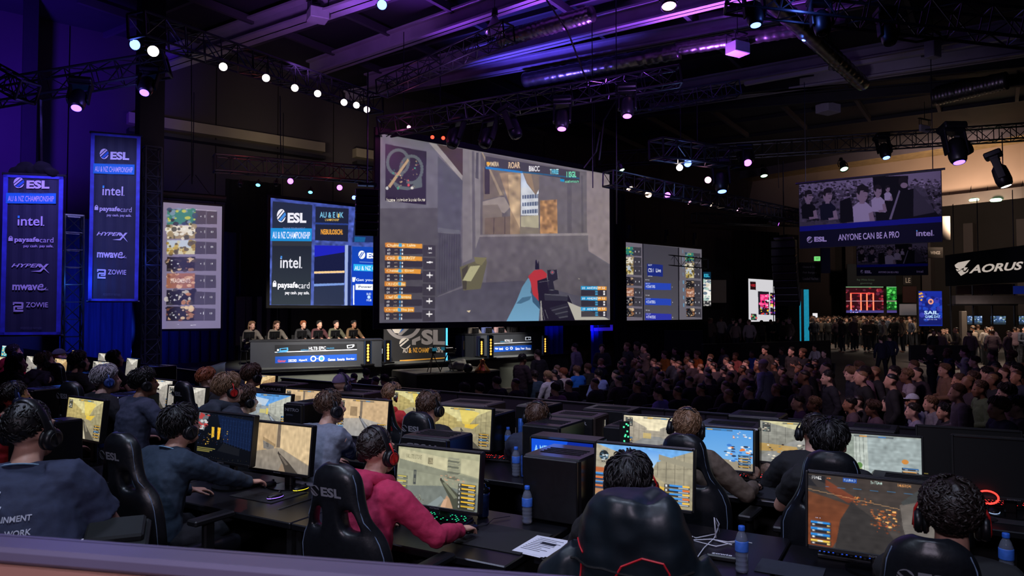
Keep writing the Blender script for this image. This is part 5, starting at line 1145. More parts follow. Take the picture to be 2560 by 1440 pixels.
# people
def ik(a,tgt,l1,l2,pole):
 d = tgt - a; L = min(d.length,(l1 + l2) * .998); d.normalize()
 x = (l1 * l1 - l2 * l2 + L * L) / (2 * L); h = math.sqrt(max(0,l1 * l1 - x * x)); n = pole - d * pole.dot(d); n.normalize()
 return a + d * x + n * h,a + d * L
def hand(mb,w,fwd,pn,thumb,curl=.5,fat=1.0):
 """palm, four unequal fingers and a thumb; pn points out of the palm, thumb is the side the thumb leaves from"""
 f = fwd.normalized(); pn = (pn - f * f.dot(pn)).normalized(); s = (thumb - f * f.dot(thumb) - pn * pn.dot(thumb)).normalized()
 mb.tube([w - f * .02,w + f * .015,w + f * .05,w + f * .085],[(.022,.019),(.026,.018),(.038,.016),(.038,.014)],10,side=s)
 for o,L,c in ((.029,.070,0),(.010,.080,.05),(-.010,.074,.1),(-.028,.058,.15)):
  p = w + f * .078 + s * o; d = (f + s * o * 1.6).normalized(); pts = [p]; a = curl + c
  for seg,k in ((.44,.5),(.32,1.15),(.24,1.7)):
   q = a * k; p = p + (d * math.cos(q) + pn * math.sin(q)) * (L * seg); pts.append(p)
  r = .0092 * fat; mb.tube(pts,[r,r * .96,r * .88,r * .72],7); mb.ell(pts[-1],(r * .8,) * 3,6)
 b = w + f * .022 + s * .026; p1 = b + (f * .55 + s * .75 + pn * .25).normalized() * .036; p2 = p1 + (f * .85 + s * .35 + pn * .3).normalized() * .03; p3 = p2 + (f * .97 + s * .05 + pn * .3).normalized() * .024
 mb.tube([b - s * .012,p1,p2,p3],[.014,.0115,.010,.0075],7); mb.ell(p3,(.008,) * 3,6)
SKIN = {k: M('skin_' + k,c,.5,noise=.06,scale=30) for k,c in dict(pale=(224,178,160),fair=(206,158,138),tan=(176,126,100),brown=(120,82,64)).items()}
HAIRC = {k: M('hair_' + k,c,.42,noise=.35,scale=90,bump=.4,stretch=(1,1,.2)) for k,c in dict(black=(20,18,20),dark=(38,28,26),brown=(78,54,40),light=(128,96,70),blond=(176,144,108),grey=(170,164,168),ginger=(150,84,52)).items()}
EYEM = M('eye_dark',(24,20,20),.2)
def cloth_mat(name,col,rough=.85): return M('cloth_' + name,col,rough,noise=.12,scale=40,bump=.25)
def head_shapes(mb,Mh,detail=True):
 q = Mh.to_3x3(); T = lambda *p: Mh @ Vector(p); s = q.col[0].length; q = q @ Matrix.Scale(1 / s,3) if s else q
 E = lambda c,r,n=14: mb.ell(T(*c),[v * s for v in r],n,0,q)
 E((0,-.012,.045),(.076,.098,.085),18); E((0,.032,-.018),(.063,.062,.09),16); E((0,.038,-.075),(.050,.05,.042)); E((0,.076,-.092),(.022,.02,.02),10)
 E((0,.083,.027),(.05,.014,.011),10); E((.035,.066,-.025),(.027,.022,.03),10); E((-.035,.066,-.025),(.027,.022,.03),10)
 mb.tube([T(0,.086,.022),T(0,.104,-.01),T(0,.112,-.03)],[.009 * s,.012 * s,.016 * s],8); E((0,.104,-.034),(.017,.014,.011),10); E((0,.091,-.060),(.024,.010,.009),10)
 for sx in (-1,1): E((sx * .077,-.012,-.004),(.011,.024,.035),10)
def hair_mesh(style,seed=1):
 r = random.Random(seed); mb = MB()
 front,side,back = {'short': (.95,1.72,2.2),'fade': (.95,1.62,2.12),'curly': (.9,1.7,2.15),'mop': (1.12,1.82,2.3),'long': (.95,1.6,2.3),'buzz': (.95,1.4,1.9)}[style]
 top,sd = {'short': (.018,.008),'fade': (.02,.0015),'curly': (.035,.022),'mop': (.021,.016),'long': (.022,.02),'buzz': (.004,.003)}[style]
 c = Vector((0,-.012,.045)); RR = (.076,.098,.085)
 def lim(ph):
  cf = math.cos(ph); return side + (front - side) * max(0,cf) ** 2 + (back - side) * max(0,-cf) ** 1.3
 def surf(th,ph,extra=0.0):
  d = Vector((math.sin(th) * math.sin(ph),math.sin(th) * math.cos(ph),math.cos(th))); k = 1 / math.sqrt(sum((d[i] / RR[i]) ** 2 for i in range(3)))
  t = th / lim(ph); tk = top + (sd - top) * min(1,t) ** 1.5
  if th > 1.5: k = k * (1 + .0 * th)
  return c + d * (k + tk * (1 - min(1,t) ** 6) + extra)
 n,m = 36,16; vs = [surf(0,0)]
 for j in range(1,m + 1):
  for k in range(n):
   ph = 2 * math.pi * k / n; th = lim(ph) * j / m; p = surf(th,ph)
   nz = mnoise.noise(p * 38 + Vector((seed,0,0))) * (.012 if style == 'curly' else .005 if style != 'buzz' else .001)
   if j == m: p = c + (p - c) * .955
   else: p = p + (p - c).normalized() * nz
   vs.append(p)
 fs = [(0,1 + (k + 1) % n,1 + k) for k in range(n)] + [(1 + (j - 1) * n + k,1 + (j - 1) * n + (k + 1) % n,1 + j * n + (k + 1) % n,1 + j * n + k) for j in range(1,m) for k in range(n)]
 mb.add(vs,[f[::-1] for f in fs])
 N = {'short': 420,'fade': 480,'curly': 520,'mop': 680,'long': 460,'buzz': 0}[style]
 for i in range(N):
  ph = r.uniform(0,6.2832); th = lim(ph) * math.sqrt(r.random()) * .93; L = {'short': .35,'fade': .16,'curly': .34,'mop': .6,'long': .7}[style] * r.uniform(.6,1.2)
  pts = []; sw = r.uniform(-.35,.35); lf = r.uniform(.3,1.1)
  for k in range(5):
   t = k / 4; q = min(th + L * t,lim(ph) * 1.04)
   if style == 'curly': p = surf(q,ph + .12 * math.sin(t * 9 + i),.004 + .010 * abs(math.sin(t * 7 + i)))
   else: p = surf(q,ph + sw * t,.002 + (.019 if style == 'mop' else .011 if style != 'fade' else .004 * max(.1,1.2 - th)) * math.sin(t * 2.3 + .2) * lf)
   pts.append(p)
  w = {'curly': .0045,'mop': .004}.get(style,.0032); mb.tube(pts,[w * .6,w,w,w * .8,w * .2],4,caps=False)
 if style == 'long':
  for i in range(90):
   ph = math.pi + r.uniform(-1.5,1.5); p = surf(1.5,ph,.004); o = (p - c); o.z = 0; o.normalize()
   mb.tube([p,p + o * .012 + Vector((0,0,-.08)),p + o * .004 + Vector((0,0,-.17)),p + o * .01 + Vector((0,0,-.24))],[.009,.011,.010,.003],5)
 return mb
HAIRS = {}
def hair_data(style,seed):
 k = (style,seed % 3)
 if k not in HAIRS: HAIRS[k] = hair_mesh(style,seed % 3 + 1).mesh('hair',[HAIRC['dark']],True)
 return HAIRS[k]
SPECS = {}
def human(pose='sit',lean=.18,rh=None,lh=None,yaw=0,pitch=0,tilt=0,sleeve='long',hood=0,girth=1.0,hz=None,voxel=.008,cross=False,legs=True,seat=.50,bend=0.0,twist=0.0,curl=.45,roundb=0.0):
 """the skeleton and the shapes of one person at the origin, facing +y; returns meshes and the head's matrix"""
 hz = hz if hz is not None else (seat + .04 if pose == 'sit' else .93); g = girth
 P0 = Vector((0,0,hz)); a = lean
 def step(p,L,ang): return p + Vector((0,math.sin(ang) * L,math.cos(ang) * L))
 P1 = step(P0,.17,a * .5 - roundb * .3); P2 = step(P1,.19,a); P3 = step(P2,.15,a * 1.25 + roundb); tw = Matrix.Rotation(twist,3,'Z'); X = tw @ Vector((1,0,0)); up = (P3 - P2).normalized()
 P2b = P2 + (P3 - P2) * .55; NB = P3; fw = X.cross(up) * -1
 if fw.y < 0: fw = -fw
 SH = [P2b + X * (sx * .178 * (.9 + .1 * g)) + up * .018 for sx in (-1,1)]
 Hc = NB + up * .065 + Vector((0,.038 + .03 * math.sin(a),.085)); Mh = Matrix.Translation(Hc) @ (Matrix.Rotation(twist + yaw,4,'Z') @ Matrix.Rotation(-pitch,4,'X') @ Matrix.Rotation(tilt,4,'Y'))
 tg = [lh,rh]; arms = []
 for i,sx in enumerate((-1,1)):
  t = tg[i]
  if t is None: t = SH[i] + Vector((sx * .06,.06,-.50)) if pose == 'stand' else P0 + Vector((sx * .12,.30,.14))
  if cross: t = P2 + Vector((-sx * .11,.19,-.02 + .03 * sx))
  e,w = ik(SH[i],Vector(t),.29,.26,Vector((sx * .75,-.35,-.65)) if pose == 'sit' else Vector((sx * .6,-.8,-.2))); arms.append((SH[i],e,w))
 body,shirt = MB(),MB()
 body.tube([P0,P1,P2,P2b,NB - up * .02],[(.15 * g,.10 * g),(.135 * g,.095 * g),(.15 * g,.10 * g),(.14,.08),(.06,.055)],16,side=X)
 body.tube([NB - up * .05,NB + up * .03 + fw * .005,Mh @ Vector((0,-.012,-.055)),Mh @ Vector((0,-.005,0))],[(.072,.066),(.058,.058),(.056,.058),(.055,.06)],14,side=X); head_shapes(body,Mh)
 bl = 1 + .45 * (g - 1)
 for sx in (-1,1): shirt.tube([NB - up * .01 - fw * .012,P2b + up * .05 + X * (sx * .10),SH[(sx + 1) // 2] + up * .01],[.058,.062,.07],10)
 shirt.tube([P0 - Vector((0,0,.05)),P0 + Vector((0,0,.03)),P1,P2,P2b,P2b + up * .055,NB - up * .012,NB + up * .022],[(.175 * g,.135 * g),(.185 * g,.145 * g),(.172 * g,.132 * g),(.188 * bl,.135 * bl),(.18 * bl,.112 * bl),(.135,.09),(.085,.078),(.068,.066)],18,side=X)
 for i,sx in enumerate((-1,1)):
  s,e,w = arms[i]; m = s.lerp(e,.5)
  body.tube([s - X * sx * .04,s,m,e,e.lerp(w,.35),w],[.05,.053,.048 * bl,.04 * bl,.041 * bl,.026],10); body.ell(e,(.04 * bl,) * 3,10)
  fd = (w - e).normalized(); tow = Vector((0,0,-1)) if pose == 'sit' else Vector((-sx,0,0)); thumb = -X * sx if pose == 'sit' else Vector((0,1,0))
  if pose == 'sit' and tg[i] is not None: fd = Vector((fd.x * .6,fd.y,-.12)).normalized()
  if cross: tow = Vector((0,-1,0)); thumb = Vector((0,0,1))
  if abs(fd.dot(tow)) > .9: tow = Vector((0,1,0))
  hand(body,w,fd,tow,thumb,curl,1.0 if voxel < .011 else 1.25)
  shirt.tube([s - X * sx * .07 - up * .01,s - X * sx * .015,s + (e - s) * .18,m],[.085 * bl,.084 * bl,.075 * bl,.066 * bl],12)
  if sleeve == 'long': shirt.tube([m,e,e.lerp(w,.4),w.lerp(e,.06)],[.066 * bl,.058 * bl,.052 * bl,.038],12); shirt.ell(e,(.058 * bl,) * 3,10); shirt.tube([w.lerp(e,.16),w.lerp(e,.02)],[.043,.040],12)
  else: shirt.tube([m,s.lerp(e,.68)],[.067 * bl,.069 * bl],12)
 hd = MB()
 if hood:
  for k in range(24):
   t = -2.3 + 4.6 * k / 23; c = math.cos(t); hd.ell(NB + up * (.030 - .012 * c) + X * (.092 * math.sin(t)) - fw * (.094 * c - .01),(.034,.036,.034 + .014 * max(0,c)),10)
  hd.ell(NB - fw * .105 - up * .04,(.115,.05,.085),14,0,(-.35,0,0)); hd.ell(NB - fw * .12 - up * .115,(.07,.045,.06),12)
 else:
  for k in range(14):
   t = 6.2832 * k / 14; shirt.ell(NB + up * .018 + X * (.064 * math.cos(t)) + fw * (.062 * math.sin(t) + .004) - up * (.02 * max(0,math.sin(t))),(.014,.014,.013),6)
 tr,shoe = MB(),MB(); sd = []
 for sx in (-1,1):
  hp = P0 + Vector((sx * .095 * g,0,-.01))
  if pose == 'sit': k = Vector((sx * .15,.43,seat + .02)); an = Vector((sx * .14,.43 if seat > .45 else .40,.09))
  else: k = Vector((sx * (.10 + bend),.02 + bend,.49)); an = Vector((sx * (.11 + bend),-.02 + bend * .6,.08))
  body.tube([hp,hp.lerp(k,.5),k,k.lerp(an,.35),an],[.07,.062,.05,.05,.036],10); body.ell(an + Vector((0,.07,-.05)),(.035,.1,.03),10)
  tr.tube([hp + Vector((0,0,0)),hp.lerp(k,.45),k,k.lerp(an,.4),an - Vector((0,0,.01))],[.098 * g,.086 * g,.068,.066,.052],12); tr.ell(k,(.068,) * 3,10)
  sd.append((an + Vector((0,.06,-.045)),(.046,.13,.044)))
  shoe.ell(*sd[-1],12); shoe.box(an + Vector((0,.06,-.075)),(.085,.26,.03),bev=.012)
 tr.tube([P0 + Vector((0,-.0,.08)),P0,P0 + Vector((0,.02,-.07))],[(.168 * g,.126 * g),(.178 * g,.135 * g),(.155 * g,.12 * g)],16,side=(1,0,0))
 wr = lambda p: .007 * mnoise.noise(Vector((p[0] * 9,p[1] * 9,p[2] * 22))) + .004 * mnoise.noise(Vector(p) * 30)
 out = dict(Mh=Mh,wrists=[x[2] for x in arms],NB=NB,up=up)
 out['body'] = remeshed(body,'body',voxel,[SKIN['fair']],2)
 if hood: out['hood'] = remeshed(hd,'hood',max(.009,voxel),[WHITE],2,lambda p: .006 * mnoise.noise(Vector(p) * 20))
 out['shirt'] = remeshed(shirt,'shirt',max(.010,voxel),[WHITE],2,wr)
 if legs:
  out['trousers'] = remeshed(tr,'trousers',max(.013,voxel),[WHITE],2,wr); out['shoe'] = shoe.mesh('shoe',[BLACK],True)
 out['eyes'] = [MB().ell(Mh @ Vector((sx * .030,.0835,.006)),(.012,.008,.007),8).mesh('eye',[EYEM],True) for sx in (-1,1)]
 return out
TOPN = {'hoodie': 'hoodie','tee': 't_shirt','jumper': 'jumper','jacket': 'jacket','shirt': 'shirt'}
def person(spec,label,loc,rz,skin='fair',hair=('short','dark',1),top=('tee','navy',(30,34,48)),legs=('jeans',(24,26,36)),group=None,cap=None,beard=None,scale=1.0,eyes=True):
 t = thing('person',label,'person',loc,rz,group); t.scale = (scale,) * 3
 o = bpy.data.objects.new('body',spec['body']); link(o,t); recolor(o,[SKIN[skin]])
 for e in spec['eyes']: link(bpy.data.objects.new('eye',e),o)
 o = bpy.data.objects.new(TOPN.get(top[0],top[0]),spec['shirt']); link(o,t); recolor(o,[cloth_mat(top[1],top[2])])
 if 'hood' in spec: h_ = bpy.data.objects.new('hood',spec['hood']); link(h_,o); recolor(h_,[cloth_mat(top[1],top[2])])
 if 'trousers' in spec:
  o = bpy.data.objects.new('trousers',spec['trousers']); link(o,t); recolor(o,[cloth_mat(*legs)]); o = bpy.data.objects.new('shoes',spec['shoe']); link(o,t)
 if hair:
  o = bpy.data.objects.new('hair',hair_data(hair[0],hair[2])); link(o,t); recolor(o,[HAIRC[hair[1]]]); o.matrix_local = spec['Mh']
 if cap:
  o = bpy.data.objects.new('cap',cap_data()); link(o,t); recolor(o,[cloth_mat(*cap)]); o.matrix_local = spec['Mh']
 return t
def cap_data():
 if 'cap' not in SPECS:
  mb = MB(); c = Vector((0,-.012,.045)); n,m = 24,8; vs = []
  for j in range(m + 1):
   th = .001 + 1.42 * j / m
   for k in range(n):
    ph = 6.2832 * k / n; d = Vector((math.sin(th) * math.sin(ph),math.sin(th) * math.cos(ph),math.cos(th))); kk = 1 / math.sqrt((d.x / .09) ** 2 + (d.y / .112) ** 2 + (d.z / .102) ** 2); vs.append(c + d * kk)
  mb.add(vs,[(j * n + k,(j + 1) * n + k,(j + 1) * n + (k + 1) % n,j * n + (k + 1) % n) for j in range(m) for k in range(n)])
  br = [(.075 * math.sin(a),.085 + .10 * math.cos(a) * 1.0) for a in [R(-80 + 16 * i) for i in range(11)]]; mb.prism([(x,y - .03) for x,y in br][::-1],.055,.062)
  SPECS['cap'] = mb.mesh('cap',[WHITE],True)
 return SPECS['cap']
# headsets
HS = {}
def headset(head_world,label,accent=(30,30,34),band=(22,22,26),mic=True,group='headsets worn by the players'):
 key = (accent,band,mic)
 t = thing('headset',label,'headset'); t['group'] = group; t.matrix_world = head_world
 am = M('headset_accent_%d_%d_%d' % accent,accent,.4); bm = M('headset_band_%d_%d_%d' % band,band,.38,noise=.2,scale=30)
 if key not in HS:
  d = {}
  mb = MB(); pts = [(.096 * math.cos(R(-4 + 188 * k / 20)),-.008,.0 + .152 * math.sin(R(-4 + 188 * k / 20))) for k in range(21)]; mb.tube(pts,[(.021,.0075)] * 21,10,side=(0,1,0)); d['headband'] = mb.mesh('headband',[bm],True)
  mb = MB(); pts = [(.0885 * math.cos(R(30 + 120 * k / 12)),-.008,.143 * math.sin(R(30 + 120 * k / 12))) for k in range(13)]; mb.tube(pts,[(.018,.007)] * 13,8,side=(0,1,0)); d['band_pad'] = mb.mesh('band_pad',[GLOSSB],True)
  for sx in (-1,1):
   mb = MB(); mb.lathe([(.036,.0),(.044,.004),(.046,.018),(.040,.028),(.026,.032),(.024,.030),(.0,.030)],22,0,(sx * .092,-.005,-.012),(0,R(90) * sx,0)); d['cup%d' % sx] = mb.mesh('ear_cup',[bm],True)
   mb = MB(); mb.lathe([(.02,-.018),(.036,-.02),(.046,-.012),(.046,-.002),(.036,.002),(.02,0)],20,0,(sx * .092,-.005,-.012),(0,R(90) * sx,0)); d['cush%d' % sx] = mb.mesh('ear_cushion',[BLACK],True)
   mb = MB(); mb.tube([(sx * .126,-.005,-.032),(sx * .118,-.005,.035),(sx * .102,-.006,.07)],[.0042,.005,.005],6); mb.lathe([(.027,.031),(.030,.0325),(.032,.030),(.030,.028)],20,0,(sx * .092,-.005,-.012),(0,R(90) * sx,0)); d['fork%d' % sx] = mb.mesh('fork',[am],True)
  if mic:
   mb = MB(); mb.tube([(-.105,.02,-.03),(-.10,.07,-.055),(-.06,.115,-.07)],[.003] * 3,5); mb.ell((-.055,.118,-.071),(.009,) * 3,8); d['mic'] = mb.mesh('microphone',[BLACK],True)
  HS[key] = d
 d = HS[key]; mk = lambda n,me,p: link(bpy.data.objects.new(n,me),p)
 mk('headband',d['headband'],t); mk('band_pad',d['band_pad'],t)
 for sx in (-1,1):
  c = mk('ear_cup',d['cup%d' % sx],t); mk('ear_cushion',d['cush%d' % sx],c); mk('fork',d['fork%d' % sx],c)
 if mic: mk('microphone',d['mic'],t)
 return t
# the players' furniture
LEATH = M('chair_leather',(20,22,27),.36,noise=.15,scale=40,bump=.12); LEATH2 = M('chair_leather_panel',(14,15,19),.45,noise=.15,scale=40,bump=.12); STITCH = M('chair_stitch',(120,140,170),.5); CHLOGO = M('chair_logo',(124,124,132),.5)
CHBASE = M('chair_plastic',(18,18,21),.4)
CB = .37
def chair_parts():
 prof = [(0,.20),(.08,.23),(.2,.26),(.34,.275),(.44,.272),(.50,.25),(.55,.215),(.60,.185),(.65,.163),(.71,.150),(.77,.143),(.815,.125),(.845,.09),(.86,.05)]
 us = [-1,-.88,-.72,-.30,-.14,0,.14,.30,.72,.88,1]; nu,nv = len(us),len(prof); hol = {(r,c) for r in (6,7) for c in (2,6)} | set(); hol = {(r,c) for r in (6,7) for c in (2,7)}
 mb = MB(); vs = []
 def back(v): return -.26 - .13 * v - .05 * math.sin(min(1,v / .8) * 3.14) * .4
 for side in (0,1):
  for (v,w) in prof:
   for u in us:
    y = back(v) + .07 * abs(u) ** 3 * (1 if v < .6 else .5); th = .045 * (1 - abs(u) ** 6 * .7) * (1 if .02 < v < .84 else .5)
    vs.append((w * u,y + (th if side else -th),CB + v))
 N = nu * nv; fs = []
 for r in range(nv - 1):
  for c in range(nu - 1):
   a = r * nu + c
   if (r,c) in hol: continue
   fs.append((a,a + 1,a + nu + 1,a + nu)); fs.append((N + a,N + a + nu,N + a + nu + 1,N + a + 1))
 def wall(a,b): fs.append((a,b,N + b,N + a))
 for (r,c) in hol:
  for (dr,dc,p,q) in ((-1,0,(r,c),(r,c + 1)),(1,0,(r + 1,c + 1),(r + 1,c)),(0,1,(r,c + 1),(r + 1,c + 1)),(0,-1,(r + 1,c),(r,c))):
   if (r + dr,c + dc) not in hol: wall(p[0] * nu + p[1],q[0] * nu + q[1])
 for c in range(nu - 1): wall(c + 1,c); wall((nv - 1) * nu + c,(nv - 1) * nu + c + 1)
 for r in range(nv - 1): wall(r * nu,(r + 1) * nu); wall((r + 1) * nu + nu - 1,r * nu + nu - 1)
 mb.add(vs,fs); o = mb.build('tmp',[LEATH],None,True); mods(o,sub=2); me = evaluated(o); bpy.data.objects.remove(o); me.name = 'backrest'
 d = {'backrest': me}
 mb = MB()
 for s in (-1,1):
  for off in (.004,.018):
   pts = [(s * (w - off) * .93,back(v) + .07 * .93 ** 3 * (1 if v < .6 else .5) - .040 * (1 - .93 ** 6 * .7) - .004,CB + v) for v,w in prof[1:-2]]; mb.tube(pts,.0022,4)
 d['piping'] = mb.mesh('piping',[STITCH])
 f = Flat(.0015); esl_mark(f,-.072,.0,.026,CHLOGO,LEATH2,LEATH2,1); f.text('ESL',-.036,-.022,.085,.022,CHLOGO,1,.04); o = f.build('logo'); o.data.transform(Matrix.Translation((.0,back(.735) - .050,CB + .735)) @ Matrix.Rotation(R(7),4,'X') @ FRONT); d['logo'] = o.data; bpy.data.objects.remove(o)
 mb = MB(); mb.box((0,.02,.455),(.44,.5,.10),bev=.035)
 for s in (-1,1): mb.box((s * .235,.03,.48),(.09,.48,.12),bev=.04)
 d['seat'] = mb.mesh('seat',[LEATH],True)
 for s in (-1,1):
  mb = MB(); mb.box((s * .30,.02,.70),(.085,.27,.035),bev=.014); mb.box((s * .30,0,.57),(.04,.07,.24),bev=.01); mb.box((s * .25,0,.44),(.14,.08,.03),bev=.008); d['arm%d' % s] = mb.mesh('armrest',[CHBASE])
 mb = MB(); mb.box((0,-.02,.39),(.3,.3,.04),bev=.01); mb.lathe([(.026,.10),(.026,.25),(.032,.25),(.032,.38)],12); d['column'] = mb.mesh('gas_column',[STEEL])
 mb = MB()
 for k in range(5):
  a = k * 1.2566 + .3; c,s = math.cos(a),math.sin(a); mb.tube([(0,0,.125),(.18 * c,.18 * s,.11),(.33 * c,.33 * s,.085)],[.034,.028,.02],8)
 d['base'] = mb.mesh('star_base',[CHBASE],True)
 for k in range(5):
  a = k * 1.2566 + .3; c,s = math.cos(a),math.sin(a); mb = MB(); mb.lathe([(.0,-.025),(.028,-.022),(.03,0),(.028,.022),(0,.025)],12,0,(.33 * c,.33 * s,.031),(R(90),0,a)); d['caster%d' % k] = mb.mesh('caster',[GLOSSB],True)
 return d
CH = chair_parts()
def gaming_chair(label,loc,rz,logo=True,z=0.0):
 t = thing('gaming_chair',label,'chair',loc,rz,'black gaming chairs')
 mk = lambda n,me,p: link(bpy.data.objects.new(n,me),p)
 ups = []
 b = mk('backrest',CH['backrest'],t); mk('piping',CH['piping'],b); ups.append(b)
 if logo: mk('lettering',CH['logo'],b)
 ups.append(mk('seat',CH['seat'],t))
 for s in (-1,1): ups.append(mk('armrest',CH['arm%d' % s],t))
 mk('gas_column',CH['column'],t); mk('star_base',CH['base'],t)
 for k in range(5): mk('caster',CH['caster%d' % k],t)
 for o in ups: o.location.z = z
 return t
# what the monitors show
def hud(p,side='both',warm=(226,170,50),cool=(50,130,200),alpha=.8,left=True):
 p.rect(.03,.05,.14,.27,(40,42,44),.75); p.scatter(.04,.07,.13,.25,12,[(140,140,130),(90,110,110),(200,190,170)],.2,3)
 p.rect(.3,.02,.72,.055,(40,44,50),.5); p.rect(.36,.025,.44,.05,warm,.8); p.rect(.56,.025,.64,.05,cool,.8)
 rows = ([(.02,.14)] if left else []) + [(.80,.97)]
 for j,(x0,x1) in enumerate(rows):
  for k in range(5):
   y = (.55 if j == 0 and left else .62) + k * .068; p.rect(x0,y,x1,y + .05,(30,30,34),alpha); p.rect(x0 + .01,y + .004,x1 - .02 * (k % 3),y + .022,warm if (k + j) % 3 else cool,.95); p.rect(x0 + .03,y + .03,x0 + .06,y + .042,(220,220,220),.9); p.rect(x1 - .03,y + .03,x1 - .01,y + .042,(220,220,220),.9)
def gun(p,x=.6,y=1.0,s=1.0,col=(52,48,44),glove=(120,104,88),tip=(.47,.60)):
 tx,ty = tip; p.poly([(x - .16 * s,y),(x - .10 * s,y - .22 * s),(x - .02,y - .10 * s),(x + .02,y)],glove); p.poly([(tx - .012,ty),(tx + .014,ty - .012),(x + .02,y - .26 * s),(x + .16 * s,y - .08 * s),(x + .22 * s,y),(x - .02 * s,y),(x - .07 * s,y - .18 * s)],col); p.poly([(tx + .02,ty + .05),(tx + .05,ty + .03),(x + .02,y - .20 * s),(x - .02,y - .18 * s)],tuple(v * 1.6 for v in col)); p.rect(tx - .006,ty - .03,tx + .006,ty + .01,(26,26,28))
def corridor(p,wl_,wr,fl,sky,vx=.5,vy=.4,far=.12,seed=1):
 p.poly([(0,0),(1,0),(1,.5),(0,.5)],sky); p.poly([(0,0),(vx - far,vy - .16),(vx - far,vy + .05),(0,.86)],wl_,col2=tuple(v * .82 for v in wl_)); p.poly([(1,0),(vx + far,vy - .16),(vx + far,vy + .05),(1,.86)],wr,col2=tuple(v * .84 for v in wr))
 p.poly([(0,.86),(vx - far,vy + .05),(vx + far,vy + .05),(1,.86),(1,1),(0,1)],fl,col2=tuple(v * .86 for v in fl)); p.rect(vx - far,vy - .10,vx + far,vy + .05,tuple(v * .9 for v in wl_))
 for k in range(4):
  t = k / 4; x = (vx - far) * (1 - t) * .9; p.line(x,(vy - .13) * (1 - t) * .8,x,vy + .05 + (.8 - vy) * t,.006,tuple(v * .7 for v in wl_)); x = 1 - (1 - vx - far) * (1 - t) * .9; p.line(x,(vy - .13) * (1 - t) * .8,x,vy + .05 + (.8 - vy) * t,.006,tuple(v * .7 for v in wr))
 p.line(0,.30,vx - far,vy - .05,.008,tuple(v * .75 for v in wl_)); p.line(1,.3,vx + far,vy - .05,.008,tuple(v * .75 for v in wr)); p.grain(0.050,30,18,seed); p.grain(0.030,10,45,seed + 3)
def pic_tan(p):
 p.rect(0,0,1,1,(196,172,134),1,(150,134,112)); p.poly([(0,0),(.42,0),(.43,.52),(0,.66)],(188,160,122)); p.poly([(.50,0),(1,0),(1,.80),(.50,.50)],(206,180,140)); p.poly([(.44,0),(.49,0),(.50,.50),(.44,.50)],(112,98,84)); p.poly([(.2,.38),(.4,.48),(.4,.57),(.22,.56)],(120,114,108)); p.poly([(.2,.30),(.42,.44),(.42,.50),(.2,.37)],(150,126,94)); p.poly([(0,.66),(.44,.52),(.52,.51),(1,.82),(1,1),(0,1)],(150,138,122),1,(128,120,110)); p.grain(0.050,25,15,2); p.grain(0.030,60,10,4)
 p.text('T3',.255,.44,.30,.52,(70,68,66)); gun(p,.64,1.02,.9,(66,60,54),(140,120,100),(.48,.62)); p.rect(.03,.06,.09,.2,(120,116,100),.5); p.rect(.01,.72,.04,.86,(180,160,90),.6)
def pic_dark(p):
 p.rect(0,0,1,1,(12,16,26),1,(6,8,14)); p.poly([(.35,.02),(1,.08),(1,.72),(.5,.6)],(14,26,54)); [p.line(.45 + k * .05,.1,.46 + k * .05,.62 + k * .01,.004,(34,60,110),.7) for k in range(11)]; [p.line(.4,.12 + k * .09,1,.14 + k * .11,.003,(30,52,96),.7) for k in range(6)]
 p.poly([(0,.0),(.2,.02),(.12,.4),(0,.34)],(120,124,128),.8); p.scatter(0,.02,.18,.36,24,[(20,24,30),(190,190,190),(170,60,60)],.2,2); p.poly([(.26,.30),(.31,.30),(.32,.52),(.27,.54)],(214,170,50)); p.poly([(.37,.29),(.43,.30),(.42,.55),(.38,.56)],(230,170,40)); p.scatter(.02,.35,.6,.7,60,[(120,90,40),(40,60,110),(190,150,60),(60,20,20),(30,40,60)],.035,5); p.poly([(.5,.62),(.8,.70),(.8,.85),(.4,.8)],(20,22,28))
 for k in range(3): p.rect(.02,.76 + k * .035,.36 - .05 * k,.785 + k * .035,(150,140,70),.7)
 p.scatter(.02,.93,.98,.97,60,[(210,180,60),(190,190,180)],.012,4); p.scatter(.02,.02,.98,.05,40,[(190,160,60),(160,160,150)],.012,6)
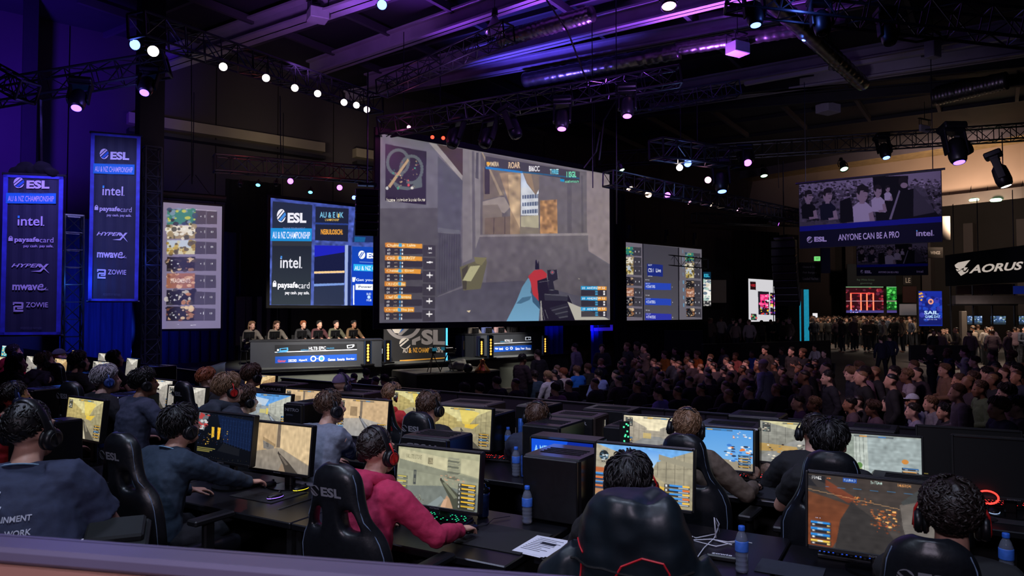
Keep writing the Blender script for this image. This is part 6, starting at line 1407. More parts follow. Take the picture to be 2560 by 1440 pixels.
def pic_olive(p):
 p.rect(0,0,1,1,(172,170,138),1,(112,116,104)); p.poly([(.02,.03),(.62,.13),(.62,.36),(.02,.22)],(190,184,150)); p.poly([(.02,.22),(1,.44),(1,.54),(.02,.40)],(132,134,116)); p.poly([(.78,.1),(1,.12),(1,.42),(.78,.36)],(182,178,146)); p.poly([(0,.4),(1,.5),(1,.66),(0,.7)],(144,146,126)); p.poly([(0,.72),(.6,.62),(1,.7),(1,1),(0,1)],(112,118,112))
 for k in range(9): p.poly([(.63 - .004 * (k % 2),.10 + k * .05),(.76 + .01 * (k % 3),.11 + k * .05),(.75,.145 + k * .05),(.62,.135 + k * .05)],(104,106,92) if k % 2 else (140,140,120))
 p.grain(0.040,30,15,3); p.text('VALLETS STORE',.10,.12,.30,.2,(140,136,108)); p.rect(.38,.15,.44,.26,(128,122,96)); p.scatter(.38,.15,.44,.26,10,[(90,84,66),(160,150,120)],.25,2); p.rect(.21,.40,.245,.66,(70,74,74)); p.rect(.217,.42,.238,.48,(110,112,100)); p.rect(.217,.55,.238,.62,(110,112,100))
 p.scatter(.54,.42,.82,.58,26,[(190,150,120),(120,100,84),(160,160,136)],.1,4); p.poly([(.40,1),(.56,.80),(.60,.86),(.52,1)],(130,140,140)); gun(p,.74,1.02,1.1,(72,74,62),(176,140,110),(.55,.52)); p.poly([(.60,.86),(.64,.84),(.62,1),(.56,1)],(200,160,130))
 for k in range(5): y = .52 + k * .085; p.rect(.0,y,.14,y + .07,(90,92,80),.7); p.rect(.01,y + .01,.12,y + .03,(220,200,90),.9); p.rect(.02,y + .04,.08,y + .05,(210,206,180),.8)
 for k in range(6): y = .54 + k * .075; p.rect(.76,y,.97,y + .066,(44,44,40),.85); p.rect(.80,y + .005,.96,y + .03,(230,180,50)); p.rect(.77,y + .01,.785,y + .05,(200,200,190)); p.rect(.88,y + .038,.95,y + .055,(190,190,180))
 p.scatter(.14,.84,.36,.94,24,[(230,220,170),(90,80,50)],.06,2)
def pic_alley(p):
 corridor(p,(176,168,146),(168,160,136),(176,164,130),(110,170,230),.56,.42,.05,4); p.poly([(.46,.02),(.70,.06),(.60,.36),(.54,.36)],(96,156,226),1,(170,205,235)); p.poly([(0,.5),(.4,.48),(.3,.78),(0,.9)],(176,130,96)); p.poly([(.62,.62),(.8,.7),(.9,1),(.6,1)],(216,176,76)); p.poly([(.44,.18),(.56,.38),(.54,.44),(.46,.42)],(92,100,84)); p.poly([(.66,.10),(1,.22),(1,.30),(.66,.2)],(150,144,124))
 p.disc(.085,.20,.05,.09,(30,36,40)); p.scatter(.05,.12,.13,.28,16,[(120,150,170),(200,210,214),(80,110,130)],.2,2); p.rect(.0,.42,.12,.5,(180,90,50),.9)
 for k in range(4): y = .52 + k * .075; p.rect(.0,y,.1,y + .06,(40,60,90),.9); p.rect(.0,y,.08,y + .025,(226,110,50) if k % 2 else (60,140,220))
 for k in range(5): y = .60 + k * .072; p.rect(.72,y,.97,y + .06,(34,36,44),.92); p.rect(.77,y,.96,y + .03,(60,140,220)); p.rect(.90,y,.97,y + .03,(220,110,50) if k % 2 else (236,190,80)); p.rect(.73,y + .01,.75,y + .05,(220,220,220)); p.rect(.86,y + .035,.96,y + .055,(180,190,200))
 p.text('MAP',.06,.3,.12,.33,(60,60,60))
def pic_orange(p):
 p.rect(0,0,1,1,(62,54,50),1,(70,66,64)); p.poly([(0,.25),(.35,.40),(.30,.62),(.18,1),(0,1)],(98,58,38),1,(120,62,36)); p.poly([(.12,.05),(.36,.28),(.3,.36),(.13,.2)],(110,58,40)); p.poly([(.32,.34),(.56,.62),(.70,1),(.2,1),(.24,.6)],(52,49,48)); p.poly([(.66,.30),(1,.08),(1,1),(.74,1),(.68,.6)],(92,84,78),1,(120,116,112)); p.poly([(.84,.0),(1,.04),(1,.1),(.68,.3),(.67,.26)],(64,66,66)); p.grain(0.060,30,20,6); p.grain(0.030,10,50,2)
 p.scatter(.33,.26,.46,.36,34,[(230,150,70),(190,90,40),(90,50,34)],.09,3); p.scatter(.46,.38,.64,.62,70,[(250,190,110),(210,120,60),(150,80,44),(70,46,36)],.08,5); p.scatter(.5,.55,.66,.72,30,[(190,80,40),(110,56,34)],.07,7); p.line(0,.22,.66,.36,.006,(200,150,100)); p.line(.0,.17,1,.12,.003,(60,130,190))
 p.rect(0,.02,.13,.17,(34,34,38)); p.poly([(0,.04),(.13,.12),(.13,.18),(.07,.18)],(56,52,52)); p.text('F9NZ',.03,.03,.10,.07,(220,220,220)); p.text('ALPHA',.14,.03,.17,.05,(230,110,50)); p.rect(.26,.01,.36,.07,(30,70,150)); p.text('BLUEPAND',.27,.025,.35,.055,(210,225,240)); p.text('3x TEAM',.46,.02,.54,.055,(190,220,210)); p.text('PARIS ROW',.65,.02,.74,.055,(236,160,90)); p.text('0:57',.83,.02,.87,.05,(240,190,70)); p.text('5 win',.90,.02,.95,.05,(220,230,110))
 for k in range(4): y = .66 + k * .085; p.rect(.02,y,.17,y + .07,(30,34,44),.9); p.rect(.02,y,.165,y + .032,(40,130,210) if k != 3 else (226,190,80)); p.rect(.07,y + .01,.11,y + .024,(220,230,240)); p.rect(.03,y + .042,.05,y + .06,(220,220,220)); p.rect(.14,y + .04,.165,y + .06,(220,190,110))
 p.text('Terrorist win 1',.05,.60,.10,.62,(180,190,230)); p.rect(.93,.93,.99,.98,(40,110,230))
def pic_yellow(p): corridor(p,(190,172,110),(170,160,120),(160,150,120),(206,196,140),.52,.45,.10,5); p.poly([(.45,.0),(.8,.1),(.62,.45),(.52,.4)],(226,200,90),.7); p.poly([(.56,.42),(.8,.38),(.7,.52),(.56,.5)],(230,190,60),.8); gun(p,.62,1.0,1,(80,76,66),(186,176,150),(.5,.55)); hud(p)
def pic_blue(p): corridor(p,(160,170,176),(188,190,178),(150,152,144),(90,150,214),.42,.46,.08,6); p.poly([(.1,.08),(.5,.16),(.42,.36),(.2,.3)],(200,208,214),.8); p.rect(.30,.46,.44,.58,(200,190,120),.8); p.rect(.45,.42,.5,.6,(226,200,80),.8); gun(p,.66,1,.9,(90,96,104),(170,170,170),(.52,.62)); hud(p,left=False)
def pic_sky(p): p.rect(0,0,1,1,(84,150,216),1,(120,176,226)); p.poly([(0,.75),(.3,.7),(1,.82),(1,1),(0,1)],(150,140,120)); p.scatter(.6,.03,.98,.22,14,[(226,120,60),(230,230,230)],.08,2); p.scatter(.62,.4,.98,.8,40,[(230,120,50),(40,60,90),(226,226,226),(60,120,200)],.1,3); hud(p,left=False)
def pic_silver(p):
 p.rect(0,0,1,1,(150,158,152),1,(130,138,130)); p.poly([(.44,0),(1,.03),(1,1),(.46,.86)],(150,162,162)); p.poly([(.30,.05),(.44,0),(.46,.86),(.3,.7)],(176,184,176)); p.poly([(0,.0),(.3,.05),(.3,.72),(0,.85)],(140,150,140)); [p.line(.32 + .04 * k,.05,.33 + .04 * k,.75,.006,(120,128,122)) for k in range(3)]; p.poly([(0,.85),(.46,.8),(1,.98),(1,1),(0,1)],(176,176,150)); p.grain(0.060,30,20,8); p.grain(0.040,8,35,5)
 p.disc(.34,.76,.05,.12,(150,160,110)); p.disc(.36,.64,.03,.06,(90,130,70)); p.poly([(.36,.9),(.56,.8),(.62,1),(.34,1)],(120,124,118)); p.disc(.835,.50,.035,.05,(196,130,60)); hud(p,left=False,warm=(226,150,60),cool=(60,120,190))
def pic_hall(p): corridor(p,(164,158,150),(176,170,160),(150,144,138),(214,208,196),.5,.42,.09,9); gun(p,.6,1,.8,(60,58,54),(130,120,108),(.5,.62)); hud(p,left=False)
def pic_amber(p): corridor(p,(200,160,110),(186,150,104),(170,140,104),(220,190,140),.5,.48,.07,10); gun(p,.55,1,.8,(60,50,44),(150,110,80),(.5,.6)); hud(p,left=False)
def pic_ramp(p): p.rect(0,0,1,1,(196,168,130)); p.poly([(0,0),(.46,.04),(.46,.5),(0,.55)],(206,176,136)); p.poly([(.5,0),(1,.05),(1,.62),(.5,.48)],(196,166,128)); p.rect(.455,.04,.50,.5,(120,106,92)); p.rect(.26,.2,.40,.46,(150,126,96)); p.poly([(0,.56),(.5,.5),(1,.64),(1,1),(0,1)],(170,162,152),1,(150,148,146)); p.grain(0.045,30,17,12); gun(p,.66,1.02,.9,(84,84,88),(160,170,180),(.45,.48)); hud(p,left=True)
def pic_teal(p): p.rect(0,0,1,1,(70,180,190)); p.scatter(.1,.2,.95,.9,40,[(230,240,240),(40,120,150),(250,200,120)],.14,3); p.rect(0,0,1,.1,(230,240,240))
def pic_boots(p): corridor(p,(150,150,140),(180,180,172),(150,150,146),(196,190,150),.6,.35,.1,13); p.poly([(0,.55),(.5,.6),(.5,.7),(0,.75)],(200,150,60),.6); p.scatter(.1,.5,.6,.95,40,[(190,140,60),(60,50,50),(120,120,110),(220,210,190)],.07,5); hud(p,left=False)
def pic_warm(p): corridor(p,(176,166,148),(168,160,146),(140,140,138),(226,214,180),.45,.45,.1,14); p.rect(.30,.42,.42,.56,(226,190,90),.5); p.poly([(.6,.9),(.5,.72),(.6,.66),(.9,1),(.62,1)],(110,104,92)); hud(p,left=True)
def pic_off(p): p.rect(0,0,1,1,(4,4,5)); p.rect(.02,.93,.10,.95,(90,80,40))
PICS = dict(tan=pic_tan,dark=pic_dark,olive=pic_olive,alley=pic_alley,orange=pic_orange,yellow=pic_yellow,blue=pic_blue,sky=pic_sky,silver=pic_silver,hall=pic_hall,amber=pic_amber,ramp=pic_ramp,teal=pic_teal,boots=pic_boots,warm=pic_warm,off=pic_off)
MW,MH = .54,.304; PICM = {}; MON = {}
def monitor_meshes():
 mb = MB(); b = .012
 for (cx,cz,dx,dz) in ((-MW / 2 - b / 2,0,b,MH + 2 * b),(MW / 2 + b / 2,0,b,MH + 2 * b),(0,MH / 2 + b / 2,MW,b),(0,-MH / 2 - b * .8,MW,b * 1.6)): mb.box((cx,0,cz),(dx,.03,dz),bev=.003)
 MON['bezel'] = mb.mesh('bezel',[BLACK]); mb = MB(); mb.box((0,.022,0),(MW + .02,.03,MH + .03),bev=.01); mb.box((0,.05,-.02),(.3,.04,.2),bev=.015); MON['shell'] = mb.mesh('back_shell',[BLACK])
 mb = MB(); mb.box((0,.075,.19),(.06,.03,.36),bev=.008); mb.box((0,.06,.30),(.1,.05,.1),bev=.01); MON['neck'] = mb.mesh('neck',[BLACK]); mb = MB(); mb.prism([(.13 * math.cos(t),.10 * math.sin(t) + .04) for t in [k * .314 for k in range(20)]],0,.014); MON['foot'] = mb.mesh('foot',[GLOSSB])
 f = Flat(.001); f.text('ROTECH',-.03,-MH / 2 - .014,.03,-MH / 2 - .007,CHLOGO,1); f.M = Matrix.Translation((0,-.016,0)) @ FRONT; o = f.build('logo'); MON['logo'] = o.data; o.data.transform(f.M); bpy.data.objects.remove(o)
monitor_meshes()
def monitor(label,loc,rz,pic,tilt=.10,sc=1.0,h=.27,group='gaming monitors'):
 """loc is the foot's place on the desk; h is the height of the picture's centre over it"""
 t = thing('monitor',label,'monitor',loc,rz,group); t.scale = (sc,) * 3
 if pic not in PICM: p = Paint(150,84); PICS[pic](p); PICM[pic] = p.mesh('picture_' + pic,MW,MH,MONM)
 mk = lambda n,me,p: link(bpy.data.objects.new(n,me),p)
 mk('foot',MON['foot'],t); n = mk('neck',MON['neck'],t); n.scale.z = h / .30
 s = mk('back_shell',MON['shell'],t); s.location = (0,0,h); s.rotation_euler.x = -tilt
 mk('bezel',MON['bezel'],s); q = mk('picture',PICM[pic],s); q.location = (0,-.008,0); mk('lettering',MON['logo'],s)
 return t
# computers and small things
CASEM = M('case_black',(12,12,15),.3,noise=.12,scale=6); CASEG = M('case_glass',(20,20,24),.12,spec=.6)
def pc_tower(label,loc,rz,dims=(.22,.48,.48),led=None,text=None,lying=False,top=None):
 w_,d_,h_ = dims; t = thing('computer_tower',label,'computer',loc,rz,'gaming computers')
 mb = MB(); mb.box((0,0,h_ / 2 + .015),(w_,d_,h_),bev=.012); mb.build('case',CASEM if top is None else top,t)
 mb = MB(); mb.box((-w_ / 2 - .002,-.01,h_ / 2 + .015),(.006,d_ * .9,h_ * .88),bev=.002); mb.build('side_panel',CASEG,t)
 mb = MB(); mb.box((0,-d_ / 2 - .012,h_ / 2 + .015),(w_ * .94,.026,h_ * .96),bev=.01); fp = mb.build('front_panel',BLACK,t)
 mb = MB()
 for s in (-1,1):
  for q in (-1,1): mb.box((s * w_ * .38,q * d_ * .4,.008),(.04,.04,.016))
 mb.build('foot',BLACK,t)
 mb = MB()
 for k in range(4): mb.box((0,-d_ * .2 + k * .045,h_ + .017),(w_ * .7,.012,.003))
 mb.build('top_vent',MATTB,t)
 if text:
  f = Flat(.001); f.text(text,-w_ * .36,h_ * .36,w_ * .36 if len(text) > 4 else w_ * .1,h_ * .36 + .03,CHLOGO,1,.02); f.text('GAMING',-w_ * .3,h_ * .26,w_ * .05,h_ * .26 + .016,PR_G,1); f.M = Matrix.Translation((0,-d_ / 2 - .026,h_ / 2)) @ FRONT; f.build('lettering',fp,f.M)
 if led: mb = MB(); mb.box((w_ * .25,-d_ / 2 - .027,h_ * .86),(.03,.008,.012),bev=.003); mb.build('led',M('led_%d_%d_%d' % led,led,.4,em=3,emcol=led),t)
 return t
PET = M('clear_plastic',(190,200,225),.08,trans=.8,spec=.8); WATER = M('bottle_water',(190,205,230),.02,trans=1.0); CAPB = M('bottle_cap_blue',(40,96,200),.45,em=.03,emcol=(40,96,200)); LABB = M('bottle_label_blue',(60,110,205),.5,noise=.15,scale=40)
BOT = {}
def bottle(label,loc,h=.22,parts=True,rz=0.0):
 t = thing('water_bottle',label,'bottle',loc,rz,'water bottles on the desks')
 if not BOT:
  mb = MB(); pr = [(.0,.003),(.026,.0),(.031,.008)]
  for k in range(5): pr += [(.031,.02 + k * .022),(.0285,.028 + k * .022),(.031,.036 + k * .022)]
  pr += [(.031,.145),(.030,.160),(.022,.185),(.0135,.200),(.0135,.208)]; mb.lathe(pr,22); BOT['shell'] = mb.mesh('bottle_shell',[PET],True)
  mb = MB(); mb.lathe([(.0316,.102),(.0322,.106),(.0322,.150),(.0312,.154)],22); BOT['label'] = mb.mesh('label_band',[LABB],True)
  mb = MB(); mb.lathe([(.0155,.203),(.016,.206),(.016,.222),(.0145,.225),(0,.225)],18); BOT['cap'] = mb.mesh('cap',[CAPB],True)
 for n in ('shell','label','cap'): link(bpy.data.objects.new({'shell': 'bottle_shell','label': 'label_band','cap': 'cap'}[n],BOT[n]),t)
 t.scale = (h / .225,) * 3; return t
KB = {}
def keyboard(label,loc,rz,col=None):
 t = thing('keyboard',label,'keyboard',loc,rz,'keyboards on the desks'); k_ = col or (0,0,0)
 if k_ not in KB:
  mb = MB(); mb.box((0,0,.010),(.44,.14,.02),bev=.005); a = mb.mesh('keyboard_base',[BLACK])
  mb = MB(); r = random.Random(3)
  for row in range(5):
   for c in range(21):
    if c in (15,19) and row % 2: continue
    mb.box((-.208 + c * .0208,-.052 + row * .0255,.0255),(.0165,.020,.011),0,bev=.002)
  b = mb.mesh('keys',[BLACK]); g = None
  if col:
   mb = MB()
   for row in range(5):
    for c in range(21):
     if r.random() < .62: mb.box((-.208 + c * .0208,-.052 + row * .0255,.0312),(.007,.008,.0012),0)
   g = mb.mesh('key_lights',[M('key_light_%d_%d_%d' % col,col,.4,em=1.6,emcol=col)])
  KB[k_] = (a,b,g)
 a,b,g = KB[k_]; link(bpy.data.objects.new('keyboard_base',a),t); k = link(bpy.data.objects.new('keys',b),t)
 if g: link(bpy.data.objects.new('key_lights',g),k)
 return t
MS = {}
def mouse(label,loc,rz,glow_=None):
 t = thing('mouse',label,'mouse',loc,rz,'mice on the desks')
 if 'b' not in MS:
  mb = MB(); mb.ell((0,0,.014),(.031,.062,.024),16); mb.box((0,0,.004),(.05,.1,.008),bev=.003); MS['b'] = remeshed(mb,'mouse_body',.003,[BLACK],2); mb = MB(); mb.lathe([(0,-.004),(.011,-.003),(.011,.003),(0,.004)],12,0,(0,.035,.034),(0,R(90),0)); MS['w'] = mb.mesh('scroll_wheel',[STEEL],True)
  mb = MB(); mb.tube([(0,.06,.01),(.01,.14,.004),(-.03,.26,.004),(.02,.36,.004)],.0022,5); MS['c'] = mb.mesh('cable',[BLACK],True)
 link(bpy.data.objects.new('mouse_body',MS['b']),t); link(bpy.data.objects.new('scroll_wheel',MS['w']),t); link(bpy.data.objects.new('cable',MS['c']),t)
 if glow_:
  mb = MB(); mb.tube([(.030 * math.cos(a),.060 * math.sin(a),.010) for a in [k * .3307 for k in range(20)]],.0022,5,caps=False); mb.build('light_ring',M('mouse_light_%d_%d_%d' % glow_,glow_,.4,em=2,emcol=glow_),t)
 return t
def mousepad(label,loc,rz,d=(.42,.34),col=(18,19,22)):
 mb = MB(); mb.box((0,0,.002),(d[0],d[1],.004),bev=.0015); o = mb.build('mousepad',M('mousepad_cloth_%d' % col[0],col,.8,noise=.1,scale=30),loc=loc); o.rotation_euler.z = rz; tag(o,label,'mousepad','mousepads on the desks'); return o
def can(label,loc,col=(60,100,190),h=.165,r=.027,grp='drink cans on the desks'):
 t = thing('drink_can',label,'can',loc,.6,grp); mb = MB(); mb.lathe([(r * .8,0),(r,.008),(r,h - .014),(r * .82,h - .002),(r * .8,h)],20); mb.build('can_body',M('can_%d_%d_%d' % col,col,.3,.4,noise=.35,scale=30),t,True); mb = MB(); mb.lathe([(0,h - .004),(r * .78,h - .004),(r * .8,h)],16); mb.build('lid',STEEL,t,True); return t
DESKT = M('desk_black',(17,17,21),.33,noise=.2,scale=5); DESKF = M('desk_front',(11,11,14),.6,noise=.2,scale=4)
def desk(label,u0,u1,v0,v1,z=.74):
 L = u1 - u0; Dp = v1 - v0; c = uv((u0 + u1) / 2,(v0 + v1) / 2); t = thing('gaming_desk',label,'desk',c,ROWROT,'black gaming desks')
 mb = MB(); mb.box((0,0,z - .02),(L - .012,Dp,.04),bev=.006); mb.build('desk_top',DESKT,t)
 mb = MB(); mb.box((0,Dp / 2 - .03,z / 2 - .02),(L - .03,.025,z - .06)); mb.build('modesty_panel',DESKF,t)
 for s in (-1,1): mb = MB(); mb.box((s * (L / 2 - .04),0,z / 2 - .02),(.04,Dp - .06,z - .04)); mb.build('side_panel',DESKF,t)
 mb = MB(); mb.box((0,Dp / 2 - .12,z - .16),(L - .2,.14,.06),bev=.01); mb.build('cable_tray',STEEL,t)
 return t
# desks, players and everything on the desks
for (u0,u1,v0,v1,lab) in ((-7.3,-5.75,3.1,3.9,'leftmost desk of the front row beside the player in red'),(-5.75,-4.65,3.1,3.9,'front row desk left of the dark game monitor'),(-4.65,-3.25,3.1,3.92,'front row desk under the dark and the tan monitor'),(-3.25,-1.78,3.1,3.92,'front row desk in front of the player in maroon'),
                              (-1.74,-.62,3.3,4.25,'front row desk of the player in the jacket covered chair'),(-.62,.55,3.3,4.15,'front row desk under the large orange monitor'),(.55,1.7,3.3,4.15,'front row desk at the right edge with a water bottle'),
                              (-7.4,-5.6,4.62,5.45,'second row desk at the left under the black towers'),(-5.6,-4.0,4.62,5.45,'second row desk of the player in the grey jumper'),(-4.0,-1.92,4.62,5.45,'second row desk with two bottles and a can'),(-1.88,-.6,5.0,5.8,'second row desk in front of the leaning headset player'),(-.6,.6,5.0,5.8,'second row desk under the silver game monitor'),(.6,1.9,5.0,5.8,'second row desk with two switched off monitors'),
                              (-9.6,-7.2,6.0,6.8,'back row desk at the left by the barrier end'),(-7.2,-4.8,6.0,6.8,'back row desk with flat computers before the barrier'),(-4.8,-2.4,6.0,6.8,'back row desk with towers in the middle'),(-2.4,.2,6.0,6.8,'back row desk with towers at the right'),
                              (-15.2,-13.2,6.6,7.6,'far left desk of the bright corridor monitors'),(-13.2,-11.0,6.6,7.9,'far left desk nearest the drapes end panel'),(-11.4,-9.7,5.6,6.4,'far left desk in front of the hooded player')):
 desk(lab,u0,u1,v0,v1)
def stool(label,loc,rz,h):
 t = thing('stool',label,'stool',loc,rz); mb = MB(); mb.lathe([(0,h - .06),(.19,h - .06),(.2,h - .03),(.18,h),(0,h)],20); mb.build('seat',LEATH,t,True)
 for k in range(4): a = k * 1.57 + .78; mb = MB(); mb.tube([(.12 * math.cos(a),.12 * math.sin(a),h - .05),(.2 * math.cos(a),.2 * math.sin(a),.0)],.014,7); mb.build('leg',STEEL,t)
 return t
PLAYERS = []
def player(x,y,D,label,hair,top,skin='fair',sleeve='long',hood=0,girth=1.0,lean=.16,hand_at=None,lhand_at=None,yaw=0.0,pitch=-.1,tilt=0.0,hs=None,hslab=None,chair=None,voxel=.009,scale=1.0,drz=0.0,cap=None,logo=True,curl=.5,roundb=.12,lany=None,legs=('jeans_dark',(22,24,32)),stl=None,twist=0.0,cdx=.12):
 tgt = P(x,y,D); rz = ROWROT + drz; Rz = Matrix.Rotation(rz,3,'Z')
 NBh = 1.145 if True else 0
 a = lean; hz0 = .54 + .17 * math.cos(a * .5 - roundb * .3) + .19 * math.cos(a) + .15 * math.cos(a * 1.25 + roundb); ang = a * 1.25 + roundb; up = (math.cos(ang) * .065 + .085)
 seat = max(.40,min(.66,.50 + (tgt.z / scale - (hz0 + up)))); hy = .17 * math.sin(a * .5 - roundb * .3) + .19 * math.sin(a) + .15 * math.sin(ang) + .065 * math.sin(ang) + .038 + .03 * math.sin(a)
 loc = Vector((tgt.x,tgt.y,0)) - Rz @ Vector((0,hy * scale,0)); inv = lambda p: (Rz.inverted() @ (Vector(p) - loc)) / scale
 rh = inv(hand_at) if hand_at is not None else Vector((.26,.44,.80)); lh = inv(lhand_at) if lhand_at is not None else Vector((-.20,.42,.80))
 rh = rh - Vector((.0,.075,-.015)); s = human('sit',lean,rh,lh,yaw,pitch,tilt,sleeve,hood,girth,voxel=voxel,seat=seat,curl=curl,roundb=roundb,twist=twist)
 t = person(s,label,loc,rz,skin,hair,top,legs,cap=cap,scale=scale)
 if hs: headset(t.matrix_basis @ s['Mh'],hslab,*hs)
 if chair: gaming_chair(chair,loc + Rz @ Vector((cdx,.07,0)),rz + random.uniform(-.12,.12),logo,seat - .50)
 if stl: stool(stl,loc,rz,seat - .06)
 if lany:
  mb = MB(); n = s['NB']; u = s['up']; f = Vector((0,math.cos(lean),-math.sin(lean)))
  pts = [n + u * .036 + Vector((.074 * math.sin(q),0,0)) - f * (.073 * math.cos(q)) - u * (.035 * (1 - math.cos(q)) * .5) for q in [(-2.6 + 5.2 * k / 16) for k in range(17)]]; mb.tube(pts,[(.004,.013)] * 17,8,side=u); mb.build('lanyard',cloth_mat('lanyard_%d' % lany[0],lany,.6),t,True)
 PLAYERS.append((t,s)); return t,s
BK,RD,BL_,PU = ((30,30,34),(22,22,26)),((200,36,34),(20,20,24)),((40,60,130),(26,32,60)),((60,50,80),(30,28,40))
NAVY = ('tee','navy_tee',(44,52,78))
big,bs = player(78,1085,3.4,'large person from behind in a navy printed t-shirt, nearest the left corner',('fade','black',2),NAVY,'fair','short',0,1.6,.18,G(290,1350,.80),None,-.42,-.22,.06,BK,'black headset on the large person in the navy t-shirt',None,.008,1.12,drz=.75,lany=(150,190,220),stl='round stool under the large person in the navy t-shirt',roundb=.14)
player(455,1070,4.55,'person with black hair in a dark blue jumper reaching for a mouse',('mop','black',1),('jumper','dark_blue_jumper',(38,54,72)),'fair','long',0,1.08,.24,G(672,1212,.80),None,-.1,-.22,.05,BK,'black headset on the black haired person in the blue jumper','gaming chair of the black haired person, with pale edge stitching',.008,lany=(140,185,215))
player(945,1134,3.85,'person in a maroon hoodie playing with one hand on the mouse',('fade','dark',1),('hoodie','maroon_hoodie',(176,36,78)),'fair','long',1,1.1,.20,G(1172,1322,.80),None,-.1,-.16,0,RD,'black and red headset on the person in the maroon hoodie','gaming chair of the person in the maroon hoodie',.007,lany=(110,160,185))
player(1578,1212,3.3,'person with black hair sunk in the jacket covered chair',('mop','black',2),('tee','black_tee',(20,21,25)),'fair','short',0,1.0,.10,G(1700,1372,.80),None,.0,-.22,0,RD,'black and red headset on the person in the jacket covered chair','gaming chair with a black jacket hung over it',.008,logo=False)
player(2378,1302,2.72,'person with curly dark hair at the large orange monitor',('curly','dark',1),('tee','black_tee',(20,21,25)),'fair','short',0,1.05,.10,G(2340,1400,.80),G(2215,1405,.80),.0,-.15,0,RD,'black headset with red cable on the curly haired person','gaming chair of the curly haired person at the bottom edge',.008,cdx=-.07)
player(40,1000,5.7,'person in a red and black jersey half hidden behind the large person',('short','dark',1),('jersey','red_jersey',(176,26,34)),'fair','short',0,1.0,.2,G(236,1128,.80),None,-.2,-.1,0,BL_,'dark blue headset on the person in the red jersey',None,.009,stl='stool under the person in the red jersey')
player(828,1022,5.5,'person in a grey jumper sitting upright at the second row',('short','brown',2),('jumper','grey_jumper',(120,126,142)),'fair','long',0,1.08,.22,G(900,1142,.80),None,-.35,-.1,0,BK,'thin black headset on the person in the grey jumper',None,.009,stl='stool under the person in the grey jumper',legs=('jeans_blue',(60,90,140)))
player(572,976,6.1,'blond person in a dark hooded jacket with a red lit headset',('mop','light',1),('hoodie','dark_hooded_jacket',(40,46,58)),'pale','long',1,1.0,.15,None,None,-.3,-.05,0,RD,'headset with red light on the blond person in the hooded jacket',None,.010,stl='stool under the blond person in the hooded jacket')
player(615,1003,6.9,'person with a brown bowl cut just right of the blond person',('mop','brown',2),('tee','black_tee',(20,21,25)),'fair','long',0,.95,.15,None,None,-.3,-.05,0,BK,'black headset on the person with the brown bowl cut',None,.011,stl='stool under the person with the brown bowl cut')
player(1076,1022,5.8,'person with short brown hair before the yellow street monitor',('short','brown',1),('tee','black_tee',(20,21,25)),'fair','short',0,1.0,.02,None,None,-.1,-.1,0,BK,'slim headset on the short haired person at the yellow street monitor','gaming chair in front of the yellow street monitor',.010,roundb=.04)
player(985,992,7.4,'person with a red lit hood in the back row centre',('short','light',1),('hoodie','red_hoodie',(190,40,44)),'pale','long',1,1.0,.05,None,None,-.4,-.1,0,RD,'red headset on the person with the red lit hood','gaming chair of the person with the red lit hood',.011)
player(1345,1046,5.85,'person with short fair hair bent behind the blue lit computer',('short','brown',2),('jacket','dark_jacket',(34,40,60)),'fair','long',0,1.0,.08,None,None,.1,-.3,.1,BK,'thin headset on the person behind the blue lit computer',None,.011,stl='stool behind the blue lit computer')
player(1715,1072,4.85,'person with a large black headset leaning over the desk at the right',('short','light',1),('hoodie','brown_hoodie',(92,78,66)),'fair','long',0,1.05,.10,G(1890,1215,.80),None,.2,-.25,.15,BK,'large black headset on the person leaning at the right','gaming chair with a glossy back in the right second row',.010)
player(2078,1112,4.2,'person with smooth black hair and no headset before the silver monitor',('mop','black',1),('tee','black_tee',(20,21,25)),'fair','short',0,1.0,.06,None,None,-.2,-.2,0,None,None,'gaming chair of the black haired person without headset',.010,cdx=.03,roundb=.05)
player(2036,1086,5.0,'person with a padded black headset behind the black haired person',('short','dark',2),('jumper','black_jumper',(24,25,30)),'fair','long',0,1.0,.15,G(1945,1160,.80),None,.25,-.2,.1,BK,'padded black headset beside the head without headset',None,.011,stl='stool under the person with the padded black headset')
player(268,952,6.7,'person with dyed silver hair and a blue headset',('mop','grey',1),('jumper','black_jumper',(24,25,30)),'pale','long',0,1.0,.12,None,None,-.35,-.1,0,((60,90,180),(50,70,130)),'blue headset on the person with dyed silver hair','purple tinted gaming chair of the silver haired person',.011)
player(362,960,6.6,'person with thick black hair facing the bright corridor monitor',('mop','black',2),('jacket','denim_grey_jacket',(60,66,88)),'tan','long',0,1.0,.12,None,None,-.4,-.1,0,BK,'dark headset on the thick haired person left of the corridor monitor',None,.011,stl='stool under the thick haired person in the grey jacket')
player(114,908,9.0,'person in a dark purple hoodie stretching a pale forearm',('short','brown',1),('tee','purple_tee',(56,46,72)),'pale','short',1,1.05,.15,G(205,965,.80),None,-.3,-.1,0,BK,'black headset on the person with the pale forearm',None,.012,stl='stool under the person with the pale forearm')
player(44,912,9.6,'person in a black hooded top at the far left',('long','black',1),('hoodie','black_hoodie',(20,20,24)),'fair','long',1,1.05,.15,None,None,-.3,-.1,0,BK,'black headset on the person in the black hooded top',None,.012,stl='stool under the person in the black hooded top')
player(36,882,12.2,'person in a bright red hoodie at the far left',('short','dark',2),('hoodie','red_hoodie',(190,40,44)),'fair','long',1,1.0,.1,None,None,-.4,-.1,0,BK,'headset on the person in the bright red hoodie',None,.014,stl='stool under the person in the bright red hoodie')
player(200,908,9.4,'person hidden behind a black gaming chair at the left',('curly','dark',2),('tee','black_tee',(20,21,25)),'fair','short',0,1.0,.08,None,None,-.2,-.1,0,BK,'headset on the person hidden behind the chair at the left','tall black gaming chair hiding its sitter at the left',.013)
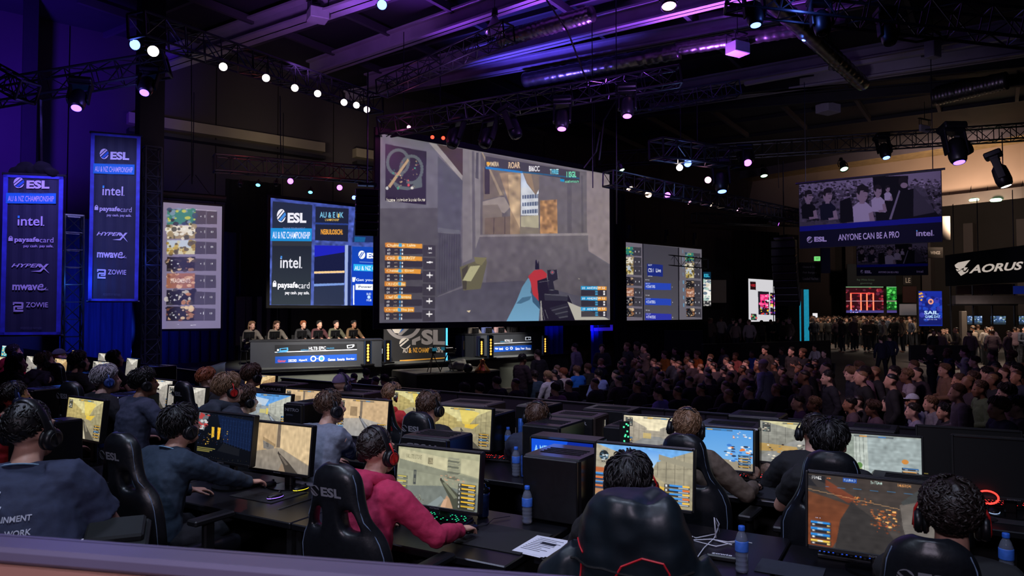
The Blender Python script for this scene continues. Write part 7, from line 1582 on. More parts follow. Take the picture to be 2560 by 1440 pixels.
player(288,900,10.6,'person with dark hair in a black t-shirt by the far left monitors',('short','dark',1),('tee','black_tee',(20,21,25)),'fair','short',0,1.0,.1,None,None,-.3,-.1,0,BK,'headset on the dark haired person by the far left monitors',None,.013,stl='stool under the dark haired person by the far left monitors')
player(150,892,12.6,'person in a patterned cap behind the far left monitors',None,('tee','olive_tee',(60,62,50)),'fair','short',0,1.0,.1,None,None,-.3,-.1,0,None,None,None,.015,cap=('camo_cap',(86,92,84)),stl='stool under the person in the patterned cap')
player(520,952,7.7,'person with reddish hair holding something to one ear',('short','ginger',1),('tee','black_tee',(20,21,25)),'pale','short',0,1.0,.05,None,None,-.3,-.05,0,None,None,'gaming chair of the reddish haired person',.012)
player(632,942,8.3,'person with bushy brown hair in the back row left',('mop','brown',1),('tee','black_tee',(20,21,25)),'fair','short',0,1.0,.1,None,None,-.2,-.1,0,BK,'headset on the bushy haired person in the back row',None,.012,stl='stool under the bushy haired person')
player(857,966,8.0,'person in a purple cap by the long barrier',None,('tee','black_tee',(20,21,25)),'fair','short',0,1.0,.1,None,None,-.2,-.1,0,PU,'dark headset over the purple cap by the barrier',None,.012,cap=('purple_cap',(96,78,110)),stl='stool under the person in the purple cap')
# print on the back of the large person's shirt, laid onto the cloth
from mathutils.bvhtree import BVHTree
def decal(root,me,f,M4,name):
 bv = BVHTree.FromPolygons([v.co.copy() for v in me.vertices],[tuple(p.vertices) for p in me.polygons]); out = []; ok = []
 for v in f.mb.v:
  p = M4 @ Vector(v); h = bv.ray_cast(Vector((p.x,-1.2,p.z)),Vector((0,1,0))); out.append(tuple(h[0] - Vector((0,.004 + v[2],0))) if h[0] is not None else None)
 fs = [(q,m) for q,m in zip(f.mb.f,f.mb.m) if all(out[i] is not None for i in q)]
 mb = MB(); mb.v = [o or (0,0,1) for o in out]; mb.f = [q for q,_ in fs]; mb.m = [m for _,m in fs]; return mb.build(name,f.mats,root)
SPW = M('shirt_print_white',(190,196,214),.7); SRD = M('shirt_print_red',(190,30,36),.7)
f = Flat(.001); f.text('FUEL',-.20,.10,-.045,.165,SPW,1,.05,.1); f.text('FOR ENTERTAINMENT',-.20,.06,.06,.082,SPW,1,.02); f.text('PROFESSIONAL WORK',-.20,.01,.065,.032,SPW,1,.02); f.disc(-.10,-.07,.06,SRD,1); f.text('ORIGINAL',-.14,-.078,-.065,-.062,SPW,2)
for k,(a,b) in enumerate(((-.10,.07),(-.06,.07),(-.04,.05),(-.14,.02),(-.06,.06),(-.03,.08))): f.text('sponsored by friends',a,-.155 - k * .022,b,-.143 - k * .022,SPW,1)
tb = .26; f.F = lambda x,y: (x,y)
decal(big,bs['shirt'],f,Matrix.Translation((0.05,0,bs['NB'].z - .20)) @ FRONT,'shirt_print')
# jacket over the chair back
jx = [o for o in bpy.data.objects if o.get('label') == 'gaming chair with a black jacket hung over it'][0]
mb = MB(); prof = [(.30,.30),(.50,.33),(.70,.33),(.82,.30),(.95,.25),(1.05,.245),(1.15,.22),(1.22,.18),(1.27,.13)]
mb.tube([(0,-.27 - .13 * (z - CB),z) for z,w_ in prof],[(w_,.125 - .03 * (i == 8)) for i,(z,w_) in enumerate(prof)],24,side=(1,0,0))
for s in (-1,1): mb.tube([(s * .22,-.30,.98),(s * .34,-.30,.86),(s * .37,-.28,.70),(s * .36,-.26,.50)],[.08,.085,.075,.065],12)
me = remeshed(mb,'jacket_cloth',.012,[M('jacket_black',(24,33,40),.42,noise=.2,scale=12,bump=.2)],2,lambda p: .026 * mnoise.noise(Vector((p[0] * 13,p[1] * 6,p[2] * 2.6))) + .008 * mnoise.noise(Vector(p) * 14))
t = thing('jacket','black jacket with red piping draped over the chair in the middle','jacket',jx.location.copy(),jx.rotation_euler.z); link(bpy.data.objects.new('jacket_cloth',me),t); t.location.z = [c for c in jx.children if c.name.startswith('backrest')][0].location.z
def onback(mb,pts,r):
 bv = BVHTree.FromPolygons([v.co.copy() for v in me.vertices],[tuple(p.vertices) for p in me.polygons]); q = []
 for x,z in [(a[0] + (b[0] - a[0]) * k / 8,a[1] + (b[1] - a[1]) * k / 8) for a,b in zip(pts,pts[1:]) for k in range(8)]:
  h = bv.ray_cast(Vector((x,-1.2,z)),Vector((0,1,0)))
  if h[0] is not None: q.append(h[0] - Vector((0,.003,0)))
 mb.tube(q,r,5)
RP = M('red_piping',(200,30,44),.5)
mb = MB(); onback(mb,[(-.08,.76),(-.07,.92),(-.02,1.01),(.06,1.05),(.14,1.04),(.16,1.0),(.16,.92)],.004); onback(mb,[(-.25,1.07),(-.21,1.05),(-.18,1.03)],.004); onback(mb,[(-.20,.98),(-.21,.86),(-.20,.70)],.004); mb.build('piping',RP,t)
mb = MB(); onback(mb,[(-.26,.98),(-.1,.99),(.08,.97),(.26,1.0)],.005); mb.build('seam',MATTB,t)
# monitors: picture centre in the photo, distance, picture, turn, size, tilt
for (x,y,D,pic,dr,sc,lab) in ((212,1047,5.9,'yellow',-.06,1.03,'monitor with a yellow street game left of the water bottle'),(562,1094,5.1,'dark',.0,1.05,'monitor with a dark night game beside the black haired person'),(702,1119,5.1,'tan',.02,1.05,'monitor with a tan walled game in the front row'),
         (1094,1195,4.25,'olive',.04,1.05,'large monitor with an olive game before the maroon hoodie'),(1608,1189,4.15,'alley',.05,1.05,'monitor with a blue sky alley behind the black haired head'),(2192,1292,3.45,'orange',.0,1.12,'large monitor with a dark orange cave game at the bottom right'),
         (906,1045,6.4,'ramp',.03,1.05,'monitor with a sand coloured game right of the grey jumper'),(1154,1068,6.0,'yellow',.03,1.05,'monitor with a yellow street game behind the gaming chair'),(1642,1092,5.7,'warm',.05,1.0,'monitor with a pale corridor left of the large headset'),(1792,1120,5.35,'sky',.05,.95,'monitor with a blue sky right of the glossy chair'),
         (1995,1108,5.45,'boots',.05,1.0,'monitor with a bright loot game left of the padded headset'),(2182,1148,4.85,'silver',.04,1.05,'monitor with a silver room game before the black haired person'),(672,1027,7.0,'blue',.03,1.05,'monitor with a blue and white game right of the bowl cut'),(762,1012,7.6,'ramp',.05,1.0,'monitor with a cream wall behind the tall black tower'),
         (466,1006,7.6,'hall',.04,1.05,'monitor with a bright stone corridor in the left back row'),(397,985,7.9,'hall',-.1,1.0,'monitor with a grey scene beside the thick haired person'),(1035,1018,7.2,'yellow',.05,1.0,'monitor with a glowing yellow game behind the red hood'),(650,966,9.4,'amber',.08,.95,'small monitor with a colourful game in the far back row'),
         (330,919,12.6,'hall',-.25,1.0,'far left monitor with a pale corridor, rightmost of its row'),(252,928,11.8,'hall',-.1,1.0,'far left monitor with a stone scene, second from the right'),(262,903,13.2,'hall',-.1,.9,'far left monitor half hidden behind the second one'),(152,920,12.3,'amber',-.15,1.0,'far left monitor with an amber tunnel'),(80,913,12.8,'hall',-.15,1.0,'far left monitor with a grey minimap scene'),(4,915,12.2,'warm',-.1,1.0,'monitor cut by the left edge of the photo'),(12,878,14.5,'teal',-.2,.7,'small turquoise monitor at the far left edge'),(190,893,13.6,'amber',-.2,.8,'small orange monitor behind the far left row'),
         (2420,1137,5.0,'off',.06,1.12,'switched off monitor behind another at the right edge'),(2530,1172,4.4,'off',.06,1.12,'nearer switched off monitor cut by the right edge'),(1452,1082,6.4,'warm',.2,.8,'small bright monitor peeping out between two towers')):
 p = P(x,y,D); h = p.z - .74
 if h < .19: p = P(x,y,D * (2 - .93) / (2 - p.z)); h = p.z - .74
 monitor(lab,(p.x,p.y,.74),ROWROT + dr,pic,.10,sc,h / sc)
def top_at(x,y,D): p = P(x,y,D); return p
BRL = M('case_brown_lit',(56,46,42),.45,noise=.2,scale=4)  # browner case colour stands in for light on the tower tops
for (x,y,D,w_,d_,led,tx,tp,lab) in ((1415,1128,4.45,.38,.40,None,None,None,'large black tower left of the alley monitor'),(1386,1054,5.55,.32,.42,None,None,None,'tower with a pale rounded top beside the fair haired head'),(1446,1034,6.3,.44,.34,None,'PREDATOR',BRL,'tower with a brown lit top in the middle'),(1530,1026,7.0,.48,.36,None,None,None,'wide dark tower behind the brown lit one'),(1350,1014,7.3,.32,.4,(255,60,60),None,None,'dark tower with a red light behind the fair haired head'),
                                       (1182,1004,7.4,.56,.4,(255,70,40),'OMEN',BRL,'long dark computer with a red light before the barrier'),(1234,1030,6.5,.22,.45,None,None,None,'tall tower right of the yellow street monitor'),(1095,1084,4.9,.38,.3,None,'CRSAL',None,'tower with a blue sticker behind the olive monitor'),(1830,1058,5.75,.48,.38,None,'MSI',None,'wide tower with an amber edge right of the sky monitor'),(1895,1034,6.4,.44,.38,None,None,None,'dark tower behind the wide one at the right'),
                                       (2180,1074,5.9,.38,.34,None,'LEGION',None,'dark tower with small letters above the silver monitor'),(2062,1056,6.4,.3,.3,None,None,None,'low tower behind the padded headset'),(2300,1214,4.05,.5,.3,None,None,None,'flat computer behind the orange monitor'),(322,984,6.9,.34,.42,None,'ESL',None,'tall black tower with white letters left of the thick haired person'),(122,968,7.2,.28,.4,None,'ROG',None,'black tower beside the red jersey'),(122,1052,5.35,.2,.4,(255,40,60),None,None,'dark tower with a red light behind the large headset'),
                                       (778,1002,6.75,.24,.42,None,'NITRO',None,'tall black tower left of the grey jumper'),(712,958,8.7,.44,.36,None,'AORUS',BRL,'tower with a pale lit top in the back row'),(895,978,7.9,.44,.36,(60,120,255),'OMEN',BRL,'tower with a gold lit top behind the sand monitor'),(398,914,10.8,.34,.36,(255,60,40),'ASUS',None,'dark tower before the end of the left barrier'),(610,985,8.4,.36,.36,(255,50,40),None,None,'dark tower with red glow behind the bowl cut'),(1560,1058,6.0,.20,.40,None,None,None,'narrow tower with green lights beside the wide dark tower'),(232,930,9.8,.3,.4,None,None,None,'dark tower between the far left chairs')):
 p = P(x,y,D); h = max(.30,p.z - .74 - .015)
 pc_tower(lab,(p.x,p.y,.74),ROWROT + random.uniform(-.04,.04),(w_,d_,h),led,tx,top=tp)
# blue lit computer with a picture on its side
q4 = [(1340,1086),(1507,1104),(1500,1140),(1338,1126)]
p = P(1420,1090,5.0); hh = p.z - .74; t = thing('computer_tower','computer with a blue lit side window behind the black tower','computer',(p.x,p.y,.74),ROWROT,'gaming computers')
mb = MB(); mb.box((0,0,hh / 2),(.50,.2,hh),bev=.012); mb.build('case',CASEM,t); pp = Paint(100,60)
pp.rect(0,0,1,1,(10,40,150),1,(8,20,70)); pp.poly([(0,0),(.6,0),(.5,.4),(0,.5)],(20,90,230),.8); pp.poly([(.4,.95),(.5,.3),(.56,.3),(.66,.95)],(180,30,70)); pp.scatter(.3,.4,.9,1,40,[(30,60,170),(220,50,80),(10,16,60)],.1,3); pp.text('A MEZE.',.05,.12,.36,.26,(150,210,255)); pp.text('POWERED',.7,.3,.95,.38,(150,200,255)); pp.text('CORSAIR',.06,.6,.45,.74,(200,210,255))
o = bpy.data.objects.new('picture',pp.mesh('picture',.46,hh * .9,MONM)); link(o,t); o.location = (0,-.104,hh / 2); lamp('case_light','POINT',P(1380,1072,4.95),.5,(.05,.2,1),shadow_soft_size=.08)
mb = MB(); mb.box((.12,-.155,.30),(.075,.004,.075)); stk = mb.build('sticker',M('sticker_blue',(60,140,190),.5,em=.3,emcol=(60,140,190),noise=.5,scale=60),[o for o in bpy.data.objects if o.get('label','').startswith('tower with a blue sticker')][0])
t = thing('lit_strip','strip of small green and amber lights on the narrow tower','light',P(1562,1095,5.72)); mb = MB(); r = random.Random(2)
for k in range(14): mb.box((r.uniform(-.03,.03),0,r.uniform(-.11,.11)),(.012,.008,.012))
mb.build('leds',M('leds_green',(70,210,150),.4,em=1.5,emcol=(70,200,140)),t); mb = MB(); mb.box((0,.01,0),(.08,.01,.26)); mb.build('carrier',BLACK,t)
def onto(x,y,z=.742): return G(x,y,z)
for (x,y,lab) in ((252,1148,'water bottle beside the yellow street monitor at the left'),(797,1262,'water bottle left of the maroon player\'s chair'),(1318,1308,'water bottle in front of the large black tower'),(1290,1190,'water bottle beside the blue drink can'),(1270,1130,'purple lit water bottle below the long barrier'),(1855,1430,'water bottle beside the white cables at the bottom right'),(2517,1452,'water bottle at the bottom right corner')):
 bottle(lab,onto(x,y),.22)
can('blue drink can beside a water bottle on the second row',onto(1311,1192)); can('slim blue drink can left of the fair haired head',onto(1302,1103),(60,110,200),.22,.026)
t = thing('shaker_bottle','dark shaker bottle right of the olive monitor','bottle',onto(1207,1292)); mb = MB(); mb.lathe([(.03,0),(.036,.01),(.04,.13),(.042,.15)],20); mb.build('cup',M('shaker_blue',(24,40,80),.25,noise=.5,scale=30),t,True); mb = MB(); mb.lathe([(.043,.15),(.044,.175),(.02,.185),(.018,.2),(0,.2)],18); mb.tube([(.03,0,.18),(.045,0,.21),(.01,0,.22)],.005,5); mb.build('lid',GLOSSB,t,True)
t = thing('thermos','dark thermos bottle left of the switched off monitors','bottle',onto(2308,1192)); mb = MB(); mb.lathe([(.04,0),(.044,.01),(.044,.2),(.03,.24),(.026,.26)],20); mb.build('flask',M('thermos_dark',(20,26,44),.2,.6),t,True); mb = MB(); mb.lathe([(.029,.255),(.03,.30),(.02,.305),(0,.305)],16); mb.build('cap',GLOSSB,t,True)
t = thing('gold_ball','yellow glass ball on a dark stand above the thermos','ornament',onto(2326,1180)); mb = MB(); mb.ell((0,0,.30),(.045,.045,.045),18); mb.build('ball',M('amber_glass',(210,170,30),.15,em=.25,emcol=(190,150,20),noise=.4,scale=20),t,True); mb = MB(); mb.lathe([(.06,0),(.05,.02),(.016,.05),(.014,.24),(.03,.262),(0,.265)],14); mb.build('stand',BLACK,t,True)
for (x,y,c,dr,lab) in ((585,1207,(120,130,255),.0,'keyboard with violet key lights in front of the dark monitor'),(1090,1302,(40,230,150),.1,'keyboard with green key lights below the olive monitor'),(2165,1402,(40,90,255),.0,'keyboard with blue key lights below the orange monitor'),(2545,1272,(255,50,50),.2,'keyboard with red key lights at the right edge'),(205,1108,None,0,'black keyboard below the yellow street monitor'),(885,1140,None,0,'black keyboard of the person in the grey jumper'),(1235,1150,(255,40,30),.2,'keyboard with a red glow left of the blue can'),(1845,1195,(255,40,40),.1,'keyboard with red lights by the leaning player'),(2400,1190,None,.1,'dark keyboard before the switched off monitors'),(1560,1300,None,.1,'black keyboard below the alley monitor')):
 keyboard(lab,onto(x,y),ROWROT + dr,c)
for (x,y,gl,lab) in ((672,1216,None,'mouse under the hand of the black haired person'),(688,1246,(150,110,255),'mouse with a violet light ring beside the mouse hand'),(752,1226,(220,200,40),'mouse with a yellow edge left of the water bottle'),(1176,1328,None,'mouse under the hand of the maroon player'),(2485,1283,(120,140,170),'dark mouse with a pale rim at the right edge'),(1895,1222,None,'mouse under the hand of the leaning player'),(1702,1378,None,'mouse under the hand beside the white cables')):
 mouse(lab,onto(x,y,.747),ROWROT - .1,gl)
mousepad('wide dark mousepad under the maroon player\'s hand',onto(1250,1345),ROWROT,(.46,.38)); mousepad('dark mousepad left of the blue lit keyboard',onto(1975,1425),ROWROT,(.3,.2),(34,40,52)); mousepad('dark mousepad below the violet mouse',onto(672,1236,.741),ROWROT,(.40,.32),(15,16,20)); mousepad('mousepad at the right edge under the dark mouse',onto(2490,1290,.741),ROWROT,(.4,.34),(22,24,30)); mousepad('mousepad under the leaning player\'s hand',onto(1880,1228,.741),ROWROT,(.4,.32),(26,28,36))
t = thing('ring_light','small glowing red ring before the switched off monitor','light',onto(2470,1300),ROWROT); mb = MB(); mb.tube([(.055 * math.cos(a),0,.135 + .038 * math.sin(a)) for a in [k * .2618 for k in range(25)]],.0055,6,caps=False); mb.build('ring',M('ring_red',(255,50,40),.4,em=3,emcol=(255,50,40)),t,True); mb = MB(); mb.tube([(0,0,.0),(0,0,.097)],.006,6); mb.lathe([(.05,0),(.05,.008),(0,.01)],14); mb.build('stand',BLACK,t)
t = thing('paper_sheets','white printed sheets on the desk beside the black jacket','paper',onto(1345,1366),ROWROT - .1); PAPER = M('paper_white',(220,222,232),.7)
for k in range(3): mb = MB(); mb.box((.01 * k,.006 * k,.001 + .0015 * k),(.21,.29,.001),0,.05 * k); mb.build('sheet',PAPER,t)
f = Flat(.0006)
for k in range(9): f.rect(-.08,.10 - k * .024,-.08 + (.15,.12,.16,.09,.15,.14,.1,.15,.12)[k],.106 - k * .024,PR_D,1)
f.rect(-.03,.02,.06,.05,PR_D,2); f.M = Matrix.Translation((.02,.012,.0046)); f.build('print',t,f.M)
t = thing('cable_bundle','tangle of white cables on the desk right of the jacket','cable',onto(1770,1345)); mb = MB(); o = t.location
for pts in (((1690,1338),(1730,1350),(1780,1348),(1830,1362)),((1700,1330),(1740,1345),(1790,1335),(1798,1310),(1790,1295)),((1790,1350),(1820,1355),(1850,1352),(1880,1358)),((1740,1398),(1760,1370),(1786,1345),(1796,1318)),((1735,1352),(1790,1366),(1840,1356))): mb.tube([onto(*q,.748) - o for q in pts],.0035,5)
mb.tube([onto(1790,1345) - o,onto(1786,1340) - o + Vector((0,0,.10)),onto(1796,1340) - o + Vector((.01,0,.02))],.004,5); mb.build('cables',M('white_cable',(200,200,210),.5),t,True)
mb = MB(); mb.box((0,0,.014),(.15,.05,.028),bev=.008); o = mb.build('adapter_box',BLACK,loc=onto(1805,1400)); o.rotation_euler.z = ROWROT + .05; tag(o,'small black adapter box with white letters on the desk','adapter'); f = Flat(.0006); f.text('zowie',-.05,-.012,.05,.012,PAPER,1,.02); f.M = Matrix.Translation((0,0,.0285)); f.build('lettering',o,f.M)
for (x,y,c,lab) in ((1880,1196,(160,130,110),'tan glove lying behind the leaning player\'s hand'),(1925,1188,(150,125,108),'second tan glove right of the first'),(1940,1206,(36,34,40),'dark camera bag right of the tan gloves')):
 mb = MB(); mb.ell((0,0,.045),(.09,.06,.05),14); mb.ell((.06,.02,.035),(.05,.045,.04),12); mb.ell((-.06,.0,.03),(.045,.04,.034),12); o = bpy.data.objects.new('glove' if c[0] > 100 else 'camera_bag',remeshed(mb,'soft',.006,[M('soft_%d' % c[0],c,.7,noise=.3,scale=20)],2,lambda p: .008 * mnoise.noise(Vector(p) * 40))); link(o); o.location = onto(x,y); o.rotation_euler.z = x; tag(o,lab,'glove' if c[0] > 100 else 'bag')
mb = MB(); mb.tube([onto(640,1300,.60),onto(655,1285,.70),onto(700,1272,.745),onto(770,1250,.745),onto(800,1238,.745)],.004,6); tag(mb.build('desk_cable',BLACK,smooth=True),'black cable hanging over the edge of the tan monitor\'s desk','cable')
mb = MB(); mb.box((0,0,.03),(.28,.36,.05),0,bev=.02); mb.box((0,.08,.07),(.24,.16,.04),bev=.015); o = mb.build('backpack',M('bag_dark',(12,18,20),.8,noise=.3,scale=8)); o.location = P(285,1385,3.3); o.rotation_euler = (R(20),0,ROWROT + .9); tag(o,'dark bag with a white sheet beside the large person','bag'); mb = MB(); mb.box((-.1,-.05,.062),(.16,.2,.004)); mb.build('white_sheet',PAPER,o)
# stage teams, audience, the far crowd
FZ = -.15
mb = MB(); mb.add([(-30,30.5,FLOOR + .004),(60,27,FLOOR + .004),(60,34.5,FZ),(-30,38,FZ),(60,75,FZ),(-30,75,FZ)],[(0,1,2,3),(3,2,4,5)]); structure(mb.build('floor_ramp',CONC))
SPC = {'stand': human('stand',.03,voxel=.016),'front': human('stand',.05,Vector((.10,.28,1.08)),Vector((-.10,.28,1.08)),voxel=.016),'cross': human('stand',.0,cross=True,voxel=.016),'sit': human('sit',.08,voxel=.016),'desk': human('sit',.14,Vector((.16,.40,.78)),Vector((-.16,.40,.78)),voxel=.014),'walk': human('stand',.06,voxel=.016,bend=.06)}
def joined(s):
 o = []; mats = []; bm = MB()
 me = bpy.data.meshes.new('person'); vs = []; fs = []; mi = []
 hd = hair_data('buzz',1); parts = [(s['body'],None,0),(s['shirt'],None,1),(s['trousers'],None,2),(hd,s['Mh'],3)]
 for m,mt,i in parts:
  k = len(vs); vs += [tuple((mt @ v.co) if mt else v.co) for v in m.vertices]; fs += [tuple(q + k for q in p.vertices) for p in m.polygons]; mi += [i] * len(m.polygons)
 me.from_pydata(vs,[],fs)
 for m in (SKIN['fair'],WHITE,WHITE,HAIRC['dark']): me.materials.append(m)
 me.polygons.foreach_set('material_index',mi); ob = bpy.data.objects.new('j',me); COL.objects.link(ob); d = ob.modifiers.new('d','DECIMATE'); d.ratio = .22; out = evaluated(ob); bpy.data.objects.remove(ob); out.polygons.foreach_set('use_smooth',[True] * len(out.polygons)); out.name = 'person'; return out
JO = {k: joined(SPC[k]) for k in ('stand','front','sit')}
def face(d): return math.atan2(d[1],d[0]) - R(90)
TOSCREEN = face(-SN)
def headz(k): return SPC[k]['Mh'].translation.z
cr = random.Random(5)
SK = ['pale','fair','fair','tan','brown']; HC = ['black','dark','dark','brown','light']
def crowd_person(kind,p,rz,label,top,hair=None,skin=None,group=None,cap=None,sc=None,legs=None):
 return person(SPC[kind],label,p,rz,skin or cr.choice(SK),None if cap else (hair or (cr.choice(['short','short','fade','mop']),cr.choice(HC),cr.randint(1,2))),top,legs or ('jeans_%d' % cr.randint(0,1),(26,28,38)),group,cap,sc or 1.0)
def far_person(kind,p,rz,label,group,col,sc=1.0):
 o = bpy.data.objects.new('person',JO[kind]); link(o); o.location = p; o.rotation_euler.z = rz; o.scale = (sc,) * 3; tag(o,label,'person',group)
 recolor(o,[SKIN[cr.choice(SK)],cloth_mat('crowd_%d_%d_%d' % col,col),cloth_mat('jeans_%d' % cr.randint(0,1),(26,28,38)),HAIRC[cr.choice(HC)]]); return o
ACH = {}
def seat_chair(p,rz,label,paper=False,group='chairs of the audience'):
 t = thing('audience_chair',label,'chair',p,rz,group)
 if not ACH:
  m = M('chair_seat_black',(16,16,19),.6); mb = MB(); mb.box((0,.02,.44),(.44,.42,.05),bev=.02); ACH['seat'] = mb.mesh('seat',[m]); mb = MB(); mb.box((0,-.21,.70),(.42,.04,.36),rot=(R(8),0,0),bev=.015); ACH['backrest'] = mb.mesh('backrest',[m])
  mb = MB()
  for s in (-1,1): mb.tube([(s * .2,.18,0),(s * .2,.16,.43),(s * .2,-.18,.43),(s * .2,-.23,.82)],.012,6); mb.tube([(s * .2,-.16,.43),(s * .2,-.22,0)],.012,6)
  ACH['frame'] = mb.mesh('frame',[STEEL]); mb = MB(); mb.box((0,-.245,.74),(.21,.004,.28),rot=(R(8),0,0)); ACH['paper'] = mb.mesh('paper_sheet',[M('notice_paper',(200,170,205),.7)])
 for k in ('seat','backrest','frame') + (('paper',) if paper else ()): link(bpy.data.objects.new(k if k != 'paper' else 'paper_sheet',ACH[k]),t)
def at_head(x,y,kind,base,sc=1.0,D=None):
 z = base + headz(kind) * sc; D = D or (CAMZ - z) * 1800 / (y - 775); p = P(x,775,D); p.z = base; return p
# the two teams on the stage
GREYT = ('jersey','grey_team_jersey',(104,98,92)); BLKT = ('jersey','black_team_jersey',(36,36,40))
for i,(x,D,top,hr,lab) in enumerate(((626,21.7,GREYT,('long','light',1),'person with long fair hair, leftmost at the left team desk'),(688,22.2,GREYT,('long','brown',1),'person with long brown hair, second at the left team desk'),(754,22.8,BLKT,('short','ginger',1),'person with short reddish hair at the left team desk'),
                                         (794,23.1,('jersey','black_red_jersey',(70,34,40)),('short','black',1),'taller black haired person at the left team desk'),(836,23.4,('jersey','olive_jersey',(78,78,62)),('short','dark',2),'person in an olive jersey, fifth at the left team desk'),(880,23.8,('jersey','brown_jersey',(96,74,50)),('short','black',2),'person in a brown jersey, rightmost at the left team desk'))):
 p = P(x,775,D + .25); p.z = STG; crowd_person('desk',p,face(SN) + .15,lab,top,hr,'fair' if i != 5 else 'tan','team players on the stage',sc=1.0 if i != 3 else 1.06); q = p + Matrix.Rotation(face(SN),3,'Z') @ Vector((.22,.52,0)); monitor(f'black backed monitor on the left team desk, number {("one","two","three","four","five","six")[i]} from the left',(q.x,q.y,STG + .78),face(SN) + .2,'off',.1,.62,.24,'monitors on the stage desks')
 seat_chair(p,face(SN) + .15,'chair behind the left team desk',False,'chairs behind the left team desk')
for i,(x,top,lab) in enumerate(((1180,GREYT,'leftmost person at the right team desk in a patterned jersey'),(1213,('jersey','blue_jersey',(60,72,120)),'person in a blue jersey at the right team desk'),(1244,('jersey','pink_grey_jersey',(140,112,116)),'person in a pinkish jersey at the right team desk'),(1276,BLKT,'person in a black jersey, fourth at the right team desk'),(1309,GREYT,'rightmost person at the right team desk'))):
 p = P(x,775,26.6 + i * .45); p.z = STG - .0; crowd_person('desk',p,face(SN) + .1,lab,top,None,'fair','team players on the stage',sc=.95); q = p + Matrix.Rotation(face(SN),3,'Z') @ Vector((.22,.5,0)); monitor(f'black backed monitor on the right team desk, number {("one","two","three","four","five")[i]} from the left',(q.x,q.y,STG + .78),face(SN) + .2,'off',.1,.62,.24,'monitors on the stage desks'); seat_chair(p,face(SN) + .1,'chair behind the right team desk',False,'chairs behind the right team desk')
# seated audience that can be told apart
def C(n,c): return ('tee',n,c)
for (x,y,top,hr,lab) in ((1312,938,C('dark_red_tee',(150,28,30)),('short','dark',1),'seated person in a dark red shirt near the stage edge'),(1340,941,C('teal_tee',(44,66,84)),('short','dark',2),'seated person in a teal shirt beside the red shirt'),(1375,942,C('white_shirt',(206,206,216)),('short','blond',1),'seated fair haired person in a white shirt'),(1414,934,C('cream_tee',(200,190,186)),('short','ginger',1),'seated person with ginger hair and pale top'),(1446,928,C('bright_blue_hoodie',(30,110,210)),('short','light',1),'seated person in a bright blue hoodie'),(1474,922,C('olive_tee',(84,84,70)),('short','light',2),'seated person in an olive top beside the blue hoodie'),(1500,938,C('pale_blue_shirt',(140,160,220)),('short','black',1),'seated person in a pale blue shirt behind the blue hoodie'),
                             (1655,985,C('lavender_hoodie',(128,118,196)),('short','dark',2),'seated person in a lavender hoodie beside the papered chairs'),(1394,975,C('mauve_top',(120,84,110)),('short','dark',1),'seated person in a mauve top just over the barrier'),(1166,976,C('black_tee',(20,21,25)),('mop','dark',1),'head of a dark haired person behind the barrier left of the aisle'),(1204,976,C('black_tee',(20,21,25)),('short','black',1),'round dark head behind the barrier, right of the other'),(858,938,C('black_tee',(20,21,25)),('short','black',1),'person with teal rimmed dark head before the stage'),(890,947,C('black_tee',(20,21,25)),('buzz','dark',1),'lower dark head second from the left before the stage'),(919,936,C('black_tee',(20,21,25)),('short','dark',1),'taller dark head third from the left before the stage'),(945,956,C('black_tee',(20,21,25)),('buzz','black',1),'small dark head fourth from the left before the stage'),(967,952,C('black_tee',(20,21,25)),('short','black',2),'rightmost dark head before the stage steps'),(1247,958,C('black_tee',(20,21,25)),('short','dark',1),'person sitting before the black block with turned head')):
 p = at_head(x,y,'sit',FLOOR); crowd_person('sit',p,TOSCREEN + cr.uniform(-.2,.2),lab,top,hr,'fair','audience before the stage'); seat_chair(p,TOSCREEN,'black audience chair under one of the seated watchers')
for i,(x,y) in enumerate(((1557,995),(1588,990),(1613,986),(1639,984),(1723,978))):
 p = P(x,y,11.6 + i * .35); p.z = FLOOR; seat_chair(p,TOSCREEN - .2,('first','second','third','fourth','fifth')[i] + ' empty chair from the left with a pink paper on its back',True,'audience chairs with papers')
def inside(x,y,poly):
 c = False
 for (x0,y0),(x1,y1) in zip(poly,poly[1:] + poly[:1]):
  if (y0 > y) != (y1 > y) and x < (x1 - x0) * (y - y0) / (y1 - y0) + x0: c = not c
 return c
AP = [(1260,955),(1330,915),(1560,900),(2060,905),(2085,990),(1900,1000),(1690,985),(1560,975),(1330,972)]; n = 0; DK = [(24,24,30),(34,32,40),(46,34,44),(30,36,52),(60,50,58),(20,20,24)]
for i in range(-30,40):
 for j in range(0,16):
  p = Vector((4.2,17.0,FLOOR)) + SA * (i * .78 + (j % 2) * .3) + SN * (j * 1.02 - 6.2); q = p + Vector((cr.uniform(-.08,.08),cr.uniform(-.1,.1),headz('sit'))); x,y = pix(q)
  if p.y > 6 and inside(x,y,AP) and n < 66 and not any(abs(x - a) < 15 and abs(y - b) < 22 for a,b in ((1312,938),(1340,941),(1375,942),(1414,934),(1446,928),(1474,922),(1500,938),(1655,985),(1394,975))):
   n += 1; q.z = FLOOR; far_person('sit',q,TOSCREEN + cr.uniform(-.25,.25),'dark clothed person seated with their back to us in the audience block','seated audience seen from behind',cr.choice(DK)); seat_chair(q,TOSCREEN,'black audience chair under one of the seated watchers')
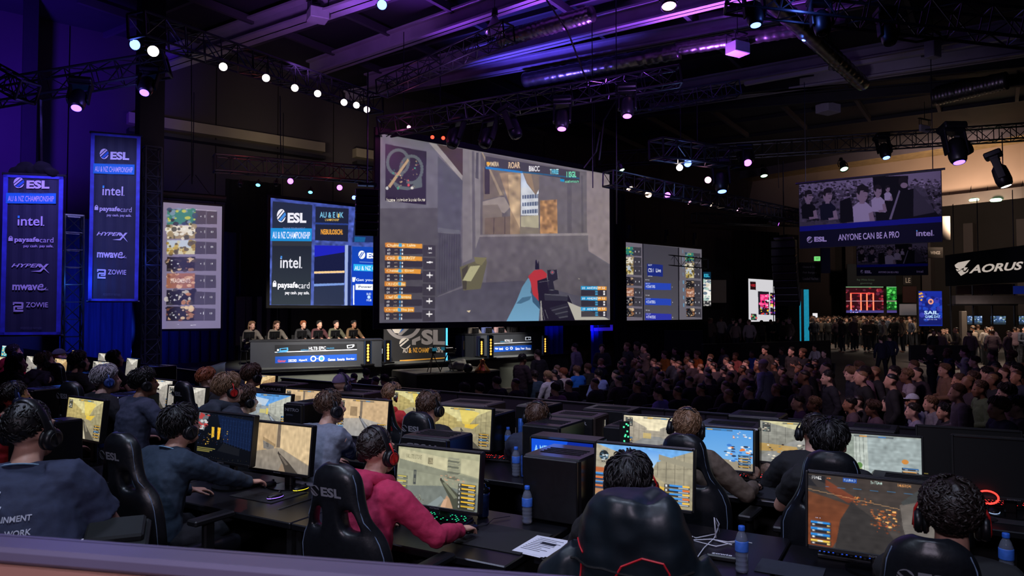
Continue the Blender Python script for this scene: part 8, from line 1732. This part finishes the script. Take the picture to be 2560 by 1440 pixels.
# watchers whose faces are lit by the screen
TL_ = face((-.93,-.37))
for (x,y,k,c,lab) in ((1570,868,'stand',(52,50,58),'standing watcher in grey, leftmost of the lit faces'),(1595,866,'stand',(92,74,58),'standing watcher in a brown top second among the lit faces'),(1612,872,'cross',(104,92,90),'watcher with folded arms in a pale brown top'),(1665,888,'sit',(226,140,40),'seated watcher in an orange yellow top, left one'),(1690,878,'sit',(40,36,38),'seated watcher in black beside the left orange top'),(1713,868,'sit',(150,118,96),'seated watcher in a tan top with light hair'),(1722,886,'sit',(30,26,28),'seated watcher in black with pink sleeves'),(1746,888,'sit',(236,120,40),'seated watcher in a bright orange top, right one'),(1780,896,'sit',(200,120,130),'seated watcher in a pink top'),(1812,878,'sit',(126,124,112),'seated watcher in a grey green top'),(1842,892,'sit',(190,100,90),'seated watcher in a coral top'),(1884,886,'sit',(40,70,150),'seated watcher in a blue t-shirt'),
                          (1915,876,'stand',(60,50,46),'dark dressed watcher behind the blue t-shirt'),(1957,878,'sit',(44,40,42),'watcher in a cap and dark top, right part'),(1981,880,'stand',(50,44,44),'watcher with glasses in a dark top, right part'),(2008,884,'cross',(34,32,36),'watcher in black with folded arms near the fence'),(2039,870,'sit',(190,184,178),'watcher in a pale shirt with a strap near the fence'),(2062,885,'sit',(70,60,56),'watcher in a brown jacket beside the fence')):
 p = at_head(x,y,k,FLOOR); crowd_person(k,p,TL_ + cr.uniform(-.15,.15),lab,C('w_%d_%d_%d' % c,c),None,None,'watchers with lit faces')
 if k == 'sit': seat_chair(p,TL_,'chair under one of the lit watchers',False,'chairs of the lit watchers')
# standing people
ST = [(1440,870,'stand',(150,150,156),TOSCREEN + .3,None,'person in a grey hoodie standing alone with hands down'),(1505,872,'front',(34,36,44),face((-.2,-1)),None,'person in a dark t-shirt standing before the deep blue drape'),(1302,900,'front',(44,30,40),face((.6,.6)),None,'person with folded arms before the stage fascia'),(1347,888,'stand',(24,24,28),TOSCREEN,None,'dark person standing taller before the stage fascia'),(1912,915,'stand',(170,170,196),TOSCREEN,('pale_hood',(190,170,170)),'person in a pale jacket and hood standing in the audience'),
      (2203,850,'walk',(26,28,48),face((.1,1)),None,'left of two walkers in dark clothes on the walkway'),(2225,845,'walk',(34,38,62),face((.1,1)),None,'right of two walkers in dark shorts on the walkway'),(2328,876,'cross',(24,26,36),None,None,'standing watcher in a dark jacket left of the blue shirt'),(2370,884,'cross',(36,44,74),None,None,'standing watcher in a dark blue shirt with glasses'),(2412,882,'cross',(190,184,186),None,None,'standing watcher in a white t-shirt with crossed arms'),(2485,890,'front',(40,40,46),None,None,'standing watcher in a cap behind the white t-shirt'),(2532,890,'stand',(66,62,56),None,None,'tall watcher in a camouflage jacket with glasses'),(2367,927,'front',(130,98,74),None,None,'watcher in a brown jacket leaning forward'),(2288,918,'stand',(24,24,30),None,None,'watcher in a black coat behind the grey hoodie'),(2274,941,'front',(150,138,148),None,None,'watcher with reddish hair in a grey hoodie'),(2240,934,'stand',(56,34,44),None,None,'watcher in a maroon coat left of the grey hoodie'),(2133,936,'stand',(28,30,44),None,None,'watcher in a dark jacket left in the standing crowd'),(2151,920,'stand',(80,64,74),None,None,'head between the two jackets left in the standing crowd'),(2166,934,'stand',(120,88,104),None,None,'watcher in a mauve jacket beside the dark jacket'),(2402,955,'stand',(40,32,36),None,None,'watcher in a dark hoodie before the brown jacket'),(2437,948,'stand',(50,46,44),None,None,'watcher with a straight look beside the dark hoodie'),(2470,936,'stand',(30,34,40),None,None,'dark bearded watcher behind the olive jacket'),(2458,974,'front',(70,84,60),None,None,'watcher with glasses in an olive green jacket'),(2402,984,'front',(104,94,104),None,None,'watcher in a grey patterned hoodie'),(2521,984,'stand',(110,84,92),None,None,'watcher in a mauve hoodie at the right edge'),(2504,1022,'front',(40,40,60),None,None,'dark watcher low at the right edge'),(2548,1018,'stand',(56,44,48),None,None,'watcher cut by the right edge of the photo'),
      (2075,946,'stand',(30,30,42),None,None,'person at the camera desk behind the fence'),(2545,925,'stand',(90,60,40),None,None,'watcher in a rust jacket behind the camouflage jacket'),(2440,905,'stand',(60,56,52),None,None,'watcher in a grey coat between white t-shirt and cap')]
for (x,y,k,c,rz,cap,lab) in ST:
 p = at_head(x,y,k,FLOOR); crowd_person(k,p,(face((-.88,.25)) + cr.uniform(-.2,.2)) if rz is None else rz,lab,C('s_%d_%d_%d' % c,c),None,None,'standing watchers',cap)
for (x,y,c,cap,lab) in ((2094,993,(40,28,40),('mauve_cap',(110,84,80)),'seated watcher in a mauve cap behind the right barrier'),(2026,980,(36,30,40),('pale_cap',(140,130,130)),'seated watcher in a pale dusty cap'),(2289,1004,(130,136,170),('white_cap',(190,196,214)),'seated watcher in a white cap at the right'),(2293,1030,(140,136,160),None,'seated watcher in a light hoodie low at the barrier'),(2334,1010,(120,118,128),None,'seated watcher in a grey hoodie right of the white cap'),(2256,1000,(60,56,76),None,'seated watcher with dark hair left of the white cap'),(2192,1022,(90,70,84),None,'seated watcher in a dusky pink top at the barrier'),(2005,1008,(80,56,90),None,'seated watcher in a purple top at the barrier'),(2135,1012,(96,78,88),None,'seated watcher with a backpack at the barrier'),(2045,1012,(36,32,40),None,'seated dark watcher right of the purple top'),(2230,1012,(40,34,44),None,'seated dark watcher right of the dusky pink top'),(2370,1030,(30,28,36),None,'seated dark watcher low beside the grey hoodie'),(2420,1035,(34,36,50),None,'seated dark watcher low before the patterned hoodie')):
 p = at_head(x,y,'sit',FLOOR); p = p if uv(0,8.7).dot(RV) < p.dot(RV) else p + RV * (8.7 - p.dot(RV)); crowd_person('sit',p,face((-.88,.25)) + cr.uniform(-.2,.2),lab,C('b_%d_%d_%d' % c,c),None,None,'seated watchers behind the right barrier',cap); seat_chair(p,face((-.88,.25)),'chair under one of the seated watchers at the right barrier',False,'chairs at the right barrier')
for i in range(26):
 k = cr.choice(['sit','stand','stand']); p = at_head(cr.uniform(2010,2560),cr.uniform(985,1030) if k == 'sit' else cr.uniform(920,960),k,FLOOR); p = p if 8.8 < p.dot(RV) else p + RV * (8.8 - p.dot(RV)); far_person(k,p,face((-.88,.25)) + cr.uniform(-.3,.3),'dark dressed person deep in the standing crowd at the right','dim people of the right crowd',cr.choice(DK))
# the far crowd
FC = [(30,28,30),(60,50,44),(90,76,60),(40,44,60),(120,104,90),(20,20,22),(140,130,124),(80,60,70)]
def fill(n,x0,x1,D0,D1,base,label,group,dmin=.42,kinds=('stand','front','stand')):
 done = []
 for _ in range(n * 30):
  if len(done) >= n: break
  x = cr.uniform(x0,x1); D = cr.uniform(D0,D1); p = P(x,775,D); p.z = base
  if all((p - q).length > dmin for q in done): done.append(p); far_person(cr.choice(kinds),p,cr.choice([face((0,1)),face((-.9,.1)),face((.3,.95)),face((.2,-1))]) + cr.uniform(-.5,.5),label,group,cr.choice(FC),cr.uniform(.93,1.05))
fill(48,2000,2300,40,46,FZ,'person in the dense far crowd before the red and green booth wall','dense far crowd')
fill(14,2085,2260,36.5,40,FZ,'person standing in the loose front of the far crowd on the walkway','front of the far crowd',.8)
fill(22,2330,2560,28.5,33,FZ - .3,'person in the dim crowd at the right booth tables','crowd at the right booth',.5)
fill(16,1765,1980,33,39.5,FZ,'dim person in the dark crowd left of the black column','dark crowd at the far left',.5)
lamp('far_crowd_light','SPOT',P(2150,500,38),900,(1,.80,.6),P(2150,850,43),spot_size=R(80),spot_blend=1,shadow_soft_size=.4)
# beyond the first three hundred people the rest of the far crowd is one mass
mb = MB(); vs,fs,mi = [],[],[]; J = JO['stand']; jv = [v.co.copy() for v in J.vertices]; jf = [(tuple(q.vertices),q.material_index) for q in J.polygons]; done = []
for _ in range(4000):
 if len(done) >= 150: break
 p = P(cr.uniform(2010,2320),775,cr.uniform(45.6,51.5)); p.z = FZ
 if any((p - q).length < .4 for q in done) or (p - WB0).dot(SA) > -.5: continue
 done.append(p); Rm = Matrix.Rotation(cr.uniform(0,6.28),3,'Z') * cr.uniform(.93,1.06); k = len(vs); c = cr.randint(0,3)
 vs += [tuple(Rm @ v + p) for v in jv]; fs += [tuple(i + k for i in f) for f,_ in jf]; mi += [(0,1 + c,5,6)[m] for _,m in jf]
me = bpy.data.meshes.new('crowd'); me.from_pydata(vs,[],fs); me.polygons.foreach_set('material_index',mi)
for m in (SKIN['fair'],*[cloth_mat('crowd_%d_%d_%d' % c,c) for c in (FC[0],FC[1],FC[2],FC[6])],cloth_mat('jeans_0',(26,28,38)),HAIRC['dark']): me.materials.append(m)
tag(link(bpy.data.objects.new('crowd',me)),'farthest mass of people packed before the red and green booth wall','crowd',None,'stuff')
lamp('booth_fill_light','SPOT',P(2450,640,29),420,(1,.8,.6),P(2450,850,31),spot_size=R(100),spot_blend=1,shadow_soft_size=.3)  # warm lamp added to lift the dark crowd at the booth
